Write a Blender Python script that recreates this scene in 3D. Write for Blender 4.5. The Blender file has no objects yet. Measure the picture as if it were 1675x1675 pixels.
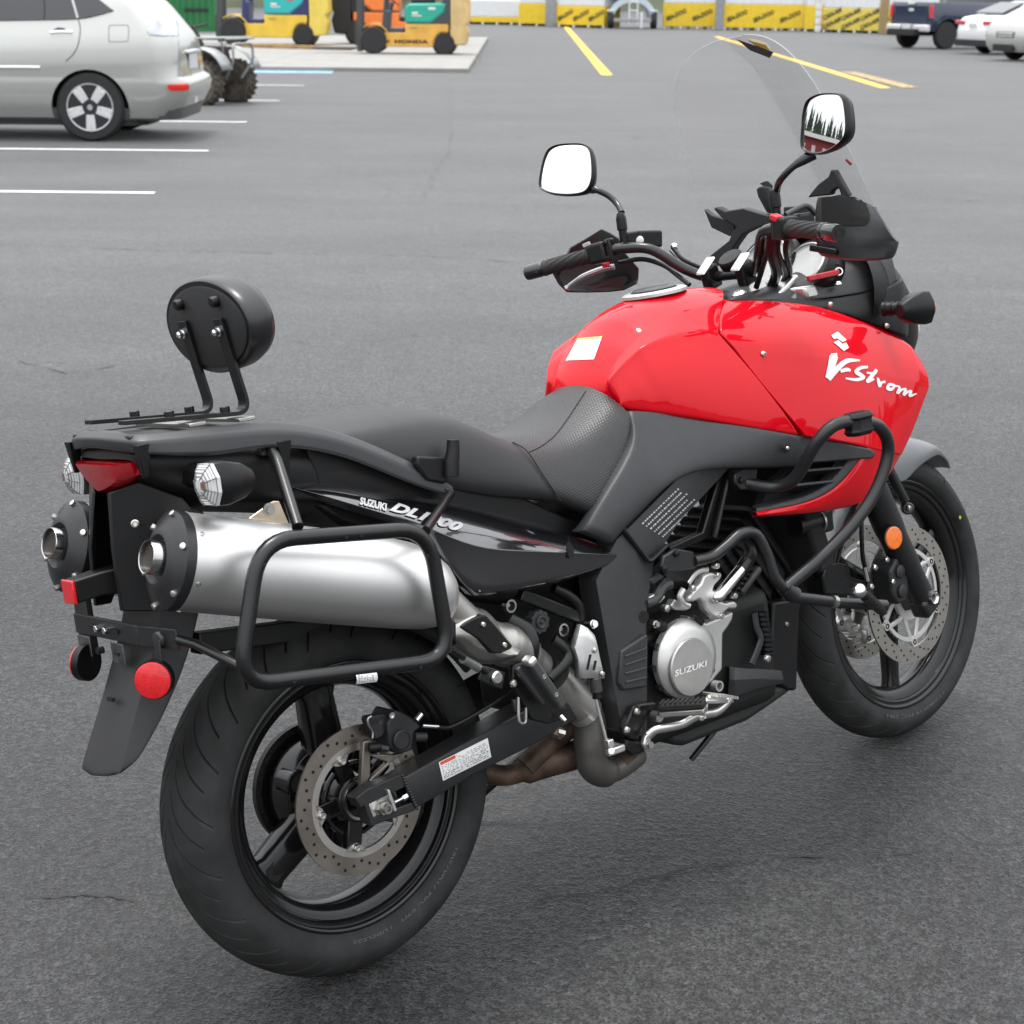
import bpy, bmesh, math, random
from math import sin, cos, pi, radians
from mathutils import Vector, Matrix, noise
from mathutils.bvhtree import BVHTree

# ------------------------------------------------------------------ camera, world, sun, exposure
SC = bpy.context.scene
COL = SC.collection
CF, CH, CPITCH, CROLL = 2871.52, 1.72031, 0.31100, 0.01047     # focal length (px of the 1675 px frame), height, pitch, roll
fw = Vector((0, cos(CPITCH), -sin(CPITCH))); rt = Vector((1, 0, 0)); upv = rt.cross(fw)
CR = rt * cos(CROLL) + upv * sin(CROLL); CU = upv * cos(CROLL) - rt * sin(CROLL)
CPOS = Vector((0, 0, CH))
cam_d = bpy.data.cameras.new('camera'); cam = bpy.data.objects.new('camera', cam_d); COL.objects.link(cam)
cam.matrix_world = Matrix(((CR.x, CU.x, -fw.x, 0), (CR.y, CU.y, -fw.y, 0), (CR.z, CU.z, -fw.z, CH), (0, 0, 0, 1)))
cam_d.sensor_width = 36; cam_d.lens = CF / 1675 * 36; cam_d.clip_start = 0.05; cam_d.clip_end = 1500
cam_d.dof.use_dof = True; cam_d.dof.focus_distance = 3.25; cam_d.dof.aperture_fstop = 11
SC.camera = cam

SUN_DIR = Vector((-0.18, 0.22, 1.3)).normalized()      # direction towards the sun behind the cloud
w = bpy.data.worlds.new('World'); SC.world = w; w.use_nodes = True
nt = w.node_tree; nt.nodes.clear()
wo = nt.nodes.new('ShaderNodeOutputWorld'); bg = nt.nodes.new('ShaderNodeBackground')
sky = nt.nodes.new('ShaderNodeTexSky'); sky.sky_type = 'NISHITA'; sky.sun_disc = False
sky.sun_elevation = math.asin(SUN_DIR.z); sky.sun_rotation = math.atan2(SUN_DIR.x, SUN_DIR.y)
sky.air_density = 1.0; sky.dust_density = 6.0; sky.ozone_density = 1.0
hs = nt.nodes.new('ShaderNodeHueSaturation'); hs.inputs['Saturation'].default_value = 0.12
nt.links.new(sky.outputs[0], hs.inputs['Color'])
# even cloud layer over the clear sky: luminance of a standard overcast sky, (1 + 2 sin h) / 3 of the zenith
tcw = nt.nodes.new('ShaderNodeTexCoord'); sx = nt.nodes.new('ShaderNodeSeparateXYZ'); nt.links.new(tcw.outputs['Generated'], sx.inputs[0])
ma = nt.nodes.new('ShaderNodeMath'); ma.operation = 'MULTIPLY_ADD'; ma.inputs[1].default_value = 2 / 3; ma.inputs[2].default_value = 1 / 3; ma.use_clamp = True; nt.links.new(sx.outputs['Z'], ma.inputs[0])
cl = nt.nodes.new('ShaderNodeMix'); cl.data_type = 'RGBA'; cl.blend_type = 'MULTIPLY'; cl.inputs[0].default_value = 1; cl.inputs[6].default_value = (16.0, 16.4, 17.0, 1); nt.links.new(ma.outputs[0], cl.inputs[7])
mx = nt.nodes.new('ShaderNodeMix'); mx.data_type = 'RGBA'; mx.inputs[0].default_value = 0.85
nt.links.new(hs.outputs[0], mx.inputs[6]); nt.links.new(cl.outputs[2], mx.inputs[7]); nt.links.new(mx.outputs[2], bg.inputs[0])
bg.inputs[1].default_value = 0.11
nt.links.new(bg.outputs[0], wo.inputs[0])
sd = bpy.data.lights.new('sun', 'SUN'); sd.energy = 1.5; sd.angle = radians(16); sd.color = (1.0, 0.97, 0.93)
sun = bpy.data.objects.new('sun', sd); COL.objects.link(sun)
sun.rotation_euler = SUN_DIR.to_track_quat('Z', 'Y').to_euler()
SC.view_settings.view_transform = 'Standard'; SC.view_settings.look = 'None'
SC.view_settings.exposure = 0.82; SC.view_settings.gamma = 1
SC.cycles.use_denoising = True
SC.cycles.max_bounces = 8; SC.cycles.transparent_max_bounces = 16
SC.render.film_transparent = False

# ------------------------------------------------------------------ the motorcycle's own frame (x ahead, y to its left, z up)
BX, BY, YAW, LEAN, STEER = -0.26847, 2.71828, 0.70569, 0.19842, 0.05426
RR, FRD = 0.3209, 0.3293
MB = Matrix.Translation((BX, BY, 0.002)) @ Matrix.Rotation(YAW, 4, 'Z') @ Matrix.Rotation(-LEAN, 4, 'X')
MBI = MB.inverted()
def ray(x, y):
    return (fw + CR * ((x - 837.5) / CF) - CU * ((y - 837.5) / CF)).normalized()
def P(x, y, Y=None, X=None, Z=None):          # sight line through a point of the picture, met with a plane of the motorcycle
    o = MBI @ CPOS; d = MBI.to_3x3() @ ray(x, y)
    if Y is not None: t = (Y - o.y) / d.y
    elif X is not None: t = (X - o.x) / d.x
    else: t = (Z - o.z) / d.z
    return o + d * t
def PL(pts, Y=None):                          # list of (x, y) or (x, y, Y)
    return [P(p[0], p[1], Y if len(p) < 3 else p[2]) for p in pts]
SLOPE = 0.022                                 # the lot falls away gently beyond the motorcycle
def zg(y):                                    # height of the ground
    y = min(y, 110.0)
    return 0.0 if y < 5 else (-SLOPE * (y - 5) ** 2 / 8 if y < 9 else -SLOPE * (y - 7))
def GP(x, y):                                 # sight line met with the ground
    d = ray(x, y); t = 10.0
    for _ in range(60):
        z = zg(CPOS.y + d.y * t); t += ((z - CH) / d.z - t) * 0.6
    p = CPOS + d * t; p.z = zg(p.y); return p
TILT = Matrix.Rotation(-math.atan(SLOPE), 4, 'X')
def on_lot(x, y, rz=0.0, dz=0.0): return Matrix.Translation((x, y, zg(y) + dz)) @ TILT @ Matrix.Rotation(rz, 4, 'Z')
def WP(x, y, dist):                           # sight line met with the upright plane y = dist
    d = ray(x, y); return CPOS + d * (dist / d.y)
SA = Vector((1.646, 0, 0)); SAX = Vector((-sin(radians(26.5)), 0, cos(radians(26.5))))
MS = Matrix.Translation(SA) @ Matrix.Rotation(STEER, 4, SAX) @ Matrix.Translation(-SA)   # steering turned a little to the left

# ------------------------------------------------------------------ materials
MATS = {}
def mat(name, col, rough=0.5, metal=0.0, var=0.12, vs=40, bump=0.0, bs=400, coat=0.0, spec=0.5, rvar=0.1, aniso=None):
    if name in MATS: return MATS[name]
    m = bpy.data.materials.new(name); m.use_nodes = True; n = m.node_tree; b = n.nodes['Principled BSDF']
    tc = n.nodes.new('ShaderNodeTexCoord'); nz = n.nodes.new('ShaderNodeTexNoise')
    nz.inputs['Scale'].default_value = vs; nz.inputs['Detail'].default_value = 4
    n.links.new(tc.outputs['Object'], nz.inputs['Vector'])
    mp = n.nodes.new('ShaderNodeMapRange'); mp.inputs['From Min'].default_value = 0.3; mp.inputs['From Max'].default_value = 0.7
    mp.inputs['To Min'].default_value = 1 - var; mp.inputs['To Max'].default_value = 1 + var
    n.links.new(nz.outputs['Fac'], mp.inputs['Value'])
    mc = n.nodes.new('ShaderNodeMix'); mc.data_type = 'RGBA'; mc.blend_type = 'MULTIPLY'; mc.inputs[0].default_value = 1
    mc.inputs[6].default_value = (*col, 1); n.links.new(mp.outputs[0], mc.inputs[7])
    n.links.new(mc.outputs[2], b.inputs['Base Color'])
    mr = n.nodes.new('ShaderNodeMapRange'); mr.inputs['To Min'].default_value = max(0.02, rough * (1 - rvar)); mr.inputs['To Max'].default_value = min(1, rough * (1 + rvar))
    n2 = n.nodes.new('ShaderNodeTexNoise'); n2.inputs['Scale'].default_value = vs * 0.4; n2.inputs['Detail'].default_value = 6
    n.links.new(tc.outputs['Object'], n2.inputs['Vector']); n.links.new(n2.outputs['Fac'], mr.inputs['Value'])
    n.links.new(mr.outputs[0], b.inputs['Roughness'])
    b.inputs['Metallic'].default_value = metal; b.inputs['Specular IOR Level'].default_value = spec
    if coat: b.inputs['Coat Weight'].default_value = coat; b.inputs['Coat Roughness'].default_value = 0.03
    if bump:
        bn = n.nodes.new('ShaderNodeBump'); bn.inputs['Strength'].default_value = bump; bn.inputs['Distance'].default_value = 0.001
        n3 = n.nodes.new('ShaderNodeTexNoise'); n3.inputs['Scale'].default_value = bs; n3.inputs['Detail'].default_value = 2
        n.links.new(tc.outputs['Object'], n3.inputs['Vector']); n.links.new(n3.outputs['Fac'], bn.inputs['Height'])
        n.links.new(bn.outputs[0], b.inputs['Normal'])
    MATS[name] = m; return m

# ------------------------------------------------------------------ mesh helpers
class M:
    def __init__(s): s.v = []; s.f = []
    def add(s, vs, fs):
        o = len(s.v); s.v += [Vector(v) for v in vs]; s.f += [[i + o for i in f] for f in fs]; return s
    def box(s, c, size, rot=None):
        c = Vector(c); hx, hy, hz = [k / 2 for k in size]
        vs = [Vector((x, y, z)) for x in (-hx, hx) for y in (-hy, hy) for z in (-hz, hz)]
        if rot is not None: vs = [rot @ v for v in vs]
        return s.add([c + v for v in vs], [(0, 1, 3, 2), (4, 6, 7, 5), (0, 4, 5, 1), (2, 3, 7, 6), (0, 2, 6, 4), (1, 5, 7, 3)])
    def bar(s, a, b, w, h, up=(0, 0, 1)):      # rectangular bar from a to b
        a, b = Vector(a), Vector(b); d = (b - a).normalized(); u = Vector(up); sd = d.cross(u).normalized(); u = sd.cross(d)
        vs = [p + sd * (i * w / 2) + u * (j * h / 2) for p in (a, b) for i, j in ((-1, -1), (1, -1), (1, 1), (-1, 1))]
        return s.add(vs, [(3, 2, 1, 0), (4, 5, 6, 7), (0, 1, 5, 4), (1, 2, 6, 5), (2, 3, 7, 6), (3, 0, 4, 7)])
    def lathe(s, prof, o, ax, n=32, closed=False, a0=0.0):   # prof: (radius, height along axis)
        o = Vector(o); ax = Vector(ax).normalized(); t = Vector((0, 0, 1)) if abs(ax.z) < 0.9 else Vector((1, 0, 0))
        e1 = ax.cross(t).normalized(); e2 = ax.cross(e1); k = len(prof); vs = []
        for i in range(n):
            a = a0 + 2 * pi * i / n; d = e1 * cos(a) + e2 * sin(a)
            vs += [o + d * r + ax * h for r, h in prof]
        fs = []
        for i in range(n):
            j = (i + 1) % n
            for m in range(k if closed else k - 1):
                m2 = (m + 1) % k
                fs.append((i * k + m, j * k + m, j * k + m2, i * k + m2))
        if not closed:
            if prof[0][0] > 1e-6: fs.append([i * k for i in range(n)][::-1])
            if prof[-1][0] > 1e-6: fs.append([i * k + k - 1 for i in range(n)])
        return s.add(vs, fs)
    def cyl(s, a, b, r, r2=None, n=16):
        a, b = Vector(a), Vector(b); L = (b - a).length; return s.lathe([(r, 0), (r if r2 is None else r2, L)], a, b - a, n)
    def tube(s, pts, r, n=10, closed=False, flat=None, caps=True):
        pts = [Vector(p) for p in pts]; N = len(pts); rs = r if isinstance(r, (list, tuple)) else [r] * N
        tan = []
        for i in range(N):
            a = pts[(i - 1) % N] if closed or i else pts[0]; b = pts[(i + 1) % N] if closed or i < N - 1 else pts[-1]
            tan.append((b - a).normalized())
        u = Vector((0, 1, 0)) if abs(tan[0].y) < 0.9 else Vector((0, 0, 1))
        vs = []
        for i in range(N):
            u = (u - tan[i] * u.dot(tan[i])).normalized(); v = tan[i].cross(u)
            for k in range(n):
                a = 2 * pi * k / n
                c, q = (cos(a), sin(a))
                vs.append(pts[i] + (u * c * (flat or 1) + v * q) * rs[i])
        fs = []
        for i in range(N if closed else N - 1):
            j = (i + 1) % N
            for k in range(n): fs.append((i * n + k, i * n + (k + 1) % n, j * n + (k + 1) % n, j * n + k))
        if not closed and caps: fs.append(list(range(n))[::-1]); fs.append([(N - 1) * n + k for k in range(n)])
        return s.add(vs, fs)
    def prism(s, pts, ext):                    # outline swept along ext
        pts = [Vector(p) for p in pts]; n = len(pts); e = Vector(ext)
        return s.add(pts + [p + e for p in pts], [list(range(n)), [n + i for i in range(n)][::-1]] + [(i, n + i, n + (i + 1) % n, (i + 1) % n) for i in range(n)])
    def grid(s, rows, closed=False):
        n = len(rows[0]); vs = [p for r in rows for p in r]; fs = []
        for i in range(len(rows) - 1):
            for j in range(n if closed else n - 1):
                k = (j + 1) % n; fs.append((i * n + j, i * n + k, (i + 1) * n + k, (i + 1) * n + j))
        return s.add(vs, fs)
    def loft(s, rings):                        # closed rings with end caps
        s.grid(rings, True); n = len(rings[0]); o = len(s.v) - n * len(rings)
        s.f.append([o + i for i in range(n)][::-1]); s.f.append([o + n * (len(rings) - 1) + i for i in range(n)]); return s
    def ball(s, c, r, sc=(1, 1, 1), n=14, rot=None):
        c = Vector(c); k = n // 2; vs = []; fs = []
        for i in range(k + 1):
            t = pi * i / k
            for j in range(n):
                a = 2 * pi * j / n; v = Vector((sin(t) * cos(a) * r * sc[0], sin(t) * sin(a) * r * sc[1], cos(t) * r * sc[2]))
                vs.append(c + (rot @ v if rot else v))
        for i in range(k):
            for j in range(n): fs.append((i * n + j, (i + 1) * n + j, (i + 1) * n + (j + 1) % n, i * n + (j + 1) % n))
        return s.add(vs, fs)
    def tx(s, m):
        s.v = [m @ v for v in s.v]; return s
    def mirror(s):                             # adds the copy across y = 0
        n = len(s.v); s.v += [Vector((v.x, -v.y, v.z)) for v in s.v]; s.f += [[n + i for i in f][::-1] for f in s.f]; return s
    def build(s, name, m, parent=None, smooth=35, bevel=0, seg=2, sub=0, solid=0, off=-1, weld=0, fixn=True, crs=0, cv=.8):
        me = bpy.data.meshes.new(name); me.from_pydata([tuple(v) for v in s.v], [], s.f); me.materials.append(m)
        bm = bmesh.new(); bm.from_mesh(me)
        if weld: bmesh.ops.remove_doubles(bm, verts=bm.verts, dist=weld)
        if fixn: bmesh.ops.recalc_face_normals(bm, faces=bm.faces)
        if crs:
            ly = bm.edges.layers.float.new('crease_edge')
            for e in bm.edges:
                if len(e.link_faces) == 2 and e.calc_face_angle(0) > radians(crs): e[ly] = cv
        bm.to_mesh(me); bm.free()
        if smooth:
            me.polygons.foreach_set('use_smooth', [True] * len(me.polygons))
            if smooth < 180: me.set_sharp_from_angle(angle=radians(smooth))
        o = bpy.data.objects.new(name, me); COL.objects.link(o)
        if parent: o.parent = parent
        if solid: q = o.modifiers.new('solid', 'SOLIDIFY'); q.thickness = solid; q.offset = off
        if sub: q = o.modifiers.new('sub', 'SUBSURF'); q.levels = q.render_levels = sub
        if bevel:
            q = o.modifiers.new('bevel', 'BEVEL'); q.width = bevel; q.segments = seg; q.limit_method = 'ANGLE'; q.angle_limit = radians(32); q.harden_normals = False
        return o
def spl(pts, k=6, closed=False):               # Catmull-Rom through the points
    pts = [Vector(p) for p in pts]; n = len(pts); out = []
    for i in range(n if closed else n - 1):
        p0 = pts[(i - 1) % n] if closed or i else pts[0] * 2 - pts[1]
        p1 = pts[i]; p2 = pts[(i + 1) % n]; p3 = pts[(i + 2) % n] if closed or i < n - 2 else pts[-1] * 2 - pts[-2]
        for j in range(k):
            t = j / k
            out.append(0.5 * ((2 * p1) + (p2 - p0) * t + (2 * p0 - 5 * p1 + 4 * p2 - p3) * t * t + (3 * p1 - p0 - 3 * p2 + p3) * t ** 3))
    if not closed: out.append(pts[-1])
    return out
def fillet(pts, r, k=5, closed=False):         # straight runs with rounded corners
    pts = [Vector(p) for p in pts]; n = len(pts); out = []
    for i in range(n):
        if not closed and i in (0, n - 1): out.append(pts[i]); continue
        a, b, c = pts[(i - 1) % n], pts[i], pts[(i + 1) % n]
        u = (a - b); v = (c - b); t = min(r, u.length * 0.48, v.length * 0.48); p0 = b + u.normalized() * t; p1 = b + v.normalized() * t
        for j in range(k + 1):
            s = j / k; out.append(p0 * (1 - s) ** 2 + b * 2 * s * (1 - s) + p1 * s * s)
    return out
def empty(name, label=None, cat=None, loc=(0, 0, 0), rz=0, group=None, parent=None):
    o = bpy.data.objects.new(name, None); COL.objects.link(o); o.location = loc; o.rotation_euler = (0, 0, rz); o.empty_display_size = 0.1
    if label: tag(o, label, cat, group)
    if parent: o.parent = parent
    return o
def tag(o, label=None, cat=None, group=None, kind=None):
    if label: o['label'] = label
    if cat: o['category'] = cat
    if group: o['group'] = group
    if kind: o['kind'] = kind
    return o
def text_mesh(body, size=1.0, bold=0.0, shear=0.0, spacing=1.0):
    cu = bpy.data.curves.new('t', 'FONT'); cu.body = body; cu.size = size; cu.offset = bold; cu.shear = shear; cu.space_character = spacing
    cu.align_x = 'LEFT'; cu.resolution_u = 3; cu.fill_mode = 'BOTH'
    o = bpy.data.objects.new('t', cu); COL.objects.link(o)
    dg = bpy.context.evaluated_depsgraph_get(); dg.update()
    me = bpy.data.meshes.new_from_object(o.evaluated_get(dg)); vs = [v.co.copy() for v in me.vertices]; fs = [list(p.vertices) for p in me.polygons]
    bpy.data.objects.remove(o); bpy.data.curves.remove(cu); bpy.data.meshes.remove(me)
    x0 = min(v.x for v in vs); x1 = max(v.x for v in vs); y0 = min(v.y for v in vs); y1 = max(v.y for v in vs)
    return [((v.x - x0) / (x1 - x0), (v.y - y0) / (y1 - y0)) for v in vs], fs
def quad_map(q, u, v):                         # q: corners bottom-left, bottom-right, top-right, top-left
    return q[0] * (1 - u) * (1 - v) + q[1] * u * (1 - v) + q[2] * u * v + q[3] * (1 - u) * v
def eval_bvh(o):
    dg = bpy.context.evaluated_depsgraph_get(); dg.update()
    return BVHTree.FromObject(o, dg)
def stick(pxs, bvh, lift=0.0012, fallY=-0.2):  # picture points carried on to a panel's own surface, in the motorcycle's frame
    o = MBI @ CPOS; out = []
    for x, y in pxs:
        d = (MBI.to_3x3() @ ray(x, y)).normalized(); h, nrm, _, _ = bvh.ray_cast(o, d)
        if h is None: out.append(P(x, y, fallY)); continue
        if nrm.dot(d) > 0: nrm = -nrm
        out.append(h + nrm * lift)
    return out
# ------------------------------------------------------------------ setting: asphalt lot, paint, concrete apron
def asphalt_mat():
    m = bpy.data.materials.new('asphalt'); m.use_nodes = True; n = m.node_tree; N = n.nodes.new; L = n.links.new; b = n.nodes['Principled BSDF']
    geo = N('ShaderNodeNewGeometry'); pos = geo.outputs['Position']
    def noise_(sc, det=4, rough=0.5, vec=pos):
        t = N('ShaderNodeTexNoise'); t.inputs['Scale'].default_value = sc; t.inputs['Detail'].default_value = det; t.inputs['Roughness'].default_value = rough; L(vec, t.inputs['Vector']); return t.outputs['Fac']
    def ramp(v, a, b_, lo, hi):
        r = N('ShaderNodeMapRange'); r.inputs['From Min'].default_value = a; r.inputs['From Max'].default_value = b_; r.inputs['To Min'].default_value = lo; r.inputs['To Max'].default_value = hi; L(v, r.inputs['Value']); return r.outputs[0]
    def mul(a, b_):
        k = N('ShaderNodeMath'); k.operation = 'MULTIPLY'; L(a, k.inputs[0]); L(b_, k.inputs[1]); return k.outputs[0]
    def vor(sc, feat='F1'):
        v = N('ShaderNodeTexVoronoi'); v.feature = feat; v.inputs['Scale'].default_value = sc; L(pos, v.inputs['Vector']); return v
    st = vor(230); st2 = vor(80)
    stone = ramp(st.outputs['Color'], 0.1, 0.95, 0.2, 2.4)        # each stone its own grey
    stone2 = ramp(st2.outputs['Color'], 0.0, 1.0, 0.5, 1.7)
    # worn lanes, stains, patches
    mp = N('ShaderNodeMapping'); mp.inputs['Scale'].default_value = (0.35, 1.6, 1); L(pos, mp.inputs['Vector'])
    streak = ramp(noise_(1.1, 3, 0.62, mp.outputs[0]), 0.3, 0.7, 0.84, 1.16)
    blot = ramp(noise_(0.5, 3, 0.6), 0.3, 0.7, 0.86, 1.14)
    fine = ramp(noise_(9, 2, 0.7), 0.3, 0.7, 0.9, 1.1)
    speck = vor(5.5); sp = ramp(speck.outputs['Distance'], 0.03, 0.06, 3.2, 1.0)   # pale scuffs and bits of grit
    pick = ramp(noise_(1.7, 0), 0.52, 0.56, 0.0, 1.0)
    spm = N('ShaderNodeMix'); spm.inputs[2].default_value = 1.0; L(pick, spm.inputs[0]); L(sp, spm.inputs[3])
    # far asphalt painted paler, standing in for sky sheen at grazing view
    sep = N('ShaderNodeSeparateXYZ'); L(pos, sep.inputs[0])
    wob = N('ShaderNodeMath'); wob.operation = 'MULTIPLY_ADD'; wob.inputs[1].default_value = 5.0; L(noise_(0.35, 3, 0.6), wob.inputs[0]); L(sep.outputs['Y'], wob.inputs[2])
    far_sheen = ramp(wob.outputs[0], 7.0, 12.5, 0.95, 2.25)              # sheen put into the colour: paler with distance, ragged edge
    v = mul(mul(mul(mul(stone, stone2), mul(streak, blot)), mul(fine, spm.outputs[0])), far_sheen)
    mc = N('ShaderNodeMix'); mc.data_type = 'RGBA'; mc.blend_type = 'MULTIPLY'; mc.inputs[0].default_value = 1; mc.inputs[6].default_value = (0.0175, 0.0175, 0.0178, 1); L(v, mc.inputs[7])
    L(mc.outputs[2], b.inputs['Base Color']); b.inputs['Roughness'].default_value = 0.62; b.inputs['Specular IOR Level'].default_value = 0.3; b.inputs['Sheen Weight'].default_value = 0.19; b.inputs['Sheen Roughness'].default_value = 0.35
    add = N('ShaderNodeMath'); add.operation = 'ADD'; L(st.outputs['Distance'], add.inputs[0])
    L(st2.outputs['Distance'], add.inputs[1])
    bp = N('ShaderNodeBump'); bp.inputs['Strength'].default_value = 0.7; bp.inputs['Distance'].default_value = 0.002; L(add.outputs[0], bp.inputs['Height']); L(bp.outputs[0], b.inputs['Normal'])
    return m
def paint_mat(name, col, wear=0.5):
    m = bpy.data.materials.new(name); m.use_nodes = True; n = m.node_tree; N = n.nodes.new; L = n.links.new; b = n.nodes['Principled BSDF']
    geo = N('ShaderNodeNewGeometry'); t = N('ShaderNodeTexNoise'); t.inputs['Scale'].default_value = 14; t.inputs['Detail'].default_value = 8; t.inputs['Roughness'].default_value = 0.75; L(geo.outputs['Position'], t.inputs['Vector'])
    r = N('ShaderNodeValToRGB'); r.color_ramp.elements[0].position = wear - 0.1; r.color_ramp.elements[0].color = (0.075, 0.075, 0.075, 1); r.color_ramp.elements[1].position = wear + 0.05; r.color_ramp.elements[1].color = (*col, 1)
    L(t.outputs['Fac'], r.inputs[0]); L(r.outputs[0], b.inputs['Base Color']); b.inputs['Roughness'].default_value = 0.7
    return m
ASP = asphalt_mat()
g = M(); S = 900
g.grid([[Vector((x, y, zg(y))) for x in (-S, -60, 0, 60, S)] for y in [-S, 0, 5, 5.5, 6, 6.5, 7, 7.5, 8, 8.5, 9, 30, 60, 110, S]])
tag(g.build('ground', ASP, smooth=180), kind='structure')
WHITE_PAINT = paint_mat('white_road_paint', (0.72, 0.72, 0.72), 0.36); YELLOW_PAINT = paint_mat('yellow_road_paint', (0.78, 0.45, 0.05), 0.33)
FADED = paint_mat('faded_yellow_paint', (0.5, 0.33, 0.1), 0.52); BLUE_PAINT = paint_mat('blue_road_paint', (0.22, 0.38, 0.5), 0.46)
def strip(name, a, b, wd, m, z=0.004):
    a, b = Vector(a), Vector(b); d = (b - a).normalized(); s = Vector((-d.y, d.x, 0)) * wd / 2; k = 24; mm = M(); rows = []
    for i in range(k + 1):
        p = a.lerp(b, i / k); jit = lambda q: noise.noise(Vector((p.x * 7, p.y * 7, q))) * wd * 0.05
        rows.append([q + Vector((0, 0, zg(q.y) + z - q.z)) for q in (p + s * (1 + jit(1) / wd), p - s * (1 + jit(5) / wd))])
    mm.grid(rows); return tag(mm.build(name, m, smooth=0), kind='structure')
for ex, ey in ((253, 316), (341, 247), (404, 200), (457, 165), (497, 140)):
    e = GP(ex, ey); strip('parking_line', e, e + Vector((-9, -0.05, 0)), 0.105, WHITE_PAINT)
strip('yellow_line', GP(925, 43), GP(993, 123), 0.22, YELLOW_PAINT)
strip('yellow_line', GP(1172, 60), GP(1448, 144), 0.2, YELLOW_PAINT)
strip('yellow_line', GP(1388, 118), GP(1490, 144), 0.32, FADED, 0.008)
strip('parking_sign_paint', GP(415, 117), GP(545, 118), 1.15, BLUE_PAINT)
CONC = mat('concrete', (0.24, 0.235, 0.22), 0.85, var=0.12, vs=2.5, bump=0.4, bs=60)
a = GP(766, 119); sl = M(); y0 = a.y; x0 = a.x
for i in range(7):
    xa = x0 - 4.2 * i; sl.box((xa - 2.095, y0 + 12, zg(y0 + 12) + 0.03), (4.19, 24, 0.1), TILT.to_3x3())
tag(sl.build('concrete_apron', CONC, bevel=0.01), kind='structure')
# cracks and joints in the asphalt: jagged dark gaps
CRK = mat('crack_tar', (0.018, 0.018, 0.019), 0.8)
def crack(pts, wd=0.004, seed=1, jag=0.03):
    rnd = random.Random(seed); base = [GP(*p) for p in pts]; line = []
    for i in range(len(base) - 1):
        n = max(6, int((base[i + 1] - base[i]).length / (0.011 if base[i].y < 6 else 0.04)))
        for j in range(n): line.append(base[i].lerp(base[i + 1], j / n))
    line.append(base[-1]); rows = []
    for i, p in enumerate(line):
        d = (line[min(i + 1, len(line) - 1)] - line[max(i - 1, 0)]).normalized(); s = Vector((-d.y, d.x, 0))
        q = p + s * (noise.noise(p * 3 + Vector((seed, 0, 0))) * jag + noise.noise(p * 17 + Vector((0, seed, 0))) * jag * 0.6 + noise.noise(p * 55 + Vector((0, seed, 3))) * jag * 0.35 + rnd.uniform(-1, 1) * .0018)
        wv = wd * 1.0 * max(0.0, 0.45 + noise.noise(p * 9 + Vector((seed, seed, 0))) * 1.5) * rnd.uniform(0.3, 1.5)
        rows.append([Vector((q.x, q.y, zg(q.y) + .004)) + s * wv / 2, Vector((q.x, q.y, zg(q.y) + .004)) - s * wv / 2])
    mm = M().grid(rows); tag(mm.build('pavement_crack', CRK, smooth=0), kind='structure')
crack([(0, 1462), (60, 1470), (130, 1466), (240, 1480)], 0.008, 1)
crack([(880, 1478), (1010, 1462), (1120, 1420), (1250, 1400), (1400, 1392), (1540, 1388), (1675, 1378)], 0.010, 2)
crack([(30, 590), (110, 612), (190, 600)], 0.010, 3); crack([(450, 558), (560, 566), (680, 548)], 0.010, 4)
crack([(760, 222), (1010, 232), (1090, 220)], 0.01, 5, 0.1); crack([(0, 400), (300, 412), (700, 420), (860, 430)], 0.010, 6)
crack([(1360, 205), (1500, 215), (1675, 228)], 0.016, 7, 0.1); crack([(735, 130), (738, 240), (690, 330)], 0.006, 8, 0.06)
crack([(360, 240), (520, 262), (690, 330)], 0.005, 9, 0.1); crack([(1460, 320), (1580, 330), (1675, 322)], 0.01, 10, 0.08)
# ------------------------------------------------------------------ the motorcycle
BIKE = empty('motorcycle', 'red and black adventure touring motorcycle leaning on its stand, twin silver mufflers', 'motorcycle')
BIKE.matrix_world = MB
RUB = mat('tyre_rubber', (0.026, 0.026, 0.0262), 0.7, var=0.3, vs=18, bump=0.25, bs=500, spec=0.2)
RIMB = mat('rim_black', (0.006, 0.006, 0.0065), 0.14, var=0.1, spec=0.4)
SATIN = mat('satin_black_metal', (0.007, 0.007, 0.0074), 0.28, bump=0.1, bs=900, spec=0.35)
PLAS = mat('black_plastic', (0.006, 0.006, 0.0064), 0.34, bump=0.3, bs=1500, spec=0.28)
GPLAS = mat('grey_plastic', (0.028, 0.029, 0.031), 0.38, var=0.06, bump=0.3, bs=1500, spec=.4)
FRAMEM = mat('frame_grey', (0.048, 0.048, 0.049), 0.42, metal=0.3, var=0.06, bump=0.12, bs=900)
GLOSS = mat('gloss_black_paint', (0.006, 0.006, 0.007), 0.12, coat=1.0, var=0.0)
RED = mat('red_paint', (0.60, 0.002, 0.010), 0.4, coat=0.7, var=0.0, rvar=0, spec=.03)
GLOSS.node_tree.nodes['Principled BSDF'].inputs['Coat IOR'].default_value = 1.9
STEEL = mat('brushed_steel', (0.42, 0.41, 0.39), 0.34, metal=1, var=0.1, vs=60)
CHROME = mat('chrome', (0.75, 0.75, 0.75), 0.12, metal=1, var=0.03)
ALU = mat('cast_aluminium', (0.58, 0.57, 0.555), 0.38, metal=0.7, var=0.06, bump=0.15, bs=1200)
ALUB = mat('bright_aluminium', (0.75, 0.745, 0.73), 0.30, metal=0.9, var=0.06, bump=0.08, bs=800)
BLKHOLE = mat('dark_hole', (0.006, 0.006, 0.006), 0.9)
BOLTM = mat('zinc_bolt', (0.62, 0.60, 0.56), 0.3, metal=1, var=0.1)
WHITED = mat('white_decal', (0.78, 0.78, 0.78), 0.4, var=0.02)
ENGB = mat('engine_black', (0.009, 0.009, 0.009), 0.55, bump=0.25, bs=700, spec=.3)

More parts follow.
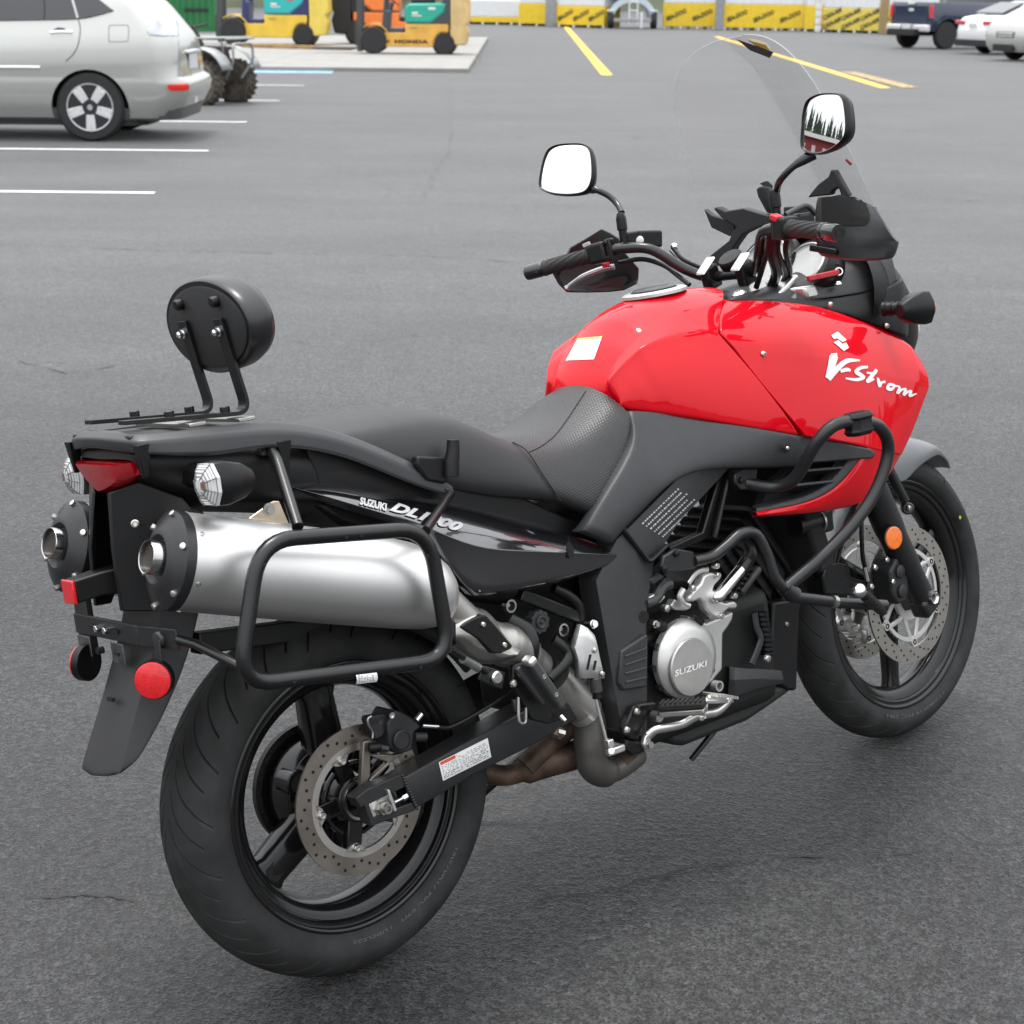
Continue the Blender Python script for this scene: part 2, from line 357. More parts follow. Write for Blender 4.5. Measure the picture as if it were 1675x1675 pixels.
def groove_tyre(R, prof, pitch, Lg=.11, a0=.10, a1=.90, depth=.0055):
    # prof: (y, r) across the whole section; mesh columns follow the curve of the cut grooves, so each groove has clean walls
    n = len(prof); arc = [0.0]
    for i in range(1, n): arc.append(arc[-1] + math.hypot(prof[i][0] - prof[i - 1][0], prof[i][1] - prof[i - 1][1]))
    mid_ = arc[n // 2]; edge_ = max(range(n), key=lambda i: prof[i][0]); half = arc[edge_] - mid_
    av = [(q - mid_) / half for q in arc]
    npit = max(8, round(2 * pi * R / pitch)); pitch = 2 * pi * R / npit; g = .0062; cols = []
    for k in range(npit):
        for side in (-1, 1):
            u0 = k * pitch + (0 if side < 0 else pitch / 2)
            cols += [(u0, 0, k), (u0 + .0007, side, k), (u0 + g - .0007, side, k), (u0 + g, 0, k), (u0 + pitch * .2, 0, k), (u0 + pitch * .35, 0, k)]
    vs = []; dep = []
    for (u, side, k) in cols:
        for (y, r), a in zip(prof, av):
            t = min(1.0, max(0.0, (abs(a) - a0) / (a1 - a0))); th = (u + Lg * math.sqrt(t) * (1 if abs(a) <= a1 else 1)) / R; d = 0.0
            lim = a1 if k % 2 else a1 * .80
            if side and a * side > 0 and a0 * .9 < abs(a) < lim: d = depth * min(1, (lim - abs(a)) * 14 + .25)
            vs.append((cos(th) * (r - d), y, sin(th) * (r - d))); dep.append(d)
    nth = len(cols); fs = []
    for i in range(nth):
        j = (i + 1) % nth
        for m in range(n - 1): fs.append((i * n + m, j * n + m, j * n + m + 1, i * n + m + 1))
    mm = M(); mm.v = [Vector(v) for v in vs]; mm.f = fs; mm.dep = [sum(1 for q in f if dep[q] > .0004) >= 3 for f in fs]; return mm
GROOVE_SHADE = mat('groove_shade', (.004, .004, .004), .85, spec=.05)  # near-black colour that paints shade into the tread grooves
def grooved(mm, o):                             # groove faces get a blacker rubber, shade painted into the recesses
    o.data.materials.append(GROOVE_SHADE); o.data.polygons.foreach_set('material_index', [1 if d else 0 for d in mm.dep]); return o
def section(pts, k):                           # resample half section (y, r) crown to bead, mirrored to a whole section
    q = spl([Vector((p[0], p[1], 0)) for p in pts], k); h = [(v.x, v.y) for v in q]
    return [(-y, r) for y, r in h[::-1]] + h[1:]
def arc_text(body, r, y, a0, a1, hgt, side=-1):  # lettering laid round a wheel's sidewall
    uv, fs = text_mesh(body, bold=0.02); vs = []
    for u, v in uv:
        a = a0 + (a1 - a0) * u; rr = r + hgt * (v - 0.5); vs.append((cos(a) * rr, y, sin(a) * rr))
    return vs, fs
def xform(c, st):
    return (MS if st else Matrix.Identity(4)) @ Matrix.Translation(c)

# --- rear wheel
RT = xform((0, 0, RR), False)
rw = empty('rear_wheel', parent=BIKE)
prof = section([(0, .3209), (.018, .3195), (.036, .3145), (.052, .3055), (.064, .294), (.0715, .282), (.0745, .272), (.0738, .260), (.070, .249), (.064, .241), (.057, .2355)], 7)
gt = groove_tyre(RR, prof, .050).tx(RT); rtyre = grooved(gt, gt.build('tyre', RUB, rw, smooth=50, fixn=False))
rimh = [(.2370, .0540), (.2375, .0580), (.2345, .0605), (.2305, .0600), (.2275, .0565), (.2262, .0530), (.2225, .0520), (.2190, .0525), (.2165, .0500), (.2150, .0450), (.2090, .0430), (.2020, .0400), (.1950, .0320), (.1890, .0200), (.1870, .0060)]
rimp = [(r, -y) for r, y in rimh] + [(r, y) for r, y in rimh[::-1]] + [(.2370, .050), (.215, .040), (.200, .020), (.196, 0), (.200, -.020), (.215, -.040), (.2370, -.050)]
rim = M().lathe(rimp, (0, 0, 0), (0, 1, 0), 96, closed=True).tx(RT).build('rim', RIMB, rw, smooth=50)
def spokes(parent, T, angs, r0, r1, w0, w1, d0, d1, yc=0.0):
    for a in angs:
        e = Vector((cos(a), 0, sin(a))); t = Vector((-sin(a), 0, cos(a))); Y = Vector((0, 1, 0)); rings = []
        for s in (0, .1, .3, .6, .85, 1.0):
            r = r0 + (r1 - r0) * s; wv = (w0 + (w1 - w0) * s) * (1.35 if s in (0, 1.0) else 1); dv = d0 + (d1 - d0) * s
            ring = []
            for k in range(12):
                b = 2 * pi * k / 12; c_, s_ = cos(b), sin(b); q = 0.45
                ring.append(e * r + t * (math.copysign(abs(c_) ** q, c_) * wv / 2) + Y * (yc + math.copysign(abs(s_) ** q, s_) * dv / 2))
            rings.append(ring)
        sp = M().loft(rings); sp.tx(T).build('spoke', RIMB, parent, smooth=50)
        # cast pocket near the rim end
        c = e * (r0 + (r1 - r0) * .78); pk = M().prism([c + Y * (yc - d1 / 2 - .0006) + e * x * .022 + t * z * w1 * .26 for x, z in ((-1, -1), (1, -1), (1.3, 0), (1, 1), (-1, 1))], (0, .0005, 0))
        pk.tx(T).build('spoke_pocket', BLKHOLE, parent, smooth=0)
spokes(rw, RT, [radians(93), radians(213), radians(333)], .06, .192, .068, .060, .062, .046)
hub = M().lathe([(.026, -.085), (.034, -.085), (.036, -.05), (.046, -.04), (.05, -.01), (.088, .0), (.094, .02), (.094, .055), (.07, .062), (.03, .066)], (0, 0, 0), (0, 1, 0), 48)
for k in range(3):
    a = radians(153 + 120 * k); hub.cyl((cos(a) * .078, -.012, sin(a) * .078), (cos(a) * .078, .03, sin(a) * .078), .024, n=20)
hub.tx(RT).build('hub', RIMB, rw, smooth=40, bevel=.002)
for k in range(3):
    a = radians(153 + 120 * k); M().cyl((cos(a) * .078, -.0125, sin(a) * .078), (cos(a) * .078, -.0115, sin(a) * .078), .016, n=18).tx(RT).build('hub_recess', BLKHOLE, rw)
# sprocket and chain on the far side
spk = M(); nt_ = 41; ring = []
for k in range(nt_ * 2): ring.append((.105 if k % 2 else .098, 2 * pi * k / (nt_ * 2)))
for yy in (.071, .077): spk.add([(r * cos(a), yy, r * sin(a)) for r, a in ring] + [(.062 * cos(a), yy, .062 * sin(a)) for r, a in ring], [(i, (i + 1) % (2 * nt_), 2 * nt_ + (i + 1) % (2 * nt_), 2 * nt_ + i) for i in range(2 * nt_)])
M().lathe([(.100, .068), (.112, .068), (.112, .080), (.100, .080)], (0, 0, 0), (0, 1, 0), 64, closed=True).tx(RT).build('chain_run', mat('chain_dark', (.03, .028, .026), .5, metal=.6, var=.5, vs=200), rw)
spk.tx(RT).build('sprocket', SATIN, rw, smooth=0)
DISC = mat('rear_disc_steel', (0.26, 0.23, 0.20), 0.36, metal=0.9, var=0.22, vs=16)
CARR = mat('rear_disc_inner', (0.50, 0.48, 0.45), 0.34, metal=0.9, var=0.16, vs=20)
yd = -.0873
d = M().lathe([(.0985, yd - .0022), (.1300, yd - .0022), (.1300, yd + .0022), (.0985, yd + .0022)], (0, 0, 0), (0, 1, 0), 96, closed=True)
disc = d.tx(RT).build('brake_disc', DISC, rw, smooth=40)
d = M().lathe([(.0865, yd - .0026), (.0990, yd - .0026), (.0990, yd + .0026), (.0865, yd + .0026)], (0, 0, 0), (0, 1, 0), 96, closed=True)
for k in range(5):
    a = radians(-106 + 72 * k); e = Vector((cos(a), 0, sin(a))); t = Vector((-sin(a), 0, cos(a)))
    d.prism([e * .089 + t * .022 + Vector((0, yd - .0026, 0)), e * .078 + t * .0105 + Vector((0, yd - .0026, 0)), e * .0735 + Vector((0, yd - .0026, 0)), e * .078 - t * .0105 + Vector((0, yd - .0026, 0)), e * .089 - t * .022 + Vector((0, yd - .0026, 0))], (0, .005, 0))
d.tx(RT).build('disc_inner_ring', CARR, disc, smooth=40)
h = M()
for k in range(44):
    a = 2 * pi * k / 44; r = (.1055, .1135, .1215, .1135)[k % 4]; h.cyl((cos(a) * r, yd - .0027, sin(a) * r), (cos(a) * r, yd - .0020, sin(a) * r), .0030, n=10)
h.tx(RT).build('disc_holes', BLKHOLE, disc, smooth=0)
for k in range(5):
    a = radians(-106 + 72 * k); c = Vector((cos(a) * .082, yd - .0026, sin(a) * .082))
    b = M().lathe([(0, -.0045), (.0035, -.0045), (.0035, -.0062), (.0058, -.0062), (.0072, -.004), (.0075, 0)], c, (0, 1, 0), 18)
    b.tx(RT).build('disc_bolt', BOLTM, disc)
# disc carrier arms on the hub
ca = M()
for k in range(5):
    a = radians(-106 + 72 * k); e = Vector((cos(a), 0, sin(a)))
    ca.bar(e * .03 + Vector((0, yd + .014, 0)), e * .086 + Vector((0, yd + .010, 0)), .030, .016, (0, 1, 0))
ca.lathe([(.02, yd + .004), (.040, yd + .004), (.046, yd + .03), (.046, -.03)], (0, 0, 0), (0, 1, 0), 32)
ca.lathe([(.058, yd + .012), (.066, yd + .012), (.066, yd + .022), (.058, yd + .022)], (0, 0, 0), (0, 1, 0), 48, closed=True)
ca.tx(RT).build('disc_carrier', RIMB, rw, bevel=.002)
M().lathe([(.030, yd - .004), (.0345, yd - .004), (.0345, yd + .004), (.030, yd + .004)], (0, 0, 0), (0, 1, 0), 40, closed=True).tx(RT).build('dust_seal_ring', STEEL, rw)
LET = mat('tyre_lettering', (0.075, 0.075, 0.075), 0.6)
vs, fs = arc_text('150/70R17 M/C 69H   TUBELESS', .2530, -.0722, radians(-38), radians(-100), .010)
M().add(vs, fs).tx(RT).build('tyre_lettering', LET, rw, smooth=0)

# --- front wheel
FT = xform((1.535, 0, FRD), True)
fwh = empty('front_wheel', parent=BIKE)
prof = section([(0, .3293), (.014, .328), (.028, .323), (.040, .3145), (.0495, .304), (.0545, .294), (.0560, .286), (.0545, .275), (.0505, .2675), (.0465, .2635), (.0425, .2605)], 7)
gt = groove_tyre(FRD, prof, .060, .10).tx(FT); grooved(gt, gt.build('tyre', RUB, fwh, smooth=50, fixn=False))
rimp2 = [(r + .0245, y * .74) for r, y in rimp]
M().lathe(rimp2, (0, 0, 0), (0, 1, 0), 96, closed=True).tx(FT).build('rim', RIMB, fwh, smooth=50)
spokes(fwh, FT, [radians(-95), radians(27), radians(148)], .045, .217, .040, .034, .04, .03)
M().lathe([(.02, -.06), (.036, -.06), (.036, -.045), (.05, -.035), (.052, .035), (.036, .045), (.036, .06), (.02, .06)], (0, 0, 0), (0, 1, 0), 40).tx(FT).build('hub', RIMB, fwh, smooth=40)
FDISC = mat('front_disc_steel', (0.44, 0.42, 0.385), 0.33, metal=0.9, var=0.08, vs=20)
FCARR = mat('front_disc_carrier', (0.62, 0.61, 0.59), 0.42, metal=0.55, var=0.06)
for sg in (-1, 1):
    y0 = sg * .063
    d = M().lathe([(.1205, y0 - .0022), (.155, y0 - .0022), (.155, y0 + .0022), (.1205, y0 + .0022)], (0, 0, 0), (0, 1, 0), 96, closed=True)
    disc = d.tx(FT).build('brake_disc', FDISC, fwh, smooth=40)
    h = M()
    for k in range(66):
        a = 2 * pi * k / 66; r = (.128, .1375, .147)[k % 3]
        h.cyl((cos(a) * r, y0 - .0028 , sin(a) * r), (cos(a) * r, y0 + .0028, sin(a) * r), .0027, n=8)
    h.tx(FT).build('disc_holes', BLKHOLE, disc, smooth=0)
    c = M().lathe([(.096, y0 - .0028), (.105, y0 - .0028), (.105, y0 + .0028), (.096, y0 + .0028)], (0, 0, 0), (0, 1, 0), 72, closed=True)
    c.lathe([(.040, y0 - .0035), (.056, y0 - .0035), (.056, y0 + .0035), (.040, y0 + .0035)], (0, 0, 0), (0, 1, 0), 48, closed=True)
    for k in range(6):
        a = radians(32 - 61.5 * k)
        for s2 in (-1, 1):
            pts = []
            for t in (0, .25, .5, .75, 1):
                aa = a + s2 * radians(4 + 22 * (1 - t) ** 1.3); r = .052 + (.106 - .052) * t; pts.append((cos(aa) * r, y0, sin(aa) * r))
            c.tube(spl(pts, 3), .0058, n=8, flat=.6)
        e = Vector((cos(a), 0, sin(a)))
        c.cyl(e * .109 + Vector((0, y0 - .0042, 0)), e * .109 + Vector((0, y0 + .0042, 0)), .0098, n=18)
    car = c.tx(FT).build('disc_carrier', FCARR, disc, smooth=40)
    b = M()
    for k in range(6):
        a = radians(32 - 61.5 * k); e = Vector((cos(a), 0, sin(a))); o_ = e * .109 + Vector((0, y0, 0))
        for s3 in (-1, 1): b.lathe([(.0035, .0035), (.0035, .0052), (.0062, .0052), (.0066, .004)], o_, (0, s3, 0), 14)
    b.tx(FT).build('disc_bobbins', BLKHOLE, disc)
vs, fs = arc_text('110/80R19 M/C 59H', .2760, -.0556, radians(-68), radians(-115), .008)
M().add(vs, fs).tx(FT).build('tyre_lettering', LET, fwh, smooth=0)
M().cyl((cos(.5) * .272, -.0560, sin(.5) * .272), (cos(.5) * .272, -.0548, sin(.5) * .272), .0042, n=12).tx(FT).build('balance_mark', mat('yellow_mark', (.35, .45, .05), .6), fwh)
# --- bodywork: tank, side shrouds, seat, frame, tail
def V3(*a): return Vector(a)
def panel(name, rows, m, parent=None, sub=2, solid=.003, off=0, mirror=False, k=None, smooth=60):
    mm = M().grid(rows)
    return mm.build(name, m, parent or BIKE, sub=sub, solid=solid, off=off, smooth=smooth)
def mirr(rows): return [[Vector((p.x, -p.y, p.z)) for p in r] for r in rows]
# tank: right half rows from the centre line outwards, each row from the seat to the steering head
t0 = [V3(.660, 0, .920), V3(.672, 0, .955), V3(.708, 0, 1.008), V3(.768, 0, 1.058), V3(.832, 0, 1.081), V3(.9, 0, 1.090), V3(.975, 0, 1.092), V3(1.045, 0, 1.085)]
t1 = [V3(.664, -.042, .918), V3(.674, -.044, .953), V3(.712, -.050, 1.003), V3(.770, -.055, 1.050), V3(.832, -.060, 1.075), V3(.9, -.062, 1.085), V3(.97, -.065, 1.086), V3(1.035, -.065, 1.078)]
t2 = [V3(.673, -.070, .912), V3(.680, -.074, .950), V3(.720, -.086, .992), V3(.768, -.098, 1.024), V3(.826, -.108, 1.045), V3(.887, -.115, 1.052), V3(.945, -.115, 1.056), V3(.988, -.103, 1.060)]
t3 = [V3(.680, -.098, .902), V3(.669, -.088, .941), V3(.692, -.106, .968), V3(.730, -.126, .998), V3(.785, -.140, 1.013), V3(.84, -.152, 1.010), V3(.875, -.161, 1.006), V3(.899, -.166, 1.003)]
t6 = PL([(1008, 666, -.101), (1030, 669, -.118), (1062, 673, -.138), (1105, 679, -.158), (1155, 686, -.178), (1205, 694, -.195), (1260, 703, -.212), (1306, 711, -.226)])
lerp = lambda a, b, t, o=0: [p.lerp(q, t) + V3(0, -o, 0) for p, q in zip(a, b)]
tup = lerp(t3, t2, .14); tdn = lerp(t3, t6, .07, .001); t4 = lerp(t3, t6, .36, .009); t5 = lerp(t3, t6, .70, .009); t65 = lerp(t3, t6, .95, .003)
tin = [p + V3(0, .012, -.006) for p in t6]
half = [t0, t1, lerp(t1, t2, .85), t2, lerp(t2, t3, .18), tup, t3, tdn, t4, t5, t65, t6, tin]
half = [[r[0] + V3(.004, 0, -.02)] + [r[0], r[0].lerp(r[1], .25)] + r[1:3] + [r[2].lerp(r[3], .2), r[2].lerp(r[3], .8)] + r[3:-1] + [r[-2].lerp(r[-1], .85), r[-1], r[-1] + V3(.002, .010 if r[0].y < -.01 else 0, -.012)] for r in half]
rows = mirr(half[:0:-1]) + half
tank = M().grid(rows).build('fuel_tank', RED, BIKE, sub=2, smooth=180, crs=48)
bt = eval_bvh(tank)
hit, capn, _, _ = bt.ray_cast(V3(.902, 0, 1.3), V3(0, 0, -1)); capn = capn if capn.z > 0 else -capn; capc = hit + capn * .001
cap = M().lathe([(.066, -.004), (.066, .002), (.060, .005), (.044, .0055)], capc, capn, 48).build('filler_ring', mat('filler_ring_alu', (.62, .62, .62), .3, metal=.6), tank)
M().lathe([(.044, .0), (.044, .008), (.040, .0105), (.0, .0115)], capc, capn, 40).build('filler_cap', mat('filler_cap_black', (.03, .032, .034), .35), tank)
ck = M().lathe([(.047, .004), (.047, .0062), (.0435, .0062), (.0435, .004)], capc, capn, 40, closed=True); ck.build('filler_gap', BLKHOLE, tank)
M().prism(PL([(1020, 672), (1075, 680), (1066, 735), (1012, 735)], -.095), (0, .19, 0)).build('tank_mount', PLAS, BIKE, bevel=.004)
# white caution sticker on the tank
def sticker(q, bvh, name, m, parent, n=8, lift=.0012):
    rows = []
    for i in range(n + 1):
        rows.append(stick([((1 - i / n) * ((1 - j / n) * q[0][0] + j / n * q[1][0]) + i / n * ((1 - j / n) * q[3][0] + j / n * q[2][0]), (1 - i / n) * ((1 - j / n) * q[0][1] + j / n * q[1][1]) + i / n * ((1 - j / n) * q[3][1] + j / n * q[2][1])) for j in range(n + 1)], bvh, lift))
    return M().grid(rows).build(name, m, parent, smooth=60)
def decal_text(body, q, bvh, name, m, parent, lift=.0014, bold=.02, shear=0, fallY=-.2, spacing=1.0):
    uv, fs = text_mesh(body, bold=bold, shear=shear, spacing=spacing); Q = [Vector((a, b, 0)) for a, b in q]
    pts = [quad_map(Q, u, v) for u, v in uv]
    return M().add(stick([(p.x, p.y) for p in pts], bvh, lift, fallY), fs).build(name, m, parent, smooth=0)
sticker([(926, 590), (972, 588), (985, 552), (945, 556)], bt, 'caution_sticker', WHITED, tank)
sticker([(944, 557.5), (985, 553.5), (986, 550.5), (946, 554)], bt, 'sticker_band', mat('sticker_amber', (.75, .42, .08), .5), tank, lift=.0016)

# shroud on each side
seam = PL([(1188, 493, -.106), (1177, 515, -.136), (1179, 546, -.166), (1201, 570, -.178), (1239, 620, -.199), (1279, 667, -.214), (1317, 712, -.229)])
q1 = PL([(1250, 492, -.125), (1245, 515, -.160), (1245, 548, -.190), (1262, 575, -.200), (1284, 620, -.213), (1308, 668, -.223), (1338, 716, -.233)])
q2 = PL([(1330, 497, -.143), (1325, 520, -.175), (1325, 550, -.203), (1335, 582, -.215), (1350, 625, -.225), (1365, 672, -.232), (1380, 722, -.238)])
q3 = PL([(1400, 514, -.162), (1398, 540, -.190), (1398, 570, -.210), (1403, 600, -.222), (1410, 640, -.231), (1416, 685, -.237), (1420, 732, -.241)])
q4 = PL([(1452, 540, -.178), (1455, 562, -.196), (1455, 588, -.211), (1456, 615, -.221), (1456, 650, -.229), (1455, 690, -.234), (1450, 738, -.238)])
q5 = PL([(1490, 566, -.190), (1496, 582, -.200), (1500, 600, -.208), (1500, 625, -.215), (1494, 660, -.221), (1484, 698, -.225), (1468, 742, -.228)])
q6 = PL([(1506, 590, -.193), (1513, 603, -.199), (1518, 617, -.204), (1519, 634, -.208), (1508, 662, -.213), (1494, 702, -.217), (1474, 744, -.220)])
edge = [p + V3(.012, .03, -.004) for p in q6]
shr = [seam, q1, q2, q3, q4, lerp(q4, q5, .8), q5, lerp(q5, q6, .25), lerp(q5, q6, .8), q6, edge]
shr = [r[:3] + [r[2].lerp(r[3], .8), r[3], r[3].lerp(r[4], .2)] + r[4:6] + [r[5].lerp(r[6], .85), r[6]] for r in shr]
shr = [[p + V3(0, -.0015, 0) for p in r] for r in shr]
shr = [[r[0] + V3(0, .02, .004)] + r + [r[-1] + V3(0, .012, -.004)] for r in shr]
shr = [[p + V3(.001, .018, -.001) for p in shr[0]], shr[0], [a.lerp(b, .06) for a, b in zip(shr[0], shr[1])]] + shr[1:]
for sg in (1, -1):
    rs = shr if sg > 0 else mirr(shr)
    o = M().grid(rs).build('side_shroud', RED, BIKE, sub=2, smooth=180, crs=40)
    if sg > 0: shroud = o
bs = eval_bvh(shroud)
# lower red fin that sweeps under the air intake
fin_o = PL([(1474, 744, -.220), (1452, 785, -.220), (1424, 818, -.217), (1390, 830, -.213), (1340, 838, -.208), (1290, 843, -.205), (1234, 846, -.202)])
fin_i = PL([(1420, 732, -.241), (1400, 765, -.237), (1378, 790, -.233), (1355, 808, -.226), (1320, 823, -.218), (1280, 831, -.211), (1237, 838, -.205)])
fin_m = [a.lerp(b, .5) + V3(0, -.006, 0) for a, b in zip(fin_o, fin_i)]
rows = [[p + V3(0, .02, 0) for p in fin_i], fin_i, fin_m, fin_o, [p + V3(.004, .022, .002) for p in fin_o]]
for sg in (1, -1): M().grid(rows if sg > 0 else mirr(rows)).build('shroud_fin', RED, BIKE, sub=2, smooth=180, crs=40)
lip_i = PL([(1394, 742, -.233), (1380, 765, -.23), (1362, 784, -.226), (1342, 800, -.22), (1312, 813, -.213), (1275, 822, -.207), (1240, 830, -.202)])
rows = [[p + V3(0, .03, 0) for p in lip_i], lip_i, fin_i, [p + V3(0, .01, -.003) for p in fin_i]]
for sg in (1, -1): M().grid(rows if sg > 0 else mirr(rows)).build('intake_lip', GPLAS, BIKE, sub=1, smooth=60)
ho = P(1384, 790, -.2305); M().cyl(ho, ho + V3(0, .004, 0), .006, n=14).build('fin_recess', BLKHOLE, BIKE)
# horizontal grey blade at the intake, louvres behind it, cavity
bl = PL([(1308, 712, -.222), (1380, 724, -.236), (1425, 734, -.246), (1436, 742, -.247), (1428, 750, -.243), (1390, 753, -.238), (1330, 757, -.228), (1304, 766, -.215)])
M().prism(bl, (0, .03, 0)).build('intake_blade', GPLAS, BIKE, bevel=.004)
for (a, b_) in (((1300, 776), (1392, 768)), ((1290, 799), (1372, 790))):
    u = P(*a, -.195); v = P(*b_, -.205); M().bar(u, v, .05, .006, (0, .35, 1)).build('intake_louvre', GPLAS, BIKE, bevel=.0015)
cav = PL([(1300, 760), (1400, 752), (1385, 790), (1340, 822), (1240, 838), (1260, 790)], -.165)
M().prism(cav, (0, .02, 0)).build('radiator_screen', BLKHOLE, BIKE)
# tank screw, screw in the grey cover
def screw(p, r=.0065, d=(0, -1, 0), parent=None, m=None, name='screw'):
    return M().lathe([(r, 0), (r, r * .25), (r * .7, r * .75), (r * .42, r * .8), (r * .36, r * .3), (0, r * .3)], p, d, 16).build(name, m or BOLTM, parent or BIKE)
for (x, y) in ((1248, 579),):
    screw(stick([(x, y)], bs, 0)[0], .0065, parent=shroud)
# emblem and script on the shroud
def brush(strokes, bvh, name, m, parent, lift=.0016):
    mm = M()
    for pts, wds in strokes:
        c = spl([Vector((x, y, 0)) for x, y in pts], 6); n = len(c); A = []; B = []
        for i, p in enumerate(c):
            d = (c[min(i + 1, n - 1)] - c[max(i - 1, 0)]).normalized(); s = Vector((-d.y, d.x, 0)); f = i / (n - 1) * (len(wds) - 1); k = min(int(f), len(wds) - 2); wv = wds[k] + (wds[k + 1] - wds[k]) * (f - k)
            A.append(((p + s * wv / 2).x, (p + s * wv / 2).y)); B.append(((p - s * wv / 2).x, (p - s * wv / 2).y))
        mm.grid([stick(A, bvh, lift), stick(B, bvh, lift)])
    return mm.build(name, m, parent, smooth=0)
zz = lambda L: [(1120 + x * .27463, 440 + y * .27463) for x, y in L]
LOGO = mat('silver_white_decal', (.74, .75, .74), .3, var=.02)
brush([(zz([(885, 520), (868, 590), (850, 650)]), [14.3, 11.7, 9.1]), (zz([(850, 655), (900, 600), (960, 550), (1040, 545)]), [10.4, 9.1, 7.8, 2.6]), (zz([(868, 520), (905, 518)]), [7.8, 9.1]),
       (zz([(925, 610), (960, 600), (985, 605)]), [5.2, 6.5, 3.9])], bs, 'script_initial', LOGO, shroud)
brush([(zz([(1088, 585), (1045, 590), (1018, 612), (1045, 632), (1062, 648), (1020, 660), (955, 652)]), [3.9, 5.2, 6.5, 6.5, 5.2, 5.2, 2.6]),
       (zz([(1140, 600), (1110, 640), (1085, 668), (1100, 668), (1125, 655)]), [5.2, 6.5, 5.2, 3.9, 2.6]), (zz([(1080, 618), (1110, 622), (1140, 620)]), [2.6, 3.9, 2.6]),
       (zz([(1145, 648), (1150, 665), (1158, 698), (1168, 678), (1192, 672)]), [2.6, 5.2, 5.2, 3.9, 3.9]),
       (zz([(1240, 690), (1215, 690), (1205, 712), (1228, 716), (1245, 698), (1238, 690)]), [3.9, 5.2, 5.2, 5.2, 3.9, 3.9]),
       (zz([(1245, 695), (1275, 705), (1265, 738), (1285, 722), (1312, 716), (1302, 748), (1320, 735), (1345, 728), (1338, 755), (1378, 742)]), [2.6, 3.9, 5.2, 3.9, 3.9, 5.2, 3.9, 3.9, 5.2, 1.3])], bs, 'script_letters', LOGO, shroud)
for q in ([(870, 398), (908, 376), (962, 425), (938, 438), (905, 415), (885, 420)], [(885, 440), (912, 425), (935, 448), (958, 440), (975, 470), (945, 490)]):
    pts = zz(q); n = len(pts); c = (sum(p[0] for p in pts) / n, sum(p[1] for p in pts) / n); v = stick(pts + [c], bs, .0018)
    M().add(v, [(i, (i + 1) % n, n) for i in range(n)]).build('maker_emblem', LOGO, shroud, smooth=0)

# seat: right-half sections along its length, mirrored
VIN = mat('seat_vinyl', (.018, .018, .0187), .46, var=.06, bump=.35, bs=900)
def textured_vinyl():
    m = mat('textured_vinyl', (.020, .020, .0208), .40, var=.05); n = m.node_tree; b = n.nodes['Principled BSDF']; tc = n.nodes.new('ShaderNodeTexCoord')
    mp = n.nodes.new('ShaderNodeMapping'); mp.inputs['Rotation'].default_value = (0.3, .2, .785); n.links.new(tc.outputs['Object'], mp.inputs['Vector'])
    v = n.nodes.new('ShaderNodeTexVoronoi'); v.inputs['Scale'].default_value = 210; v.inputs['Randomness'].default_value = .12; n.links.new(mp.outputs[0], v.inputs['Vector'])
    bp = n.nodes.new('ShaderNodeBump'); bp.inputs['Strength'].default_value = .6; bp.inputs['Distance'].default_value = .0016; n.links.new(v.outputs['Distance'], bp.inputs['Height']); n.links.new(bp.outputs[0], b.inputs['Normal'])
    return m
TVIN = textured_vinyl()
def seat_sec(X, zt, w, ysh, zsh, yb, zb, xb=0.0, xm=0.0):
    # centre, crown, shoulder, upper side, lower side, bottom
    return [V3(X, 0, zt), V3(X, -w * .55, zt - .002), V3(X, -w, zt - .014), V3(X + xm * .3, -ysh, zsh), V3(X + xm, -(ysh * .4 + yb * .6) - .004, zsh * .5 + zb * .5), V3(X + xb, -yb, zb), V3(X + xb, -yb + .03, zb - .004)]
rear_secs = [seat_sec(-.03, .966, .080, .094, .942, .094, .910), seat_sec(.05, .968, .092, .110, .940, .115, .885), seat_sec(.13, .969, .100, .122, .938, .132, .855), seat_sec(.20, .968, .104, .130, .932, .145, .830),
             seat_sec(.26, .958, .108, .134, .922, .152, .812), seat_sec(.31, .935, .110, .136, .902, .156, .795), seat_sec(.35, .912, .110, .138, .880, .160, .780, .02, .01), seat_sec(.385, .893, .108, .138, .862, .164, .768, .035, .018), seat_sec(.41, .884, .106, .137, .853, .167, .757, .045, .02)]
front_secs = [seat_sec(.41, .884, .106, .137, .853, .167, .757, .045, .02), seat_sec(.455, .874, .104, .136, .845, .172, .735, .045, .022), seat_sec(.50, .872, .099, .134, .845, .175, .716, .035, .028), seat_sec(.545, .878, .097, .136, .852, .178, .704, .01, .03),
              seat_sec(.585, .892, .097, .136, .866, .173, .728, .0, .03), seat_sec(.618, .909, .094, .130, .884, .165, .775, .005, .025), seat_sec(.645, .925, .086, .120, .902, .155, .828, .012, .015), seat_sec(.666, .936, .076, .104, .908, .146, .858, .012, .008)]
for nm, ss, mt in (('passenger_seat', rear_secs, VIN), ('rider_seat', front_secs, TVIN)):
    full = [[Vector((p.x, -p.y, p.z)) for p in s[:0:-1]] + s for s in ss]
    o = M().grid(full).build(nm, mt, BIKE, sub=2, smooth=180)
    if nm == 'rider_seat': bseat = eval_bvh(o); rseat = o
# seams on the seat
SEAMM = mat('seam_thread', (.008, .008, .008), .8)
for pts in ([(812, 748), (850, 744), (880, 733), (905, 715), (925, 690), (945, 660), (958, 640)],):
    M().tube(stick([(v.x, v.y) for v in spl([Vector((*p, 0)) for p in pts], 6)], bseat, .0003), .0012, n=5).build('seat_seam', SEAMM, rseat)
jl = [p for p in front_secs[0]]; sj = spl([p + V3(-.001, 0, .0005) for p in jl[2:6]], 6); M().tube([p + V3(0, -.001, 0) for p in sj], .0013, n=5).build('seat_seam', SEAMM, rseat)

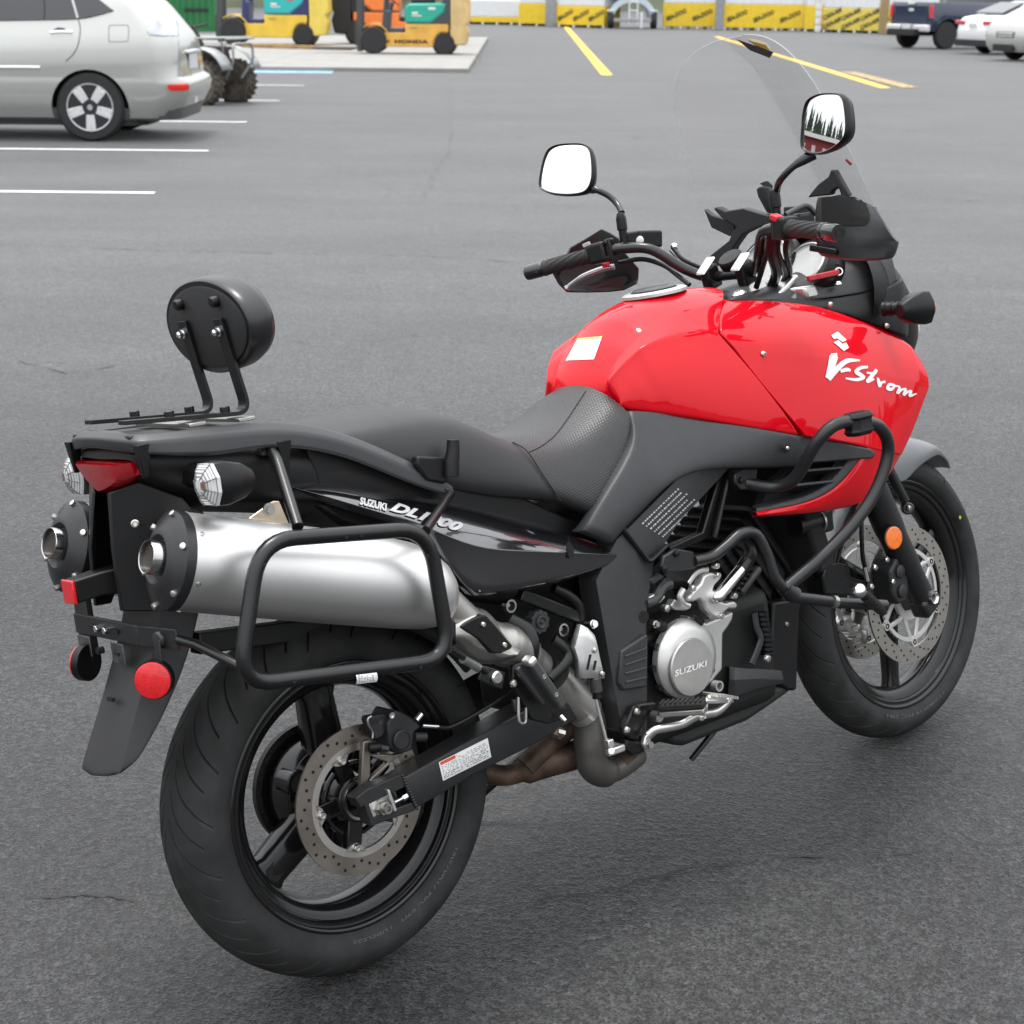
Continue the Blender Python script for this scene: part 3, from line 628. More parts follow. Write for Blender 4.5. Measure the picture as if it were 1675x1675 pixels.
# grey frame cover below the tank
cout = PL([(1307, 713, -.228), (1265, 705, -.214), (1215, 697, -.199), (1160, 689, -.181), (1110, 681, -.164), (1060, 672, -.142), (1030, 672, -.132), (1040, 704, -.158), (1034, 732, -.170), (1017, 766, -.178), (988, 812, -.183), (955, 867, -.182)])
cinn = PL([(1308, 764, -.214), (1260, 767, -.211), (1215, 766, -.209), (1175, 766, -.206), (1142, 770, -.203), (1115, 780, -.201), (1098, 791, -.199), (1083, 804, -.198), (1068, 818, -.197), (1052, 834, -.196), (1030, 858, -.194), (1003, 888, -.189)])
cA = [a.lerp(b, .07) + V3(0, -.004, 0) for a, b in zip(cout, cinn)]; cB = [a.lerp(b, .5) + V3(0, -.010, 0) for a, b in zip(cout, cinn)]; cC = [a.lerp(b, .90) + V3(0, -.007, 0) for a, b in zip(cout, cinn)]
rows = [[p + V3(0, .02, 0) for p in cout], cout, cA, cB, cC, cinn, [p + V3(0, .025, 0) for p in cinn]]
rows = [[r[0] + V3(.004, .02, 0)] + r + [r[-1] + V3(-.002, .02, -.004)] for r in rows]
for sg in (1, -1):
    M().grid(rows if sg > 0 else mirr(rows)).build('frame_cover', GPLAS, BIKE, sub=2, smooth=180, crs=50)
c0 = P(1286, 733, -.2335); M().lathe([(.0085, -.003), (.0085, .002)], c0, (0, 1, 0), 18).build('screw_recess', BLKHOLE, BIKE); screw(c0 + V3(0, -.003, 0), .0045)

# aluminium beam frame
def plate(pts, Y, thick, name, m, parent=None, bevel=.004, both=False):
    p3 = PL(pts, Y); mm = M().prism(p3, (0, thick, 0))
    o = mm.build(name, m, parent or BIKE, bevel=bevel)
    if both: M().prism([Vector((p.x, -p.y, p.z)) for p in p3], (0, -thick, 0)).build(name, m, parent or BIKE, bevel=bevel)
    return o
def rowpanel(name, rows, m, back=.03, **k):
    rows = [PL(r) for r in rows]; rows = [[p + V3(0, back, 0) for p in rows[0]]] + rows + [[p + V3(0, back, 0) for p in rows[-1]]]
    rows = [[r[0] + V3(0, back, 0)] + r + [r[-1] + V3(0, back, 0)] for r in rows]
    return M().grid(rows).build(name, m, BIKE, smooth=30, **k)
beam = rowpanel('frame_beam', [[(1150, 757, -.178), (1110, 782, -.180), (1060, 832, -.182), (1008, 884, -.182), (975, 950, -.182), (987, 1020, -.180), (1003, 1115, -.178), (1018, 1195, -.175)],
               [(1172, 757, -.180), (1132, 790, -.182), (1082, 850, -.183), (1040, 905, -.186), (1000, 985, -.187), (1008, 1062, -.185), (1020, 1130, -.182), (1028, 1200, -.178)],
               [(1198, 760, -.172), (1165, 795, -.172), (1112, 852, -.172), (1070, 915, -.174), (1058, 990, -.176), (1056, 1060, -.176), (1058, 1130, -.176), (1058, 1205, -.174)]], FRAMEM, .05, bevel=.003)
bfr = eval_bvh(beam)
M().mirror() if False else None
lb = M(); lb.v = [Vector((v.co.x, -v.co.y, v.co.z)) for v in beam.data.vertices]; lb.f = [list(p.vertices) for p in beam.data.polygons]; lb.build('frame_beam', FRAMEM, BIKE, smooth=30, bevel=.003)
# printed caution text on the beam
UNREAD = mat('pale_print', (.5, .5, .5), .6)
for i, wd in enumerate((1.0, .94, .98, .9, .96, .7)):
    a = Vector((1050 + i * 6.6, 857 + i * 4.2, 0)); dr = Vector((62, -60, 0)) * wd; rnd = random.Random(i); t = 0; mm = M()
    while t < .96:
        L = rnd.uniform(.02, .05); p = a + dr * t; q_ = a + dr * min(1, t + L); nrm = Vector((.66, .62, 0)) * 1.35
        mm.add(stick([(p.x - nrm.x, p.y - nrm.y), (q_.x - nrm.x, q_.y - nrm.y), (q_.x + nrm.x, q_.y + nrm.y), (p.x + nrm.x, p.y + nrm.y)], bfr, .001, -.18), [(0, 1, 2, 3)]); t += L + rnd.uniform(.012, .03)
    mm.build('caution_print', UNREAD, beam, smooth=0)
# vent recess with ribs in the lower frame plate
vent = PL([(1016, 1065), (1060, 1036), (1060, 1124), (1020, 1130), (1013, 1118)], -.1895); ventp = M().prism(vent, (0, .012, 0)).build('vent_cover', GPLAS, BIKE, bevel=.004)
for i in range(4): M().bar(P(1022 + i * .5, 1074 + 14 * i, -.1905), P(1058, 1060 + 16 * i, -.1905), .003, .004).build('vent_rib', FRAMEM, ventp, bevel=.001)
hc = stick([(1053 + 8.5 * cos(2 * pi * k / 20), 1009 + 10.5 * sin(2 * pi * k / 20)) for k in range(20)], bfr, .0008, -.18); M().add(hc, [list(range(20))]).build('frame_hole', BLKHOLE, beam, smooth=0)
# thin frame rail in front of the beam
M().tube(fillet(PL([(1018, 864, -.187), (1062, 920, -.189), (1090, 893, -.186)]), .01), .005, n=8).build('frame_rail', SATIN, BIKE)
M().tube(PL([(1192, 772, -.16), (1168, 880, -.165)]), .006, n=8).build('frame_rail', SATIN, BIKE)
plate([(1180, 765), (1205, 770), (1160, 880), (1100, 908), (1095, 895), (1150, 870)], -.155, .02, 'side_frame', SATIN, bevel=.003)

# glossy tail side panels
top = PL([(476, 791, -.120), (518, 770, -.105), (600, 787, -.108), (690, 801, -.115), (760, 820, -.118), (850, 846, -.128), (930, 869, -.140), (1004, 897, -.165)])
mid = PL([(476, 794, -.134), (524, 794, -.146), (600, 812, -.156), (690, 836, -.170), (770, 864, -.184), (850, 876, -.184), (930, 888, -.182), (1008, 903, -.180)])
cre = PL([(478, 797, -.140), (528, 810, -.162), (600, 832, -.174), (690, 858, -.190), (778, 898, -.208), (850, 901, -.207), (930, 904, -.202), (1010, 908, -.186)])
bot = PL([(482, 801, -.138), (532, 822, -.150), (600, 845, -.160), (690, 872, -.178), (776, 978, -.198), (850, 967, -.196), (930, 951, -.192), (1002, 922, -.182)])
cre2 = [a.lerp(b, .1) + V3(0, .001, 0) for a, b in zip(cre, bot)]; cre0 = [a.lerp(b, .12) + V3(0, .0, 0) for a, b in zip(cre, mid)]
rows = [[p + V3(0, .02, .002) for p in top], top, mid, cre0, cre, cre2, bot, [p + V3(0, .025, .003) for p in bot]]
for sg in (1, -1):
    o = M().grid(rows if sg > 0 else mirr(rows)).build('tail_side_panel', GLOSS, BIKE, sub=2, smooth=180, crs=28)
    if sg > 0: tsp = o; btp = eval_bvh(o)
dk = mat('silver_print', (.40, .40, .41), .35)
decal_text('SUZUKI', [(587, 826), (631, 837), (632, 825), (589, 814)], btp, 'maker_name', dk, tsp, bold=.045, lift=.002)
decal_text('DL1000', [(636, 836), (752, 872), (758, 857), (642, 821)], btp, 'model_name', dk, tsp, bold=.05, shear=.35, lift=.002)
M().cyl(*[P(934, 897 + 0, -.206), P(934, 897, -.198)], .0, n=3) if False else None
hl = PL([(929, 888), (937, 892), (940, 908), (932, 914), (928, 900)], -.2035); M().prism(hl, (0, .004, 0)).build('panel_slot', BLKHOLE, tsp, bevel=0)
M().prism(PL([(490, 695), (640, 745), (735, 770), (860, 815), (950, 858), (1000, 890), (850, 866), (700, 826), (520, 792)], -.132), (0, .264, 0)).build('seat_base', PLAS, BIKE, bevel=.004)
# inner tail frame and mudguard in the shade under the seat
inner = PL([(480, 800), (780, 880), (960, 900), (1000, 960), (985, 1010), (930, 1000), (820, 990), (770, 985), (700, 900), (560, 860)], -.11)
M().prism(inner, (0, .22, 0)).build('battery_box', PLAS, BIKE, bevel=.01)

# folded strap with a wrapped upright, on the right edge of the passenger seat
M().prism(PL([(684, 746), (726, 748), (735, 772), (730, 792), (700, 786), (682, 762)], -.168), (0, .02, 0)).build('strap_base', PLAS, BIKE, bevel=.004)
M().tube([P(738, 780, -.172), P(738, 755, -.172), P(741, 738, -.172), P(741, 719, -.172)], [.014, .0135, .0115, .0105], n=14).build('strap_post', PLAS, BIKE, smooth=50, bevel=.001)
# --- tail: cowl, lamp, rails, carrier plate, backrest, mudguard, indicators
REDL = mat('red_lens', (.28, .002, .006), .12, coat=1, var=.15, vs=60)
REDR = mat('red_reflector', (.62, .006, .012), .3, coat=.6, var=.2, vs=220, bump=.4, bs=300)
ORNG = mat('orange_reflector', (.85, .17, .01), .28, coat=.6, var=.15, vs=200, bump=.4, bs=300)
def clear_mat():
    m = mat('clear_lens', (.60, .60, .59), .12, coat=1, var=.12, vs=40); return m
CLEAR = clear_mat()
# tail cowl: right-half sections from the lamp forwards
def half_secs(name, secs, m, sub=2, crs=45, parent=None, smooth=180):
    full = [[Vector((p[0], -p[1], p[2])) for p in s[::-1] if p[1] != 0] + [Vector(p) for p in s] for s in secs]
    return M().grid(full).build(name, m, parent or BIKE, sub=sub, smooth=smooth, crs=crs)
def sec(*pts): return [Vector(p) for p in pts]
cowl = half_secs('tail_cowl', [
    sec((-.335, 0, .966), (-.333, -.05, .968), (-.325, -.090, .966), (-.320, -.096, .955), (-.316, -.085, .930), (-.318, -.03, .908), (-.318, 0, .904)),
    sec((-.33, 0, .985), (-.328, -.05, .985), (-.322, -.096, .974), (-.315, -.104, .955), (-.305, -.092, .920), (-.300, -.035, .885), (-.300, 0, .885)),
    sec((-.26, 0, .992), (-.26, -.055, .990), (-.26, -.105, .974), (-.255, -.116, .950), (-.245, -.105, .895), (-.24, -.045, .865), (-.24, 0, .865)),
    sec((-.15, 0, .985), (-.15, -.06, .983), (-.15, -.115, .964), (-.15, -.130, .935), (-.145, -.118, .87), (-.14, -.055, .845), (-.14, 0, .845)),
    sec((-.03, 0, .965), (-.03, -.06, .962), (-.03, -.118, .942), (-.03, -.136, .91), (-.03, -.13, .85), (-.03, -.06, .82), (-.03, 0, .82)),
    sec((.10, 0, .93), (.10, -.06, .925), (.10, -.118, .905), (.10, -.135, .88), (.10, -.132, .82), (.10, -.06, .79), (.10, 0, .79))], PLAS)
# lamp
def pquad(L, X=None, Y=None): return [P(x, y, Y=Y, X=X) for x, y in L]
lampo = [V3(-.331, .093, .963), V3(-.338, .0, .966), V3(-.331, -.093, .963), V3(-.326, -.093, .942), V3(-.330, -.055, .922), V3(-.330, 0, .909), V3(-.330, .012, .908), V3(-.332, .05, .930)]
c = V3(-.352, 0, .945); ins = [p.lerp(c, .22) + V3(-.010, 0, 0) for p in lampo]
mm = M().grid([[p + V3(.02, 0, 0) for p in lampo], lampo, ins], True); n_ = len(mm.v); mm.add([sum(ins, Vector()) / 8 + V3(-.003, 0, 0)], []); mm.f += [(16 + i, 16 + (i + 1) % 8, n_) for i in range(8)]
lamp = mm.build('tail_lamp', REDL, BIKE, sub=1, smooth=50, crs=35)
# grab rail: one arm each side joined round the back, with its faceted outer face
railt = [V3(-.325, 0, 1.012), V3(-.325, -.060, 1.010), V3(-.312, -.100, 1.004), V3(-.26, -.114, 1.000), V3(-.16, -.124, .997), V3(-.08, -.130, .988), V3(.0, -.136, .965), V3(.08, -.143, .925), V3(.16, -.150, .875), V3(.215, -.156, .832)]
railo = [V3(-.345, 0, 1.002), V3(-.345, -.066, 1.0), V3(-.325, -.116, .994), V3(-.265, -.134, .989), V3(-.165, -.143, .984), V3(-.085, -.150, .974), V3(-.003, -.154, .950), V3(.078, -.158, .910), V3(.158, -.162, .862), V3(.222, -.162, .826)]
railb = [V3(-.343, 0, .986), V3(-.343, -.066, .982), V3(-.323, -.116, .974), V3(-.275, -.136, .965), V3(-.205, -.142, .950), V3(-.125, -.150, .957), V3(-.015, -.155, .928), V3(.064, -.159, .888), V3(.148, -.164, .838), V3(.222, -.163, .808)]
railn = [p + V3(0, .02, .006) for p in railb]; railn[0] = V3(-.30, 0, 1.0); railn[1] = V3(-.30, -.05, .998); railn[2] = V3(-.30, -.09, .992)
rows = [railt, [a.lerp(b, .25) + V3(0, 0, .002) for a, b in zip(railt, railo)], railo, railb, railn, railt]
rail = M().grid([r[:0:-1] and [Vector((p.x, -p.y, p.z)) for p in r[:0:-1]] + r for r in rows]).build('grab_rail', mat('grab_rail_grey', (.028, .029, .031), .38, var=.05, bump=.15, bs=1400), BIKE, sub=2, smooth=180, crs=25, weld=.0001)
# carrier plate between the rails and its feet
M().prism([V3(-.33, .098, 1.004), V3(-.10, .112, .990), V3(-.02, .11, .972), V3(-.02, -.11, .972), V3(-.10, -.112, .990), V3(-.33, -.098, 1.004)], (0, 0, -.012)).build('carrier_deck', PLAS, BIKE, bevel=.003)
for (x, yy, z) in ((-.323, .112, .992), (-.318, -.113, .990), (-.09, -.145, .958), (-.09, .145, .958)):
    M().loft([[V3(x - a, yy - b, z) for a, b in ((.013, .008), (.013, -.008), (-.013, -.008), (-.013, .008))], [V3(x - a - .002, yy - b, z - .052) for a, b in ((.004, .004), (.004, -.004), (-.004, -.004), (-.004, .004))]]).build('luggage_hook', PLAS, BIKE, bevel=.0015)
# backrest: flat brackets bolted on the deck, two upright arms, round pad
bars = []
for s in (1, -1):
    y_ = .058 * s; off = 0.0
    pts = fillet([V3(-.318, y_, 1.022), V3(-.092, y_, 1.004), V3(-.108, y_, 1.035), V3(-.128, y_, 1.160)] if True else [], .022, 6)
    pts = fillet([V3(-.318, y_, 1.022), V3(-.094, y_, 1.003), V3(-.1235, y_, 1.160)], .028, 8)
    mm = M(); prev = None; rings = []
    for i, p in enumerate(pts):
        d_ = (pts[min(i + 1, len(pts) - 1)] - pts[max(0, i - 1)]).normalized(); nn = Vector((-d_.z, 0, d_.x))
        rings.append([p + nn * .0035 + V3(0, .0125, 0), p + nn * .0035 - V3(0, .0125, 0), p - nn * .0035 - V3(0, .0125, 0), p - nn * .0035 + V3(0, .0125, 0)])
    arm = mm.loft(rings).build('backrest_arm', SATIN, BIKE, smooth=40, bevel=.0008)
    for xx in (-.235, -.135):
        zz_ = 1.022 + (xx + .318) * (-.0805); M().cyl((xx, y_, zz_), (xx, y_, zz_ + .012), .0085, n=6).build('bolt', SATIN, arm, bevel=.001)
    b0 = V3(-.1205, y_, 1.140); M().lathe([(.0085, 0), (.0085, .004), (.006, .004), (.006, .011), (.0035, .014), (0, .0145)], b0 + V3(-.003, 0, 0), (-1, 0, -.2), 14).build('cap_nut', CHROME, arm)
for i in (0, 1): M().box((-.125 + .09 * i - .08, 0, 1.002 - .006 * i), (.03, .18, .006)).build('deck_shim', STEEL, BIKE, bevel=.001)
pn = V3(-1, 0, -.14).normalized(); pc = V3(-.111, 0, 1.147)     # oval pad; its hard back faces the rear
pu = V3(-.14, 0, 1).normalized()
def oval(t, a, b, n=56): return [pc + pn * t + V3(0, cos(2 * pi * k / n) * a, 0) + pu * (sin(2 * pi * k / n) * b) for k in range(n)]
pad = M().loft([oval(t, a, b) for t, a, b in ((0, .124, .070), (.0015, .130, .076), (-.001, .1325, .0785), (-.012, .1335, .0795), (-.036, .133, .079), (-.048, .128, .074), (-.055, .114, .062), (-.058, .07, .035))]).build('backrest_pad', mat('pad_vinyl', (.016, .016, .017), .30, var=.05, bump=.2, bs=500), BIKE, smooth=50)
M().loft([oval(-.004, .122, .068), oval(.0025, .122, .068), oval(.004, .119, .065)]).build('pad_back_plate', mat('pad_back', (.016, .016, .0165), .6, bump=.5, bs=700), pad)
for yy in (.058, -.058):
    M().lathe([(.0095, 0), (.0095, .009), (.0075, .0125), (.0, .013)], pc + pn * .004 + V3(0, yy, 0) + pu * .042, pn, 16).build('pad_button', PLAS, pad)
# rear mudguard: long flap with turned sides
fl = [  # (left edge, right edge of the rear face, side edge)
    (V3(-.262, 0.063, .880), V3(-.262, -.050, .880), V3(-.19, -.075, .875)),
    (V3(-.278, 0.065, .800), V3(-.275, -.052, .800), V3(-.21, -.078, .795)),
    (V3(-.305, 0.065, .705), V3(-.301, -.052, .703), V3(-.242, -.076, .698)),
    (V3(-.345, 0.065, .620), V3(-.340, -.052, .620), V3(-.282, -.073, .620)),
    (V3(-.385, 0.063, .545), V3(-.378, -.050, .548), V3(-.330, -.068, .552)),
    (V3(-.422, 0.061, .480), V3(-.405, -.050, .484), V3(-.372, -.062, .505)),
    (V3(-.427, 0.059, .466), V3(-.410, -.046, .476), V3(-.378, -.060, .498))]
rows = [[Vector((s.x, -s.y, s.z)), a, a.lerp(b, .5) + V3(-.003, 0, 0), b, s] for a, b, s in fl]
FLAP = mat('mudguard_grey', (.017, .017, .0177), .5, var=.08, vs=14, bump=.25, bs=1200)
M().grid(rows).build('rear_mudguard', FLAP, BIKE, sub=2, solid=.004, smooth=45, crs=30)
M().box((-.375, .012, .585), (.006, .018, .006)).build('flap_slot', BLKHOLE, BIKE)
# upper mudguard skirt below the lamp, both sides
sk = PL([(180, 806, -.03), (228, 790, -.088), (300, 815, -.10), (330, 850, -.10), (250, 1000, -.075), (200, 1000, -.05), (186, 900, -.045)])
M().prism(sk, (0, .01, 0)).build('tail_skirt', PLAS, BIKE, bevel=.003); M().prism([Vector((p.x, -p.y, p.z)) for p in sk], (0, -.01, 0)).build('tail_skirt', PLAS, BIKE, bevel=.003)
M().prism([V3(-.318, .045, .907), V3(-.318, -.045, .907), V3(-.262, -.05, .78), V3(-.262, .05, .78)], (.03, 0, 0)).build('tail_skirt_back', PLAS, BIKE, bevel=.003)
sc_ = P(221, 856, -.075); M().lathe([(.0065, 0), (.0065, .003), (.0045, .004), (.003, .001), (0, .001)], sc_ + V3(-.002, -.004, 0), (-.5, -.85, .1), 16).build('skirt_screw', BOLTM, BIKE)
# square reflector on its arm, number plate bracket
M().loft([[V3(-.405, y, z) for y, z in ((.048, .748), (.012, .748), (.012, .785), (.048, .785))], [V3(-.36, y, z) for y, z in ((.05, .752), (.008, .752), (.006, .790), (.05, .790))], [V3(-.27, y, z) for y, z in ((.05, .745), (-.03, .745), (-.03, .795), (.05, .795))]]).build('reflector_arm', PLAS, BIKE, bevel=.003)
M().box((-.4075, .030, .7665), (.006, .040, .038)).build('square_reflector', REDR, BIKE, bevel=.002)
BRK = mat('bracket_black', (.014, .014, .0146), .45, var=.2, vs=30)
def slab(a, b, hgt, th, name, m=None, up=(0, 0, 1), bev=.0015): return M().bar(a, b, th, hgt, up).build(name, m or BRK, BIKE, bevel=bev)
slab((-.347, .158, .690), (-.345, -.060, .690), .033, .006, 'plate_bracket')
slab((-.345, -.060, .690), (-.330, -.158, .690), .033, .006, 'plate_bracket')
for yy in (.085, .018):
    M().box((-.3515, yy, .690), (.002, .036, .0065)).build('bracket_slot', BLKHOLE, BIKE)
for yy in (.068, .038): M().cyl((-.348, yy, .690), (-.358, yy, .690), .0065, n=6).build('bolt', CHROME, BIKE, bevel=.001)
M().lathe([(.013, 0), (.013, .006), (.010, .010), (0, .0105)], (-.337, -.118, .690), (-1, -.15, 0), 12).build('bracket_knob', mat('knob_black', (.03, .03, .03), .2), BIKE, bevel=.001)
for y0_, y1_ in ((.148, .105), (.030, -.012)):
    o = slab((-.352, y0_, .655), (-.352, y1_, .655), .034, .003, 'plate_clip', mat('clip_worn', (.05, .05, .05), .4, var=.5, vs=60))
    M().box((-.3545, (y0_ + y1_) / 2, .655), (.002, .016, .005)).build('clip_slot', BLKHOLE, o)
M().cyl((-.345, .076, .652), (-.356, .076, .652), .006, n=12).build('bolt', BRK, BIKE)
slab((-.343, .130, .640), (-.343, .130, .745), .045, .012, 'bracket_upright', up=(0, 1, 0))
for s in (-1, 1):
    rc = V3(-.362, s * .120, .630)
    o = M().lathe([(.0275, -.006), (.0285, 0), (.0285, .006), (.026, .007)], rc, (-.72 if s < 0 else -.40, s * .69 if s < 0 else .91, .05), 40).build('round_reflector', REDR, BIKE)
    M().lathe([(.0285, .002), (.0305, .002), (.0305, -.012), (0, -.013)], rc, (-.72 if s < 0 else -.40, s * .69 if s < 0 else .91, .05), 40).build('reflector_housing', PLAS, o)
    slab(rc + V3(.012, 0, 0), (-.345, s * .118, .69), .02, .003, 'reflector_tab', up=(0, 1, 0))
# indicators
def indicator(c, ax, s, clear):
    ax = Vector(ax).normalized(); u = Vector((0, 0, 1)); sd_ = ax.cross(u).normalized(); root = empty('indicator', parent=BIKE)
    def hexa(t, a, b): return [c + ax * t + sd_ * (a * x) + u * (b * z) for x, z in ((-1, .35), (-.55, 1), (.55, 1), (1, .3), (1, -.3), (.55, -1), (-.55, -1), (-1, -.35))]
    M().loft([hexa(.0, .028, .033), hexa(-.018, .029, .034), hexa(-.05, .024, .027), hexa(-.075, .012, .014)]).build('housing', PLAS, root, bevel=.003, smooth=50)
    if clear:
        l = M().loft([hexa(.0, .027, .032), hexa(.006, .027, .032), hexa(.016, .020, .022), hexa(.022, .008, .009)]).build('lens', CLEAR, root, smooth=25, bevel=.001)
        for q_, t_ in ((.97, .0075), (.86, .0105), (.76, .0145), (.62, .0178), (.45, .0205)): M().tube(hexa(t_, .0268 * q_, .0315 * q_), .0009, n=5, closed=True).build('lens_rib', mat('lens_rib', (.16, .16, .17), .2), l)
        for x_, z_ in ((-1, .35), (-.55, 1), (.55, 1), (1, .3), (1, -.3), (.55, -1), (-.55, -1), (-1, -.35)): M().tube([c + ax * .0225 + sd_ * (x_ * .008) + u * (z_ * .009), c + ax * .0165 + sd_ * (x_ * .0195) + u * (z_ * .0215), c + ax * .0065 + sd_ * (x_ * .027) + u * (z_ * .032)], .0009, n=5).build('lens_rib', mat('lens_rib', (.16, .16, .17), .2), l)
        M().prism([c + ax * .0205 + sd_ * (a_ * s) + u * b_ for a_, b_ in ((.004, .005), (.004, -.005), (.015, -.009), (.015, .009))], ax * .002).build('bulb', mat('bulb_shade', (.16, .09, .07), .2), root, bevel=.003)
    return root
for s in (-1, 1):
    ci = V3(-.272, s * .224, .923); r_ = indicator(ci, (-1, s * .10, .06), s, True)
    M().loft([[V3(-.235, s * .20, .923) + V3(a * .016, 0, b * .017) for a, b in ((1, .5), (.4, 1), (-.4, 1), (-1, .5), (-1, -.5), (-.4, -1), (.4, -1), (1, -.5))], [V3(-.235, s * .10, .928) + V3(a * .02, 0, b * .021) for a, b in ((1, .5), (.4, 1), (-.4, 1), (-1, .5), (-1, -.5), (-.4, -1), (.4, -1), (1, -.5))]]).build('stalk', PLAS, r_, bevel=.002)

# --- mufflers
def brushed():
    m = mat('brushed_aluminium', (.80, .795, .785), .42, metal=1.0, var=.05, vs=8); n = m.node_tree; b = n.nodes['Principled BSDF']
    tc = n.nodes.new('ShaderNodeTexCoord'); mp = n.nodes.new('ShaderNodeMapping'); mp.inputs['Scale'].default_value = (4, 260, 260); n.links.new(tc.outputs['Object'], mp.inputs['Vector'])
    nz = n.nodes.new('ShaderNodeTexNoise'); nz.inputs['Scale'].default_value = 3; nz.inputs['Detail'].default_value = 3; n.links.new(mp.outputs[0], nz.inputs['Vector'])
    bp = n.nodes.new('ShaderNodeBump'); bp.inputs['Strength'].default_value = .025; bp.inputs['Distance'].default_value = .001; n.links.new(nz.outputs['Fac'], bp.inputs['Height']); n.links.new(bp.outputs[0], b.inputs['Normal']); return m
BRUSH = brushed()
BLU = mat('titanium_gold', (.58, .48, .36), .3, metal=.9, var=.15, vs=30)
def muffler(s):
    root = empty('muffler', parent=BIKE)
    a = V3(-.331, s * .170, .815); bq = V3(.075, s * .186, .690); ax = (bq - a).normalized(); up_ = V3(0, 0, 1); sd_ = ax.cross(up_).normalized(); up_ = sd_.cross(ax)
    L = (bq - a).length
    def ring(t, ry, rz, oy=0, oz=0, n=40): return [a + ax * t + sd_ * (cos(2 * pi * k / n) * ry + oy) + up_ * (sin(2 * pi * k / n) * rz + oz) for k in range(n)]
    M().grid([ring(t, ry, rz, oy, oz) for t, ry, rz, oy, oz in ((0, .0655, .0755, 0, 0), (.15, .066, .076, 0, 0), (.30, .066, .076, 0, 0), (.37, .066, .0755, 0, 0), (.43, .065, .0725, 0, -.002), (.47, .062, .066, 0, -.006), (.497, .055, .056, 0, -.011), (.512, .045, .045, 0, -.015), (.519, .03, .03, 0, -.018))], True).build('can', BRUSH, root, smooth=60)
    M().loft([ring(t, ry, rz) for t, ry, rz in ((.012, .0668, .0768), (-.004, .0668, .0768), (-.010, .060, .069), (-.016, .0485, .056), (-.017, .0470, .054), (-.022, .040, .045), (-.023, .036, .038), (-.014, .030, .030))]).build('end_cap', mat('end_cap_black', (.012, .012, .0135), .36, bump=.15, bs=900), root, smooth=40)
    tp = M().lathe([(.0262, .02), (.0262, -.037), (.0252, -.039), (.0240, -.038), (.0240, -.031)], a + up_ * .002, ax, 40); tp.build('tip', mat('tip_chrome', (.45, .45, .45), .18, metal=1), root, smooth=50)
    M().lathe([(.0239, -.032), (.0236, .016)], a + up_ * .002, ax, 32).build('tip_liner', mat('tip_soot', (.05, .042, .036), .5, metal=.5), root, smooth=50)
    M().lathe([(.0236, .0), (.0236, -.001), (0, -.001)], a + ax * .010 + up_ * .002, ax, 24).build('tip_inside', BLKHOLE, root)
    M().lathe([(.0155, .012), (.0155, -.028), (.0140, -.028), (.0140, .012)], a + up_ * .002, ax, 24).build('baffle', mat('baffle_burnt', (.10, .075, .055), .5, metal=.7), root, smooth=50)
    for k in range(6):
        an = radians(20 + 60 * k); p = a + ax * -.011 + sd_ * cos(an) * .0635 + up_ * sin(an) * .073; d_ = (sd_ * cos(an) * .6 + up_ * sin(an) * .6 - ax).normalized()
        M().lathe([(.0052, -.004), (.0052, .0015), (.003, .0025), (0, .0025)], p, d_, 10).build('cap_bolt', BOLTM, root)
        p = a + ax * .022 + sd_ * cos(an + .3) * .0655 + up_ * sin(an + .3) * .0755
        M().lathe([(.0042, -.002), (.004, .001), (.0018, .0018), (0, .001)], p, (sd_ * cos(an + .3) + up_ * sin(an + .3)), 10).build('rivet', STEEL, root)
    # hanger on top
    h0 = [(405, 848), (445, 819), (455, 819), (472, 858)]; pts = PL(h0, -.150) if s < 0 else [Vector((p.x, -p.y, p.z)) for p in PL(h0, -.150)]
    M().prism(pts, (0, s * .004, 0)).build('hanger', BLU, root, bevel=.003)
    hb = P(439, 833, -.154); hb.y *= -s; M().lathe([(.0105, 0), (.0105, .003), (.007, .003), (.007, .009), (0, .009)], hb, (0, s, 0), 16).build('hanger_bolt', STEEL, root)
    return root
muffler(-1); muffler(1)

# --- pannier rack on the right side
YR = -.285
RK = mat('rack_black', (.007, .007, .0074), .27, var=.08, bump=.12, bs=900)
loop = [(432, 868), (690, 862), (742, 1048), (400, 1118)]
lp = fillet(PL([(424, 884), (700, 864), (737, 1078), (390, 1122)], YR), .062, 7, closed=True)
rack = M().tube(lp, .0124, n=14, closed=True).build('pannier_rack', RK, BIKE, smooth=60)
def rackhole(x, y):
    p = P(x, y, YR - .0122); M().cyl(p, p + V3(0, .001, 0), .0032, n=12).build('rack_hole', BLKHOLE, rack)
for x, y in ((567, 878), (592, 876), (433, 924), (422, 972), (417, 993), (700, 910), (482, 1115), (689, 1091)): rackhole(x, y)
M().tube(fillet([P(438, 732, -.13), P(452, 748, -.16), P(487, 862, YR + .006)], .02), .0095, n=12).build('rack_strut', RK, rack, smooth=60)
M().lathe([(.0135, 0), (.0135, .006), (.010, .010), (.009, .015), (0, .015)], P(434, 741, -.128), (0, -.2, 1), 16).build('strut_screw', mat('screw_dark', (.05, .05, .05), .3, metal=.6), rack)
M().tube([P(738, 806, -.155), P(728, 820, -.18), P(697, 868, YR + .004)], .0085, n=12, flat=.8).build('rack_strut', RK, rack, smooth=60)
M().lathe([(.011, 0), (.011, .006), (.007, .009), (0, .009)], P(724, 803, -.152), (0, -.3, 1), 14).build('strut_screw', mat('screw_dark', (.05, .05, .05), .3, metal=.6), rack)
M().tube([V3(-.330, -.158, .690), V3(-.318, -.19, .683), P(405, 1096, YR + .004)], .0075, n=12).build('rack_strut', RK, rack, smooth=60)
M().tube([P(737, 1062, YR + .01), P(795, 1098, -.235)], .0062, n=10).build('rack_strut', RK, rack, smooth=60)
plate([(790, 1088), (827, 1100), (822, 1128), (783, 1112)], -.236, .006, 'strut_tab', RK, rack, bevel=.0015)
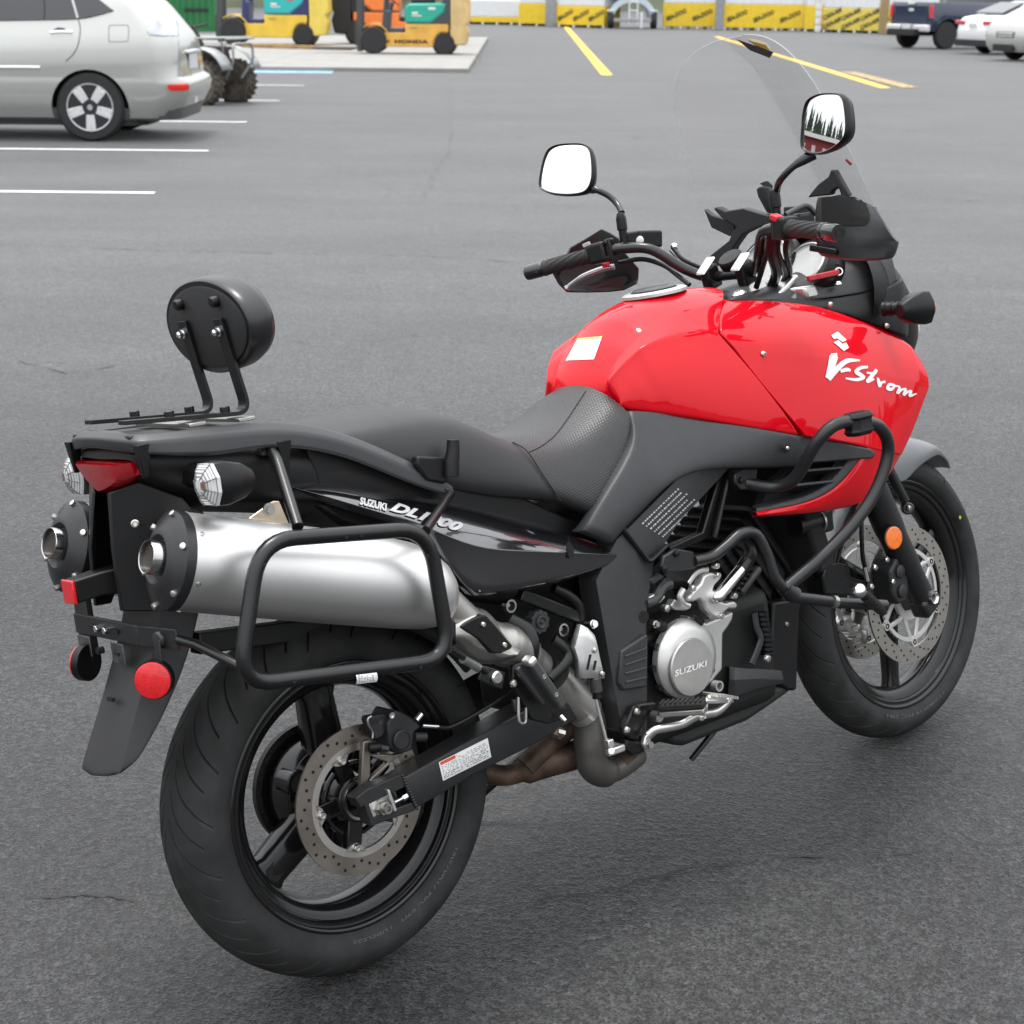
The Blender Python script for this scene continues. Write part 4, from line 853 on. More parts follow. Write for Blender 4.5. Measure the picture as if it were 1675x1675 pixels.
M().lathe([(.0115, 0), (.0115, .004), (.009, .007), (0, .0075)], P(811, 1108, -.2365), (0, -1, 0), 20).build('strut_screw', CHROME, rack)
M().tube([P(757, 1078, -.262), P(782, 1092, -.246)], .0078, n=12).build('strut_sleeve', mat('clear_sleeve', (.12, .12, .12), .1, coat=1), rack)
# torn paper label on the rack's lower tube
mm = M(); LB = mat('label_silver', (.72, .72, .72), .35, var=.3, vs=300)
rows = []
for i in range(7):
    an = radians(60 + i * 14); rows.append([P(576 + 34 * j / 4, 1108 - 3.9 * j / 4, YR) + V3(0, -sin(an) * .0128, cos(an) * .0128) for j in range(5)])
mm.grid(rows).build('rack_label', LB, rack, smooth=60)
mm = M(); rnd = random.Random(5)
for i in range(5):
    an = radians(70 + i * 12)
    for j in range(6):
        if rnd.random() < .7:
            a_ = P(580 + j * 4.5, 1107.5 - j * .5, YR) + V3(0, -sin(an) * .0132, cos(an) * .0132); mm.box(a_, (.0025, .0003, .0009))
tag(mm.build('label_print', mat('label_ink', (.03, .03, .03), .6), rack), kind='stuff')
# under-tail cross bar seen between flap and rack
M().bar(P(318, 1052, -.05), P(640, 1010, -.03), .03, .035).build('subframe_stay', SATIN, BIKE, bevel=.003)

# --- hugger mudguard over the rear tyre
rows = []
for i in range(15):
    an = radians(30 + 48 * i / 14); r_ = .345
    rows.append([V3(cos(an) * (r_ - dr), yy, RR + sin(an) * (r_ - dr)) for yy, dr in ((-.085, .045), (-.078, .012), (-.045, 0), (0, -.003), (.045, 0), (.078, .012), (.085, .045))])
M().grid(rows).build('rear_hugger', mat('hugger_black', (.010, .010, .010), .5), BIKE, sub=1, solid=.004, smooth=60)
# --- swingarm, rear brake, exhaust pipes, engine, foot controls
def tri(pts, holes=None): return pts
sw_t = [(606, 1302, -.128), (655, 1267, -.128), (740, 1218, -.128), (820, 1173, -.128), (900, 1128, -.13), (958, 1098, -.13)]
sw_1 = [(610, 1306, -.146), (657, 1274, -.147), (742, 1226, -.147), (823, 1182, -.147), (903, 1138, -.147), (960, 1110, -.147)]
sw_2 = [(618, 1316, -.147), (668, 1300, -.152), (760, 1248, -.152), (850, 1199, -.151), (915, 1162, -.150), (965, 1135, -.148)]
sw_3 = [(628, 1338, -.142), (679, 1324, -.144), (775, 1268, -.144), (868, 1221, -.143), (925, 1188, -.142), (970, 1160, -.142)]
SWM = mat('swingarm_black', (.021, .021, .022), .42, metal=.2, var=.1, bump=.12, bs=900)
rows = [PL([q for q in r[1:]]) for r in (sw_t, sw_1, sw_2, sw_3)]
rows = [[p + V3(0, .035, 0) for p in rows[0]]] + rows + [[p + V3(0, .045, 0) for p in rows[-1]]]
swing = M().grid(rows + [rows[0]]).build('swingarm', SWM, BIKE, smooth=40, bevel=.003, weld=.0001)
bsw = eval_bvh(swing)
rowsL = mirr(rows); M().grid(rowsL + [rowsL[0]]).build('swingarm', SWM, BIKE, smooth=40, bevel=.003, weld=.0001)
# axle end: forked plate, adjuster block, axle nut
def slabp(pts, Y, th, name, m, par, bev=.002): return plate(pts, Y, th, name, m, par, bev)
slabp([(582, 1306), (600, 1291), (656, 1266), (666, 1286), (612, 1312), (590, 1322)], -.150, .03, 'axle_plate', SWM, swing)
slabp([(583, 1308), (596, 1318), (607, 1352), (680, 1326), (676, 1312), (622, 1332), (612, 1338), (604, 1316)], -.150, .03, 'axle_plate', SWM, swing)
slabp([(600, 1305), (640, 1288), (664, 1330), (616, 1345)], -.140, .02, 'axle_plate', BLKHOLE, swing)
slabp([(602, 1312), (634, 1293), (647, 1326), (612, 1346)], -.146, .006, 'adjuster_block', ALUB, swing)
slabp([(634, 1292), (638, 1292), (650, 1326), (645, 1328)], -.158, .016, 'adjuster_plate', ALUB, swing, .001)
ax0 = P(624, 1320, -.146)
M().lathe([(.0165, 0), (.0165, .003), (.0135, .003), (.0125, .011), (.0085, .011), (.0085, .018), (.0055, .018), (.0055, .012), (0, .012)], ax0, (0, -1, 0), 6).build('axle_nut', STEEL, swing, smooth=20)
M().lathe([(.0085, 0), (.0085, .021), (.0050, .021), (.0050, .012), (0, .012)], ax0, (0, -1, 0), 20).build('axle_end', STEEL, swing)
M().cyl(P(645, 1312, -.150), P(661, 1304, -.150), .0034, n=10).build('adjuster_bolt', CHROME, swing)
M().cyl(P(658, 1306, -.150), P(665, 1302, -.150), .0058, n=6).build('adjuster_bolt', CHROME, swing)
# weld bead
mm = M(); 
for i in range(13):
    t = i / 12; mm.ball(P(658 + 24 * t, 1268 + 54 * t, -.1495 - .002 * sin(pi * t)), .0035, n=8)
tag(mm.build('weld_bead', SWM, swing), kind='stuff')
# white load label with a red heading
lq = [(724, 1277), (803, 1238), (797, 1207), (717, 1247)]
sticker(lq, bsw, 'load_label', mat('label_white', (.72, .72, .70), .5, var=.03), swing, lift=.0012)
def sub_q(q, u0, v0, u1, v1):
    Q = [Vector((a, b, 0)) for a, b in q]; return [tuple(quad_map(Q, u, v))[:2] for u, v in ((u0, v0), (u1, v0), (u1, v1), (u0, v1))]
sticker(sub_q(lq, .02, .80, .33, .97), bsw, 'label_heading', mat('label_red', (.62, .06, .03), .5), swing, 3, .0016)
mm = M(); rnd = random.Random(9); Q = [Vector((a, b, 0)) for a, b in lq]
for i in range(9):
    v = .10 + i * .085; u = .03 if v < .78 else .38
    while u < .95:
        L = rnd.uniform(.02, .06)
        if abs(u - .35) > .02 and rnd.random() < .85:
            c4 = [quad_map(Q, a, b) for a, b in ((u, v), (min(.97, u + L), v), (min(.97, u + L), v + .035), (u, v + .035))]; mm.add(stick([(c.x, c.y) for c in c4], bsw, .0017), [(0, 1, 2, 3)])
        u += L + rnd.uniform(.01, .04)
for (u0, v0, u1, v1) in ((.355, .06, .362, .95), (.36, .5, .97, .508), (.36, .72, .97, .728)): mm.add(stick([tuple(quad_map(Q, a, b))[:2] for a, b in ((u0, v0), (u1, v0), (u1, v1), (u0, v1))], bsw, .0017), [(0, 1, 2, 3)])
tag(mm.build('label_print', mat('label_grey_ink', (.18, .18, .18), .6), swing, smooth=0), kind='stuff')
# rear caliper
cz = lambda L: [(460 + x * .18505, 1150 + y * .18505) for x, y in L]
cal = empty('rear_caliper', parent=BIKE)
CALM = mat('caliper_dark', (.024, .024, .025), .5, metal=.3, var=.2, vs=30)
slabp(cz([(940, 180), (1010, 60), (1100, 95), (1190, 150), (1240, 215), (1180, 260), (1160, 420), (1050, 455), (960, 400)]), -.128, .06, 'body', CALM, cal, .004)
pcn = P(*cz([(1052, 322)])[0], -.128); M().lathe([(.0178, 0), (.0178, .006), (.015, .008), (.0148, .0065), (0, .0065)], pcn, (0, -1, 0), 32).build('piston_cover', CALM, cal)
slabp(cz([(770, 120), (800, 115), (930, 90), (960, 190), (900, 300), (830, 330), (800, 260), (760, 160)]), -.118, .02, 'bracket_upper', CALM, cal, .003)
M().tube(spl(PL(cz([(795, 118), (765, 140), (775, 200), (808, 250), (808, 310)]), -.121), 4), .0022, n=6).build('pad_spring', STEEL, cal)
CBR = mat('bracket_bronze', (.20, .175, .15), .42, metal=.8, var=.15)
for nm, pts in (('bracket', [(728, 340), (795, 325), (790, 640), (740, 755), (705, 760)]), ('bracket', [(780, 455), (1000, 455), (1090, 440), (960, 540), (925, 520), (830, 490)]), ('bracket', [(745, 755), (800, 660), (930, 540), (985, 470), (1040, 450), (830, 690)])):
    slabp(cz(pts), -.116, .012, nm, CBR, cal, .002)
M().cyl(P(*cz([(775, 395)])[0], -.122), P(*cz([(950, 405)])[0], -.150) + V3(0, .02, 0), .0085, n=16).build('slide_pin_boot', PLAS, cal)
M().cyl(P(*cz([(880, 395)])[0], -.135), P(*cz([(945, 408)])[0], -.140), .0062, n=6).build('slide_pin', CALM, cal)
M().cyl(P(*cz([(1180, 300)])[0], -.122), P(*cz([(1280, 300)])[0], -.128), .0085, n=16).build('slide_pin', CALM, cal)
M().cyl(P(*cz([(1190, 150)])[0], -.130), P(*cz([(1235, 95)])[0], -.130), .0058, n=10).build('bleed_screw', CHROME, cal)
M().cyl(P(*cz([(1245, 200)])[0], -.130), P(*cz([(1385, 208)])[0], -.132), .0042, n=12).build('hose_fitting', CHROME, cal)
for x, y in ((870, 165), (975, 110)):
    q_ = P(*cz([(x, y)])[0], -.130); M().lathe([(.0055, 0), (.0055, .002), (.0025, .002), (0, .001)], q_, (0, -1, 0), 14).build('pad_pin', CALM if x < 900 else CHROME, cal)
M().tube(spl([P(714, 1190, -.132), P(740, 1188, -.134), P(800, 1155, -.15), P(850, 1120, -.16), P(890, 1100, -.15)], 6), .0045, n=8).build('brake_hose', PLAS, BIKE)

# exhaust pipes
PIPE = mat('heat_shield_alu', (.46, .445, .42), .36, metal=.9, var=.10, vs=14)
DULL = mat('pipe_dull', (.16, .152, .14), .45, metal=.7, var=.12, vs=14)
RUST = mat('rusty_pipe', (.080, .050, .034), .6, metal=.4, var=.7, vs=26, bump=.3, bs=120)
ex = empty('exhaust_pipes', parent=BIKE)
M().tube(spl([V3(.13, -.188, .665), P(772, 1030, -.182), P(818, 1052, -.178), P(846, 1064, -.172), P(880, 1090, -.15)], 6), [.034] * 12 + [.038] * 4 + [.036] * 5 + [.030] * 4, n=24).build('link_pipe', PIPE, ex, smooth=60)
hz = lambda L: [(680 + x * .13134, 960 + y * .13134) for x, y in L]
sh_r = [hz([(480, 372), (660, 280), (780, 262), (900, 258), (1050, 440), (1200, 630), (1330, 750)]), hz([(500, 480), (640, 400), (800, 335), (900, 370), (1060, 560), (1190, 720), (1300, 800)]), hz([(500, 620), (640, 640), (790, 700), (900, 760), (1010, 840), (1140, 870), (1260, 850)]), hz([(510, 740), (600, 820), (740, 920), (850, 960), (960, 985), (1090, 965), (1220, 910)])]
rows = [[P(x, y, Y) for x, y in r] for r, Y in zip(sh_r, (-.188, -.222, -.226, -.196))]
rows = [[p + V3(0, .03, 0) for p in rows[0]]] + rows + [[p + V3(0, .03, 0) for p in rows[-1]]]
M().grid(rows).build('heat_shield', PIPE, ex, sub=2, smooth=180, crs=60)
bl_ = [P(*p, -.2265) for p in hz([(555, 500), (620, 445), (720, 390), (830, 342), (890, 358), (1000, 480), (1110, 615), (1215, 735), (1190, 775), (1060, 835), (960, 832), (900, 770), (790, 660), (640, 570)])]
M().prism(bl_, (0, .022, 0)).build('shield_cover', PLAS, ex, bevel=.004, seg=3)
for x, y in ((836, 470), (1102, 722)): screw(P(*hz([(x, y)])[0], -.227), .0052, parent=ex)
M().tube([P(905, 1108, -.125), P(935, 1138, -.125), P(952, 1155, -.125)], .036, n=28).build('heat_shield_lower', PIPE, ex, smooth=60)
pth = spl([P(945, 1148, -.122), P(962, 1175, -.120), P(966, 1215, -.118), P(968, 1248, -.112), P(985, 1262, -.10), P(1010, 1256, -.085), P(1040, 1235, -.06)], 5)
M().tube(pth, [.032] * 12 + [.030] * 10 + [.024] * (len(pth) - 22), n=24).build('elbow_pipe', DULL, ex, smooth=60)
M().tube([P(938, 1142, -.124), P(958, 1164, -.121)], .0345, n=28).build('pipe_collar', ALUB, ex, smooth=40)
M().tube(spl([P(792, 1264, .02), P(830, 1268, .0), P(880, 1252, -.03), P(930, 1238, -.06), P(965, 1228, -.10)], 5), [.020] * 8 + [.028] * 13, n=20).build('collector_pipe', RUST, ex, smooth=60)
M().tube(spl([P(860, 1255, -.03), P(905, 1212, -.05), P(930, 1190, -.08), P(960, 1180, -.11)], 5), .022, n=16).build('header_pipe', RUST, ex, smooth=60)
M().tube([P(1008, 1254, -.085), P(1036, 1234, -.06)], .0245, n=20).build('header_tip', RUST, ex, smooth=60)
M().cyl(P(905, 1196, -.13), P(918, 1200, -.145), .012, n=8).build('clamp_bolt', mat('bolt_brown', (.25, .2, .15), .4, metal=.8), ex)
M().cyl(P(912, 1197, -.145), P(923, 1200, -.15), .007, n=6).build('clamp_bolt', STEEL, ex)
# shock, linkage and preload knob in the shade
M().box(P(880, 1040, -.05) , (.22, .12, .24)).build('linkage_block', ENGB, BIKE, bevel=.015)
M().tube([P(870, 1000, -.03), P(900, 1180, -.03)], .035, n=18).build('rear_shock', ENGB, BIKE)
kn = M(); kp = P(881, 1017, -.172); prof_ = []
for k in range(40):
    a = 2 * pi * k / 40; r_ = .0205 + .0012 * (1 if k % 4 < 2 else -1); prof_.append((r_ * cos(a), r_ * sin(a)))
kn.loft([[kp + V3(x, yy, z) for x, z in prof_] for yy in (.014, -.006)]).lathe([(.012, 0), (.012, .004), (.009, .005), (.008, .002), (.003, .002), (.003, .006), (0, .006)], kp + V3(0, -.006, 0), (0, -1, 0), 20)
kn.build('preload_knob', GPLAS, BIKE, bevel=.001)
for x, y in ((833, 991), (919, 1030)):
    c_ = P(x, y, -.165); o = M().lathe([(.0085, -.006), (.0118, -.006), (.0118, .006), (.0085, .006)], c_, (0, 1, 0), 24, closed=True).build('subframe_eye', STEEL, BIKE); M().cyl(c_ + V3(0, .002, 0), c_ + V3(0, .004, 0), .0088, n=18).build('eye_inside', BLKHOLE, o)
    M().cyl(c_ + V3(-.003, -.002, .002), c_ + V3(-.003, .002, .002), .0035, n=8).build('eye_bolt', CHROME, o)
M().bar(P(850, 972, -.165), P(946, 1010, -.165), .016, .022).build('subframe_tube', SATIN, BIKE, bevel=.003)
M().tube(spl([P(905, 962, -.16), P(930, 975, -.165), P(946, 992, -.168), P(948, 1020, -.165), P(936, 1052, -.16)], 5), .010, n=12).build('vent_hose', PLAS, BIKE)
M().tube(spl([P(835, 1012, -.17), P(862, 1030, -.19), P(872, 1055, -.20), P(868, 1082, -.195)], 5), .012, n=10, flat=.7).build('peg_hanger', SATIN, BIKE)
M().tube(spl([P(905, 1046, -.17), P(930, 1066, -.18), P(925, 1085, -.185), P(900, 1110, -.18)], 5), .010, n=10, flat=.7).build('peg_hanger', SATIN, BIKE)
# passenger peg, folded up
pg = empty('passenger_peg', parent=BIKE)
slabp([(840, 1088), (868, 1080), (905, 1150), (930, 1158), (925, 1176), (898, 1185), (870, 1178), (838, 1118)], -.215, .012, 'peg_bracket', SATIN, pg, .003)
a_, b_ = P(866, 1082, -.252), P(916, 1155, -.250)
M().bar(a_, b_, .018, .026, (0, 1, 0)).build('peg', mat('peg_grey', (.075, .075, .076), .4, metal=.5), pg, bevel=.005, seg=3)
M().bar(a_ + (a_ - b_).normalized() * .008, a_ + (b_ - a_).normalized() * .006, .0185, .0265, (0, 1, 0)).build('peg_tip', ALUB, pg, bevel=.005, seg=3)
for t in (.32, .72):
    c_ = a_.lerp(b_, t) + V3(0, -.0132, 0); M().lathe([(.0045, -.0005), (.0045, .0004), (.003, .0006), (.0026, .0), (0, .0)], c_, (0, -1, 0), 12).build('peg_rivet', STEEL, pg)
M().bar(P(845, 1092, -.235), P(888, 1150, -.235), .010, .012, (0, 1, 0)).build('peg_frame', FRAMEM, pg, bevel=.002)
M().cyl(P(918, 1172, -.225), P(925, 1180, -.235), .005, n=8).build('peg_pin', CHROME, pg)
screw(P(839, 1118, -.218), .0075, parent=pg)
M().tube(fillet([P(848, 1140, -.21), P(848, 1172, -.212), P(850, 1184, -.213), P(860, 1183, -.213), P(860, 1150, -.212), P(852, 1134, -.21)], .008), .0028, n=8).build('helmet_hook', STEEL, pg)
slabp([(840, 1145), (853, 1142), (853, 1164), (845, 1166)], -.208, .008, 'hook_block', FRAMEM, pg, .002)

# rear master cylinder with its silver guard and push rod
mc = empty('rear_master_cylinder', parent=BIKE)
gz = lambda L: [(840 + x * .20295, 960 + y * .20295) for x, y in L]
r1 = [P(*p, -.196) for p in gz([(545, 305), (520, 400), (495, 490), (525, 590), (530, 735)])]; r2 = [P(*p, -.203) for p in gz([(595, 330), (585, 410), (575, 500), (570, 600), (565, 738)])]; r3 = [P(*p, -.203) for p in gz([(655, 390), (675, 470), (692, 550), (712, 640), (735, 735)])]
M().grid([[p + V3(0, .012, 0) for p in r1], r1, r2, r3, [p + V3(0, .004, 0) for p in r3]]).build('guard', mat('guard_silver', (.60, .60, .59), .38, metal=.7, var=.04), mc, solid=.003, smooth=30)
for q in ([(612, 545), (630, 545), (605, 668), (588, 668)], [(655, 595), (672, 595), (657, 672), (640, 672)]):
    M().prism([P(*p, -.2040) for p in gz(q)], (0, .001, 0)).build('guard_slot', BLKHOLE, mc)
for p in gz([(652, 510), (712, 700)]): screw(P(*p, -.204), .0055, parent=mc)
pz = P(*gz([(645, 300)])[0], -.2); M().lathe([(.008, -.02), (.008, .0), (.0065, .0), (.0065, .005), (0, .005)], pz, (0, -1, .2), 12).build('banjo_bolt', CHROME, mc)
M().cyl(P(972, 1108, -.195), P(976, 1132, -.196), .0115, n=20).build('cylinder', FRAMEM, mc, bevel=.002); M().cyl(P(976, 1130, -.196), P(977, 1142, -.196), .009, n=16).build('boot', PLAS, mc)
M().cyl(P(973, 1138, -.196), P(992, 1212, -.2), .0028, n=8).build('push_rod', mat('rod_zinc', (.66, .66, .65), .3, metal=.8), mc)
M().box(P(996, 1216, -.2), (.014, .014, .016)).build('clevis', ALUB, mc, bevel=.002); M().bar(P(993, 1232, -.198), P(1020, 1222, -.198), .012, .014).build('clevis_arm', ALUB, mc, bevel=.003)
M().cyl(P(1000, 1228, -.205), P(1000, 1228, -.198), .006, n=12).build('clevis_pin', CHROME, mc)

# engine
eng = empty('engine', parent=BIKE)
M().box((.80, 0, .36), (.40, .30, .24)).build('crankcase', ENGB, eng, bevel=.03, seg=3)
for (a, b_) in (((.72, 0, .45), (.62, 0, .68)), ((.90, 0, .42), (1.10, 0, .56))):
    a, b_ = Vector(a), Vector(b_); d_ = (b_ - a); cyl = M().bar(a, b_, .19, .17, (0, 1, 0)); cyl.build('cylinder', ENGB, eng, bevel=.02)
    for k in range(6):
        c_ = a + d_ * (.3 + .11 * k); M().bar(c_, c_ + d_.normalized() * .005, .215, .195, (0, 1, 0)).build('cooling_fin', ENGB, eng, bevel=.003)
ez = lambda L: [(1020 + x * .22693, 880 + y * .22693) for x, y in L]
cc = P(*ez([(405, 880)])[0], -.172); 
sidep = [P(*p, -.165) for p in ez([(470, 560), (600, 610), (800, 530), (790, 590), (760, 640), (722, 692), (718, 950), (650, 1030), (560, 1120), (500, 1000)])]
M().prism(sidep, (0, .03, 0)).build('side_case', ALU, eng, bevel=.006, seg=3)
cc = P(*ez([(418, 865)])[0], -.165)
M().lathe([(.0775, 0), (.0775, .014), (.074, .020), (.062, .027), (.056, .030)], cc, (0, -1, 0), 64).build('clutch_cover', ALU, eng, smooth=30)
ci = P(*ez([(482, 930)])[0], -.196)
clc = M().lathe([(.0560, -.004), (.0560, .003), (.0540, .006), (.0, .0065)], ci, (0, -1, 0), 64).build('clutch_cover_boss', mat('boss_aluminium', (.46, .45, .435), .4, metal=.75, var=.06), eng, smooth=30)
bcl = eval_bvh(clc)
decal_text('SUZUKI', ez([(366, 1000), (596, 922), (596, 880), (362, 955)]), bcl, 'maker_name', mat('embossed_bright', (.80, .79, .77), .35, metal=.3), clc, bold=.03, shear=.1, lift=.002)
for k in range(7):
    an = radians(150 + k * 30); M().cyl(cc + V3(cos(an) * .081, .002, sin(an) * .081), cc + V3(cos(an) * .081, -.010, sin(an) * .081), .0065, n=10).build('cover_bolt', ENGB, eng)
rg = P(*ez([(680, 1066)])[0], -.175); M().lathe([(.0075, -.01), (.0105, -.01), (.0105, .005), (.0075, .005)], rg, (0, -1, 0), 24, closed=True).build('sight_ring', ALU, eng); M().cyl(rg + V3(0, .004, 0), rg + V3(0, .006, 0), .008, n=16).build('sight_glass', mat('oil_glass', (.06, .05, .01), .1), eng)
# water pump with its steel pipe and hoses
wp = [P(*p, -.205) for p in ez([(470, 430), (500, 390), (560, 330), (585, 270), (625, 250), (690, 255), (708, 290), (660, 340), (640, 400), (670, 450), (740, 470), (800, 455), (826, 480), (815, 510), (760, 510), (720, 545), (712, 585), (680, 590), (640, 560), (600, 520), (585, 470), (550, 440), (510, 460), (475, 460)])]
M().prism(wp, (0, .022, 0)).build('water_pump', ALU, eng, bevel=.004, seg=3)
for x, y in ((670, 268), (492, 362), (695, 560), (790, 415), (660, 200)):
    c_ = P(*ez([(x, y)])[0], -.207); M().lathe([(.0062, -.004), (.0062, .006), (.0048, .008), (0, .008)], c_, (0, -1, 0), 12).build('pump_bolt', BOLTM, eng)
M().tube(fillet([P(*ez([(640, 385)])[0], -.19), P(*ez([(665, 445)])[0], -.215), P(*ez([(875, 190)])[0], -.20)], .018, 6), .0118, n=18).build('coolant_pipe', CHROME, eng, smooth=60)
M().tube([P(*ez([(845, 232)])[0], -.202), P(*ez([(885, 170)])[0], -.2)], .0135, n=18).build('hose_clamp', SATIN, eng)
M().tube(spl([P(*ez([(865, 200)])[0], -.20), P(*ez([(915, 130)])[0], -.195), P(*ez([(900, 70)])[0], -.18), P(*ez([(840, 40)])[0], -.15)], 5), .0125, n=14).build('coolant_hose', PLAS, eng, smooth=60)
M().tube([P(*ez([(840, 395)])[0], -.175), P(*ez([(970, 225)])[0], -.165)], .0085, n=12).build('steel_pipe', FRAMEM, eng)
for i in range(6):
    t = i / 5; c_ = P(*ez([(800 + 110 * t, 400 - 170 * t)])[0], -.18); M().lathe([(.005, -.002), (.008, -.002), (.008, .002), (.005, .002)], c_, (.5, 0, .5), 12, closed=True).build('hose_rib', PLAS, eng)
M().tube(spl([P(*p, -.17) for p in ez([(150, 470), (230, 430), (280, 350), (330, 330)])], 4), .012, n=10).build('starter_pipe', FRAMEM, eng)
for q, m_ in (([(180, 300), (270, 255), (300, 280), (215, 340)], FRAMEM), ([(180, 430), (225, 400), (235, 430), (190, 465)], ALU), ([(250, 450), (300, 410), (305, 430), (262, 475)], ALU), ([(340, 490), (375, 440), (480, 500), (460, 525), (380, 520)], ALU)):
    M().prism([P(*p, -.178) for p in ez(q)], (0, .02, 0)).build('casting', m_, eng, bevel=.003)
M().tube(spl([P(*p, -.195) for p in ez([(430, 370), (405, 420), (430, 470), (470, 490)])], 4), .006, n=8).build('bracket_loop', ALU, eng)
M().tube(spl([P(*p, -.195) for p in ez([(610, 225), (530, 250), (470, 330)])], 4), .005, n=8, flat=.5).build('bracket_loop', ALU, eng)
sw_ = P(*ez([(285, 505)])[0], -.185); M().lathe([(.007, 0), (.007, .012), (.004, .013)], sw_, (0, -1, 0), 10).build('case_bolt', BOLTM, eng)
c_ = P(*ez([(222, 620)])[0], -.182); M().lathe([(.008, -.015), (.008, .004), (.0055, .004), (.0055, .010), (0, .010)], c_, (0, -1, 0), 6).build('mount_bolt', BOLTM, eng)
M().cyl(P(*ez([(225, 622)])[0], -.165), P(*ez([(285, 640)])[0], -.165), .012, n=14).build('mount_boss', ENGB, eng)
M().loft([[P(*p, -.19) for p in ez([(490, 560), (530, 545), (590, 600), (560, 640)])], [P(*p, -.165) for p in ez([(490, 560), (530, 545), (590, 600), (560, 640)])]]).build('water_outlet', SATIN, eng, bevel=.003)
# ribbed hose on the right, black panels, lower cowl and belly
rb = spl([P(*p, -.165) for p in ez([(990, 545), (1010, 640), (1030, 740), (1040, 830)])], 4)
for i in range(9):
    t = i / 8 * (len(rb) - 1); k = min(int(t), len(rb) - 2); c_ = rb[k].lerp(rb[k + 1], t - k); M().lathe([(.008, -.005), (.0135, -.003), (.0135, .003), (.008, .005)], c_, (.15, 0, 1), 14, closed=True).build('hose_rib', PLAS, eng, smooth=60)
M().tube(rb, .0095, n=12).build('ribbed_hose', PLAS, eng)
M().tube(spl([P(*p, -.172) for p in ez([(945, 540), (960, 640), (990, 720), (970, 800), (925, 910)])], 4), .008, n=8, flat=.5).build('cowl_stay', GPLAS, eng)
screw(P(*ez([(1030, 868)])[0], -.185), .009, parent=eng); screw(P(*ez([(1172, 622)])[0], -.15), .006, parent=eng, m=STEEL)
lc = [PL([(1193, 1090, -.16), (1204, 1092, -.170), (1240, 1094, -.172), (1279, 1097, -.165)]), PL([(1192, 1112, -.165), (1203, 1112, -.178), (1242, 1110, -.178), (1282, 1112, -.168)]), PL([(1190, 1140, -.16), (1202, 1140, -.170), (1242, 1126, -.170), (1281, 1118, -.162)])]
lc = [[p + V3(0, .08, 0) for p in lc[0]]] + lc + [[p + V3(0, .05, -.002) for p in lc[-1]]]
M().grid(lc).build('lower_cowl', GPLAS, BIKE, smooth=35, bevel=.003, solid=.004)
bl = PL([(1040, 1150), (1190, 1140), (1240, 1128), (1282, 1119), (1300, 1128), (1262, 1155), (1225, 1180), (1165, 1204), (1122, 1221), (1100, 1219), (1092, 1208), (1060, 1200)], -.125)
M().prism(bl, (0, .24, 0)).build('belly_pan', mat('belly_black', (.010, .010, .010), .6, bump=.2), BIKE, bevel=.012, seg=3)
M().prism(PL([(1265, 985), (1312, 978), (1309, 1000), (1304, 1130), (1290, 1130), (1255, 1108), (1262, 1050)], -.13), (0, .24, 0)).build('radiator_cowl', PLAS, BIKE, bevel=.006)
M().prism(PL([(1195, 975), (1275, 985), (1262, 1095), (1200, 1090)], -.09), (0, .16, 0)).build('oil_cooler', BLKHOLE, BIKE, bevel=.006)
M().box((1.135, 0, .62), (.05, .30, .30), Matrix.Rotation(radians(-15), 3, 'Y')).build('radiator', BLKHOLE, BIKE, bevel=.008)
M().tube([P(1172, 1190, -.10), P(1160, 1206, -.10), P(1130, 1243, -.085)], .006, n=8).build('stand_tang', SATIN, BIKE)
# side stand that carries the lean
gl = MBI @ (MB @ V3(.62, .30, 0)); tip = Vector((.60, .315, 0)); 
wt = MB @ Vector((.46, .26, .25)); ft = MBI @ Vector((wt.x, wt.y, 0.012)); st_top = V3(.70, .12, .28)
M().tube([st_top, ft], .011, n=12).build('side_stand', SATIN, BIKE); M().box(ft, (.05, .035, .008), MBI.to_3x3()).build('stand_foot', SATIN, BIKE, bevel=.003)
# rider foot peg, brake pedal, hanger plate
fp = empty('rider_peg', parent=BIKE)
slabp(ez([(75, 1215), (130, 1195), (230, 1180), (245, 1200), (170, 1300), (100, 1465), (45, 1450), (5, 1400), (10, 1360)]), -.200, .018, 'hanger', SATIN, fp, .004)
slabp(ez([(20, 1450), (100, 1465), (150, 1470), (155, 1545), (60, 1570), (15, 1530)]), -.196, .02, 'hanger', PLAS, fp, .004)
for p in ez([(92, 1250), (20, 1382)]): M().lathe([(.0105, 0), (.0105, .001)], P(*p, -.2015), (0, -1, 0), 18).build('bolt_recess', BLKHOLE, fp); screw(P(*p, -.202), .0072, parent=fp)
a_, b_ = P(*ez([(262, 1215)])[0], -.225), P(*ez([(588, 1195)])[0], -.300)
M().bar(a_, b_, .030, .014).build('peg_rubber', mat('peg_rubber', (.008, .008, .008), .8), fp, bevel=.004)
for k in range(9):
    c_ = a_.lerp(b_, (k + .5) / 9) + V3(0, 0, .008); M().bar(c_ - (b_ - a_).normalized() * .002, c_ + (b_ - a_).normalized() * .002, .028, .004).build('peg_ridge', mat('peg_rubber', (.008, .008, .008), .8), fp)
M().bar(a_ + V3(0, 0, -.013), b_ + V3(0, 0, -.012), .026, .012).build('peg_body', mat('peg_alu', (.33, .32, .30), .4, metal=.85), fp, bevel=.003)
M().cyl(P(*ez([(215, 1280)])[0], -.205), P(*ez([(262, 1290)])[0], -.222), .010, n=12).build('peg_spring', STEEL, fp)
pd = empty('brake_pedal', parent=BIKE)
PED = mat('pedal_alu', (.58, .57, .55), .33, metal=.85, var=.08)
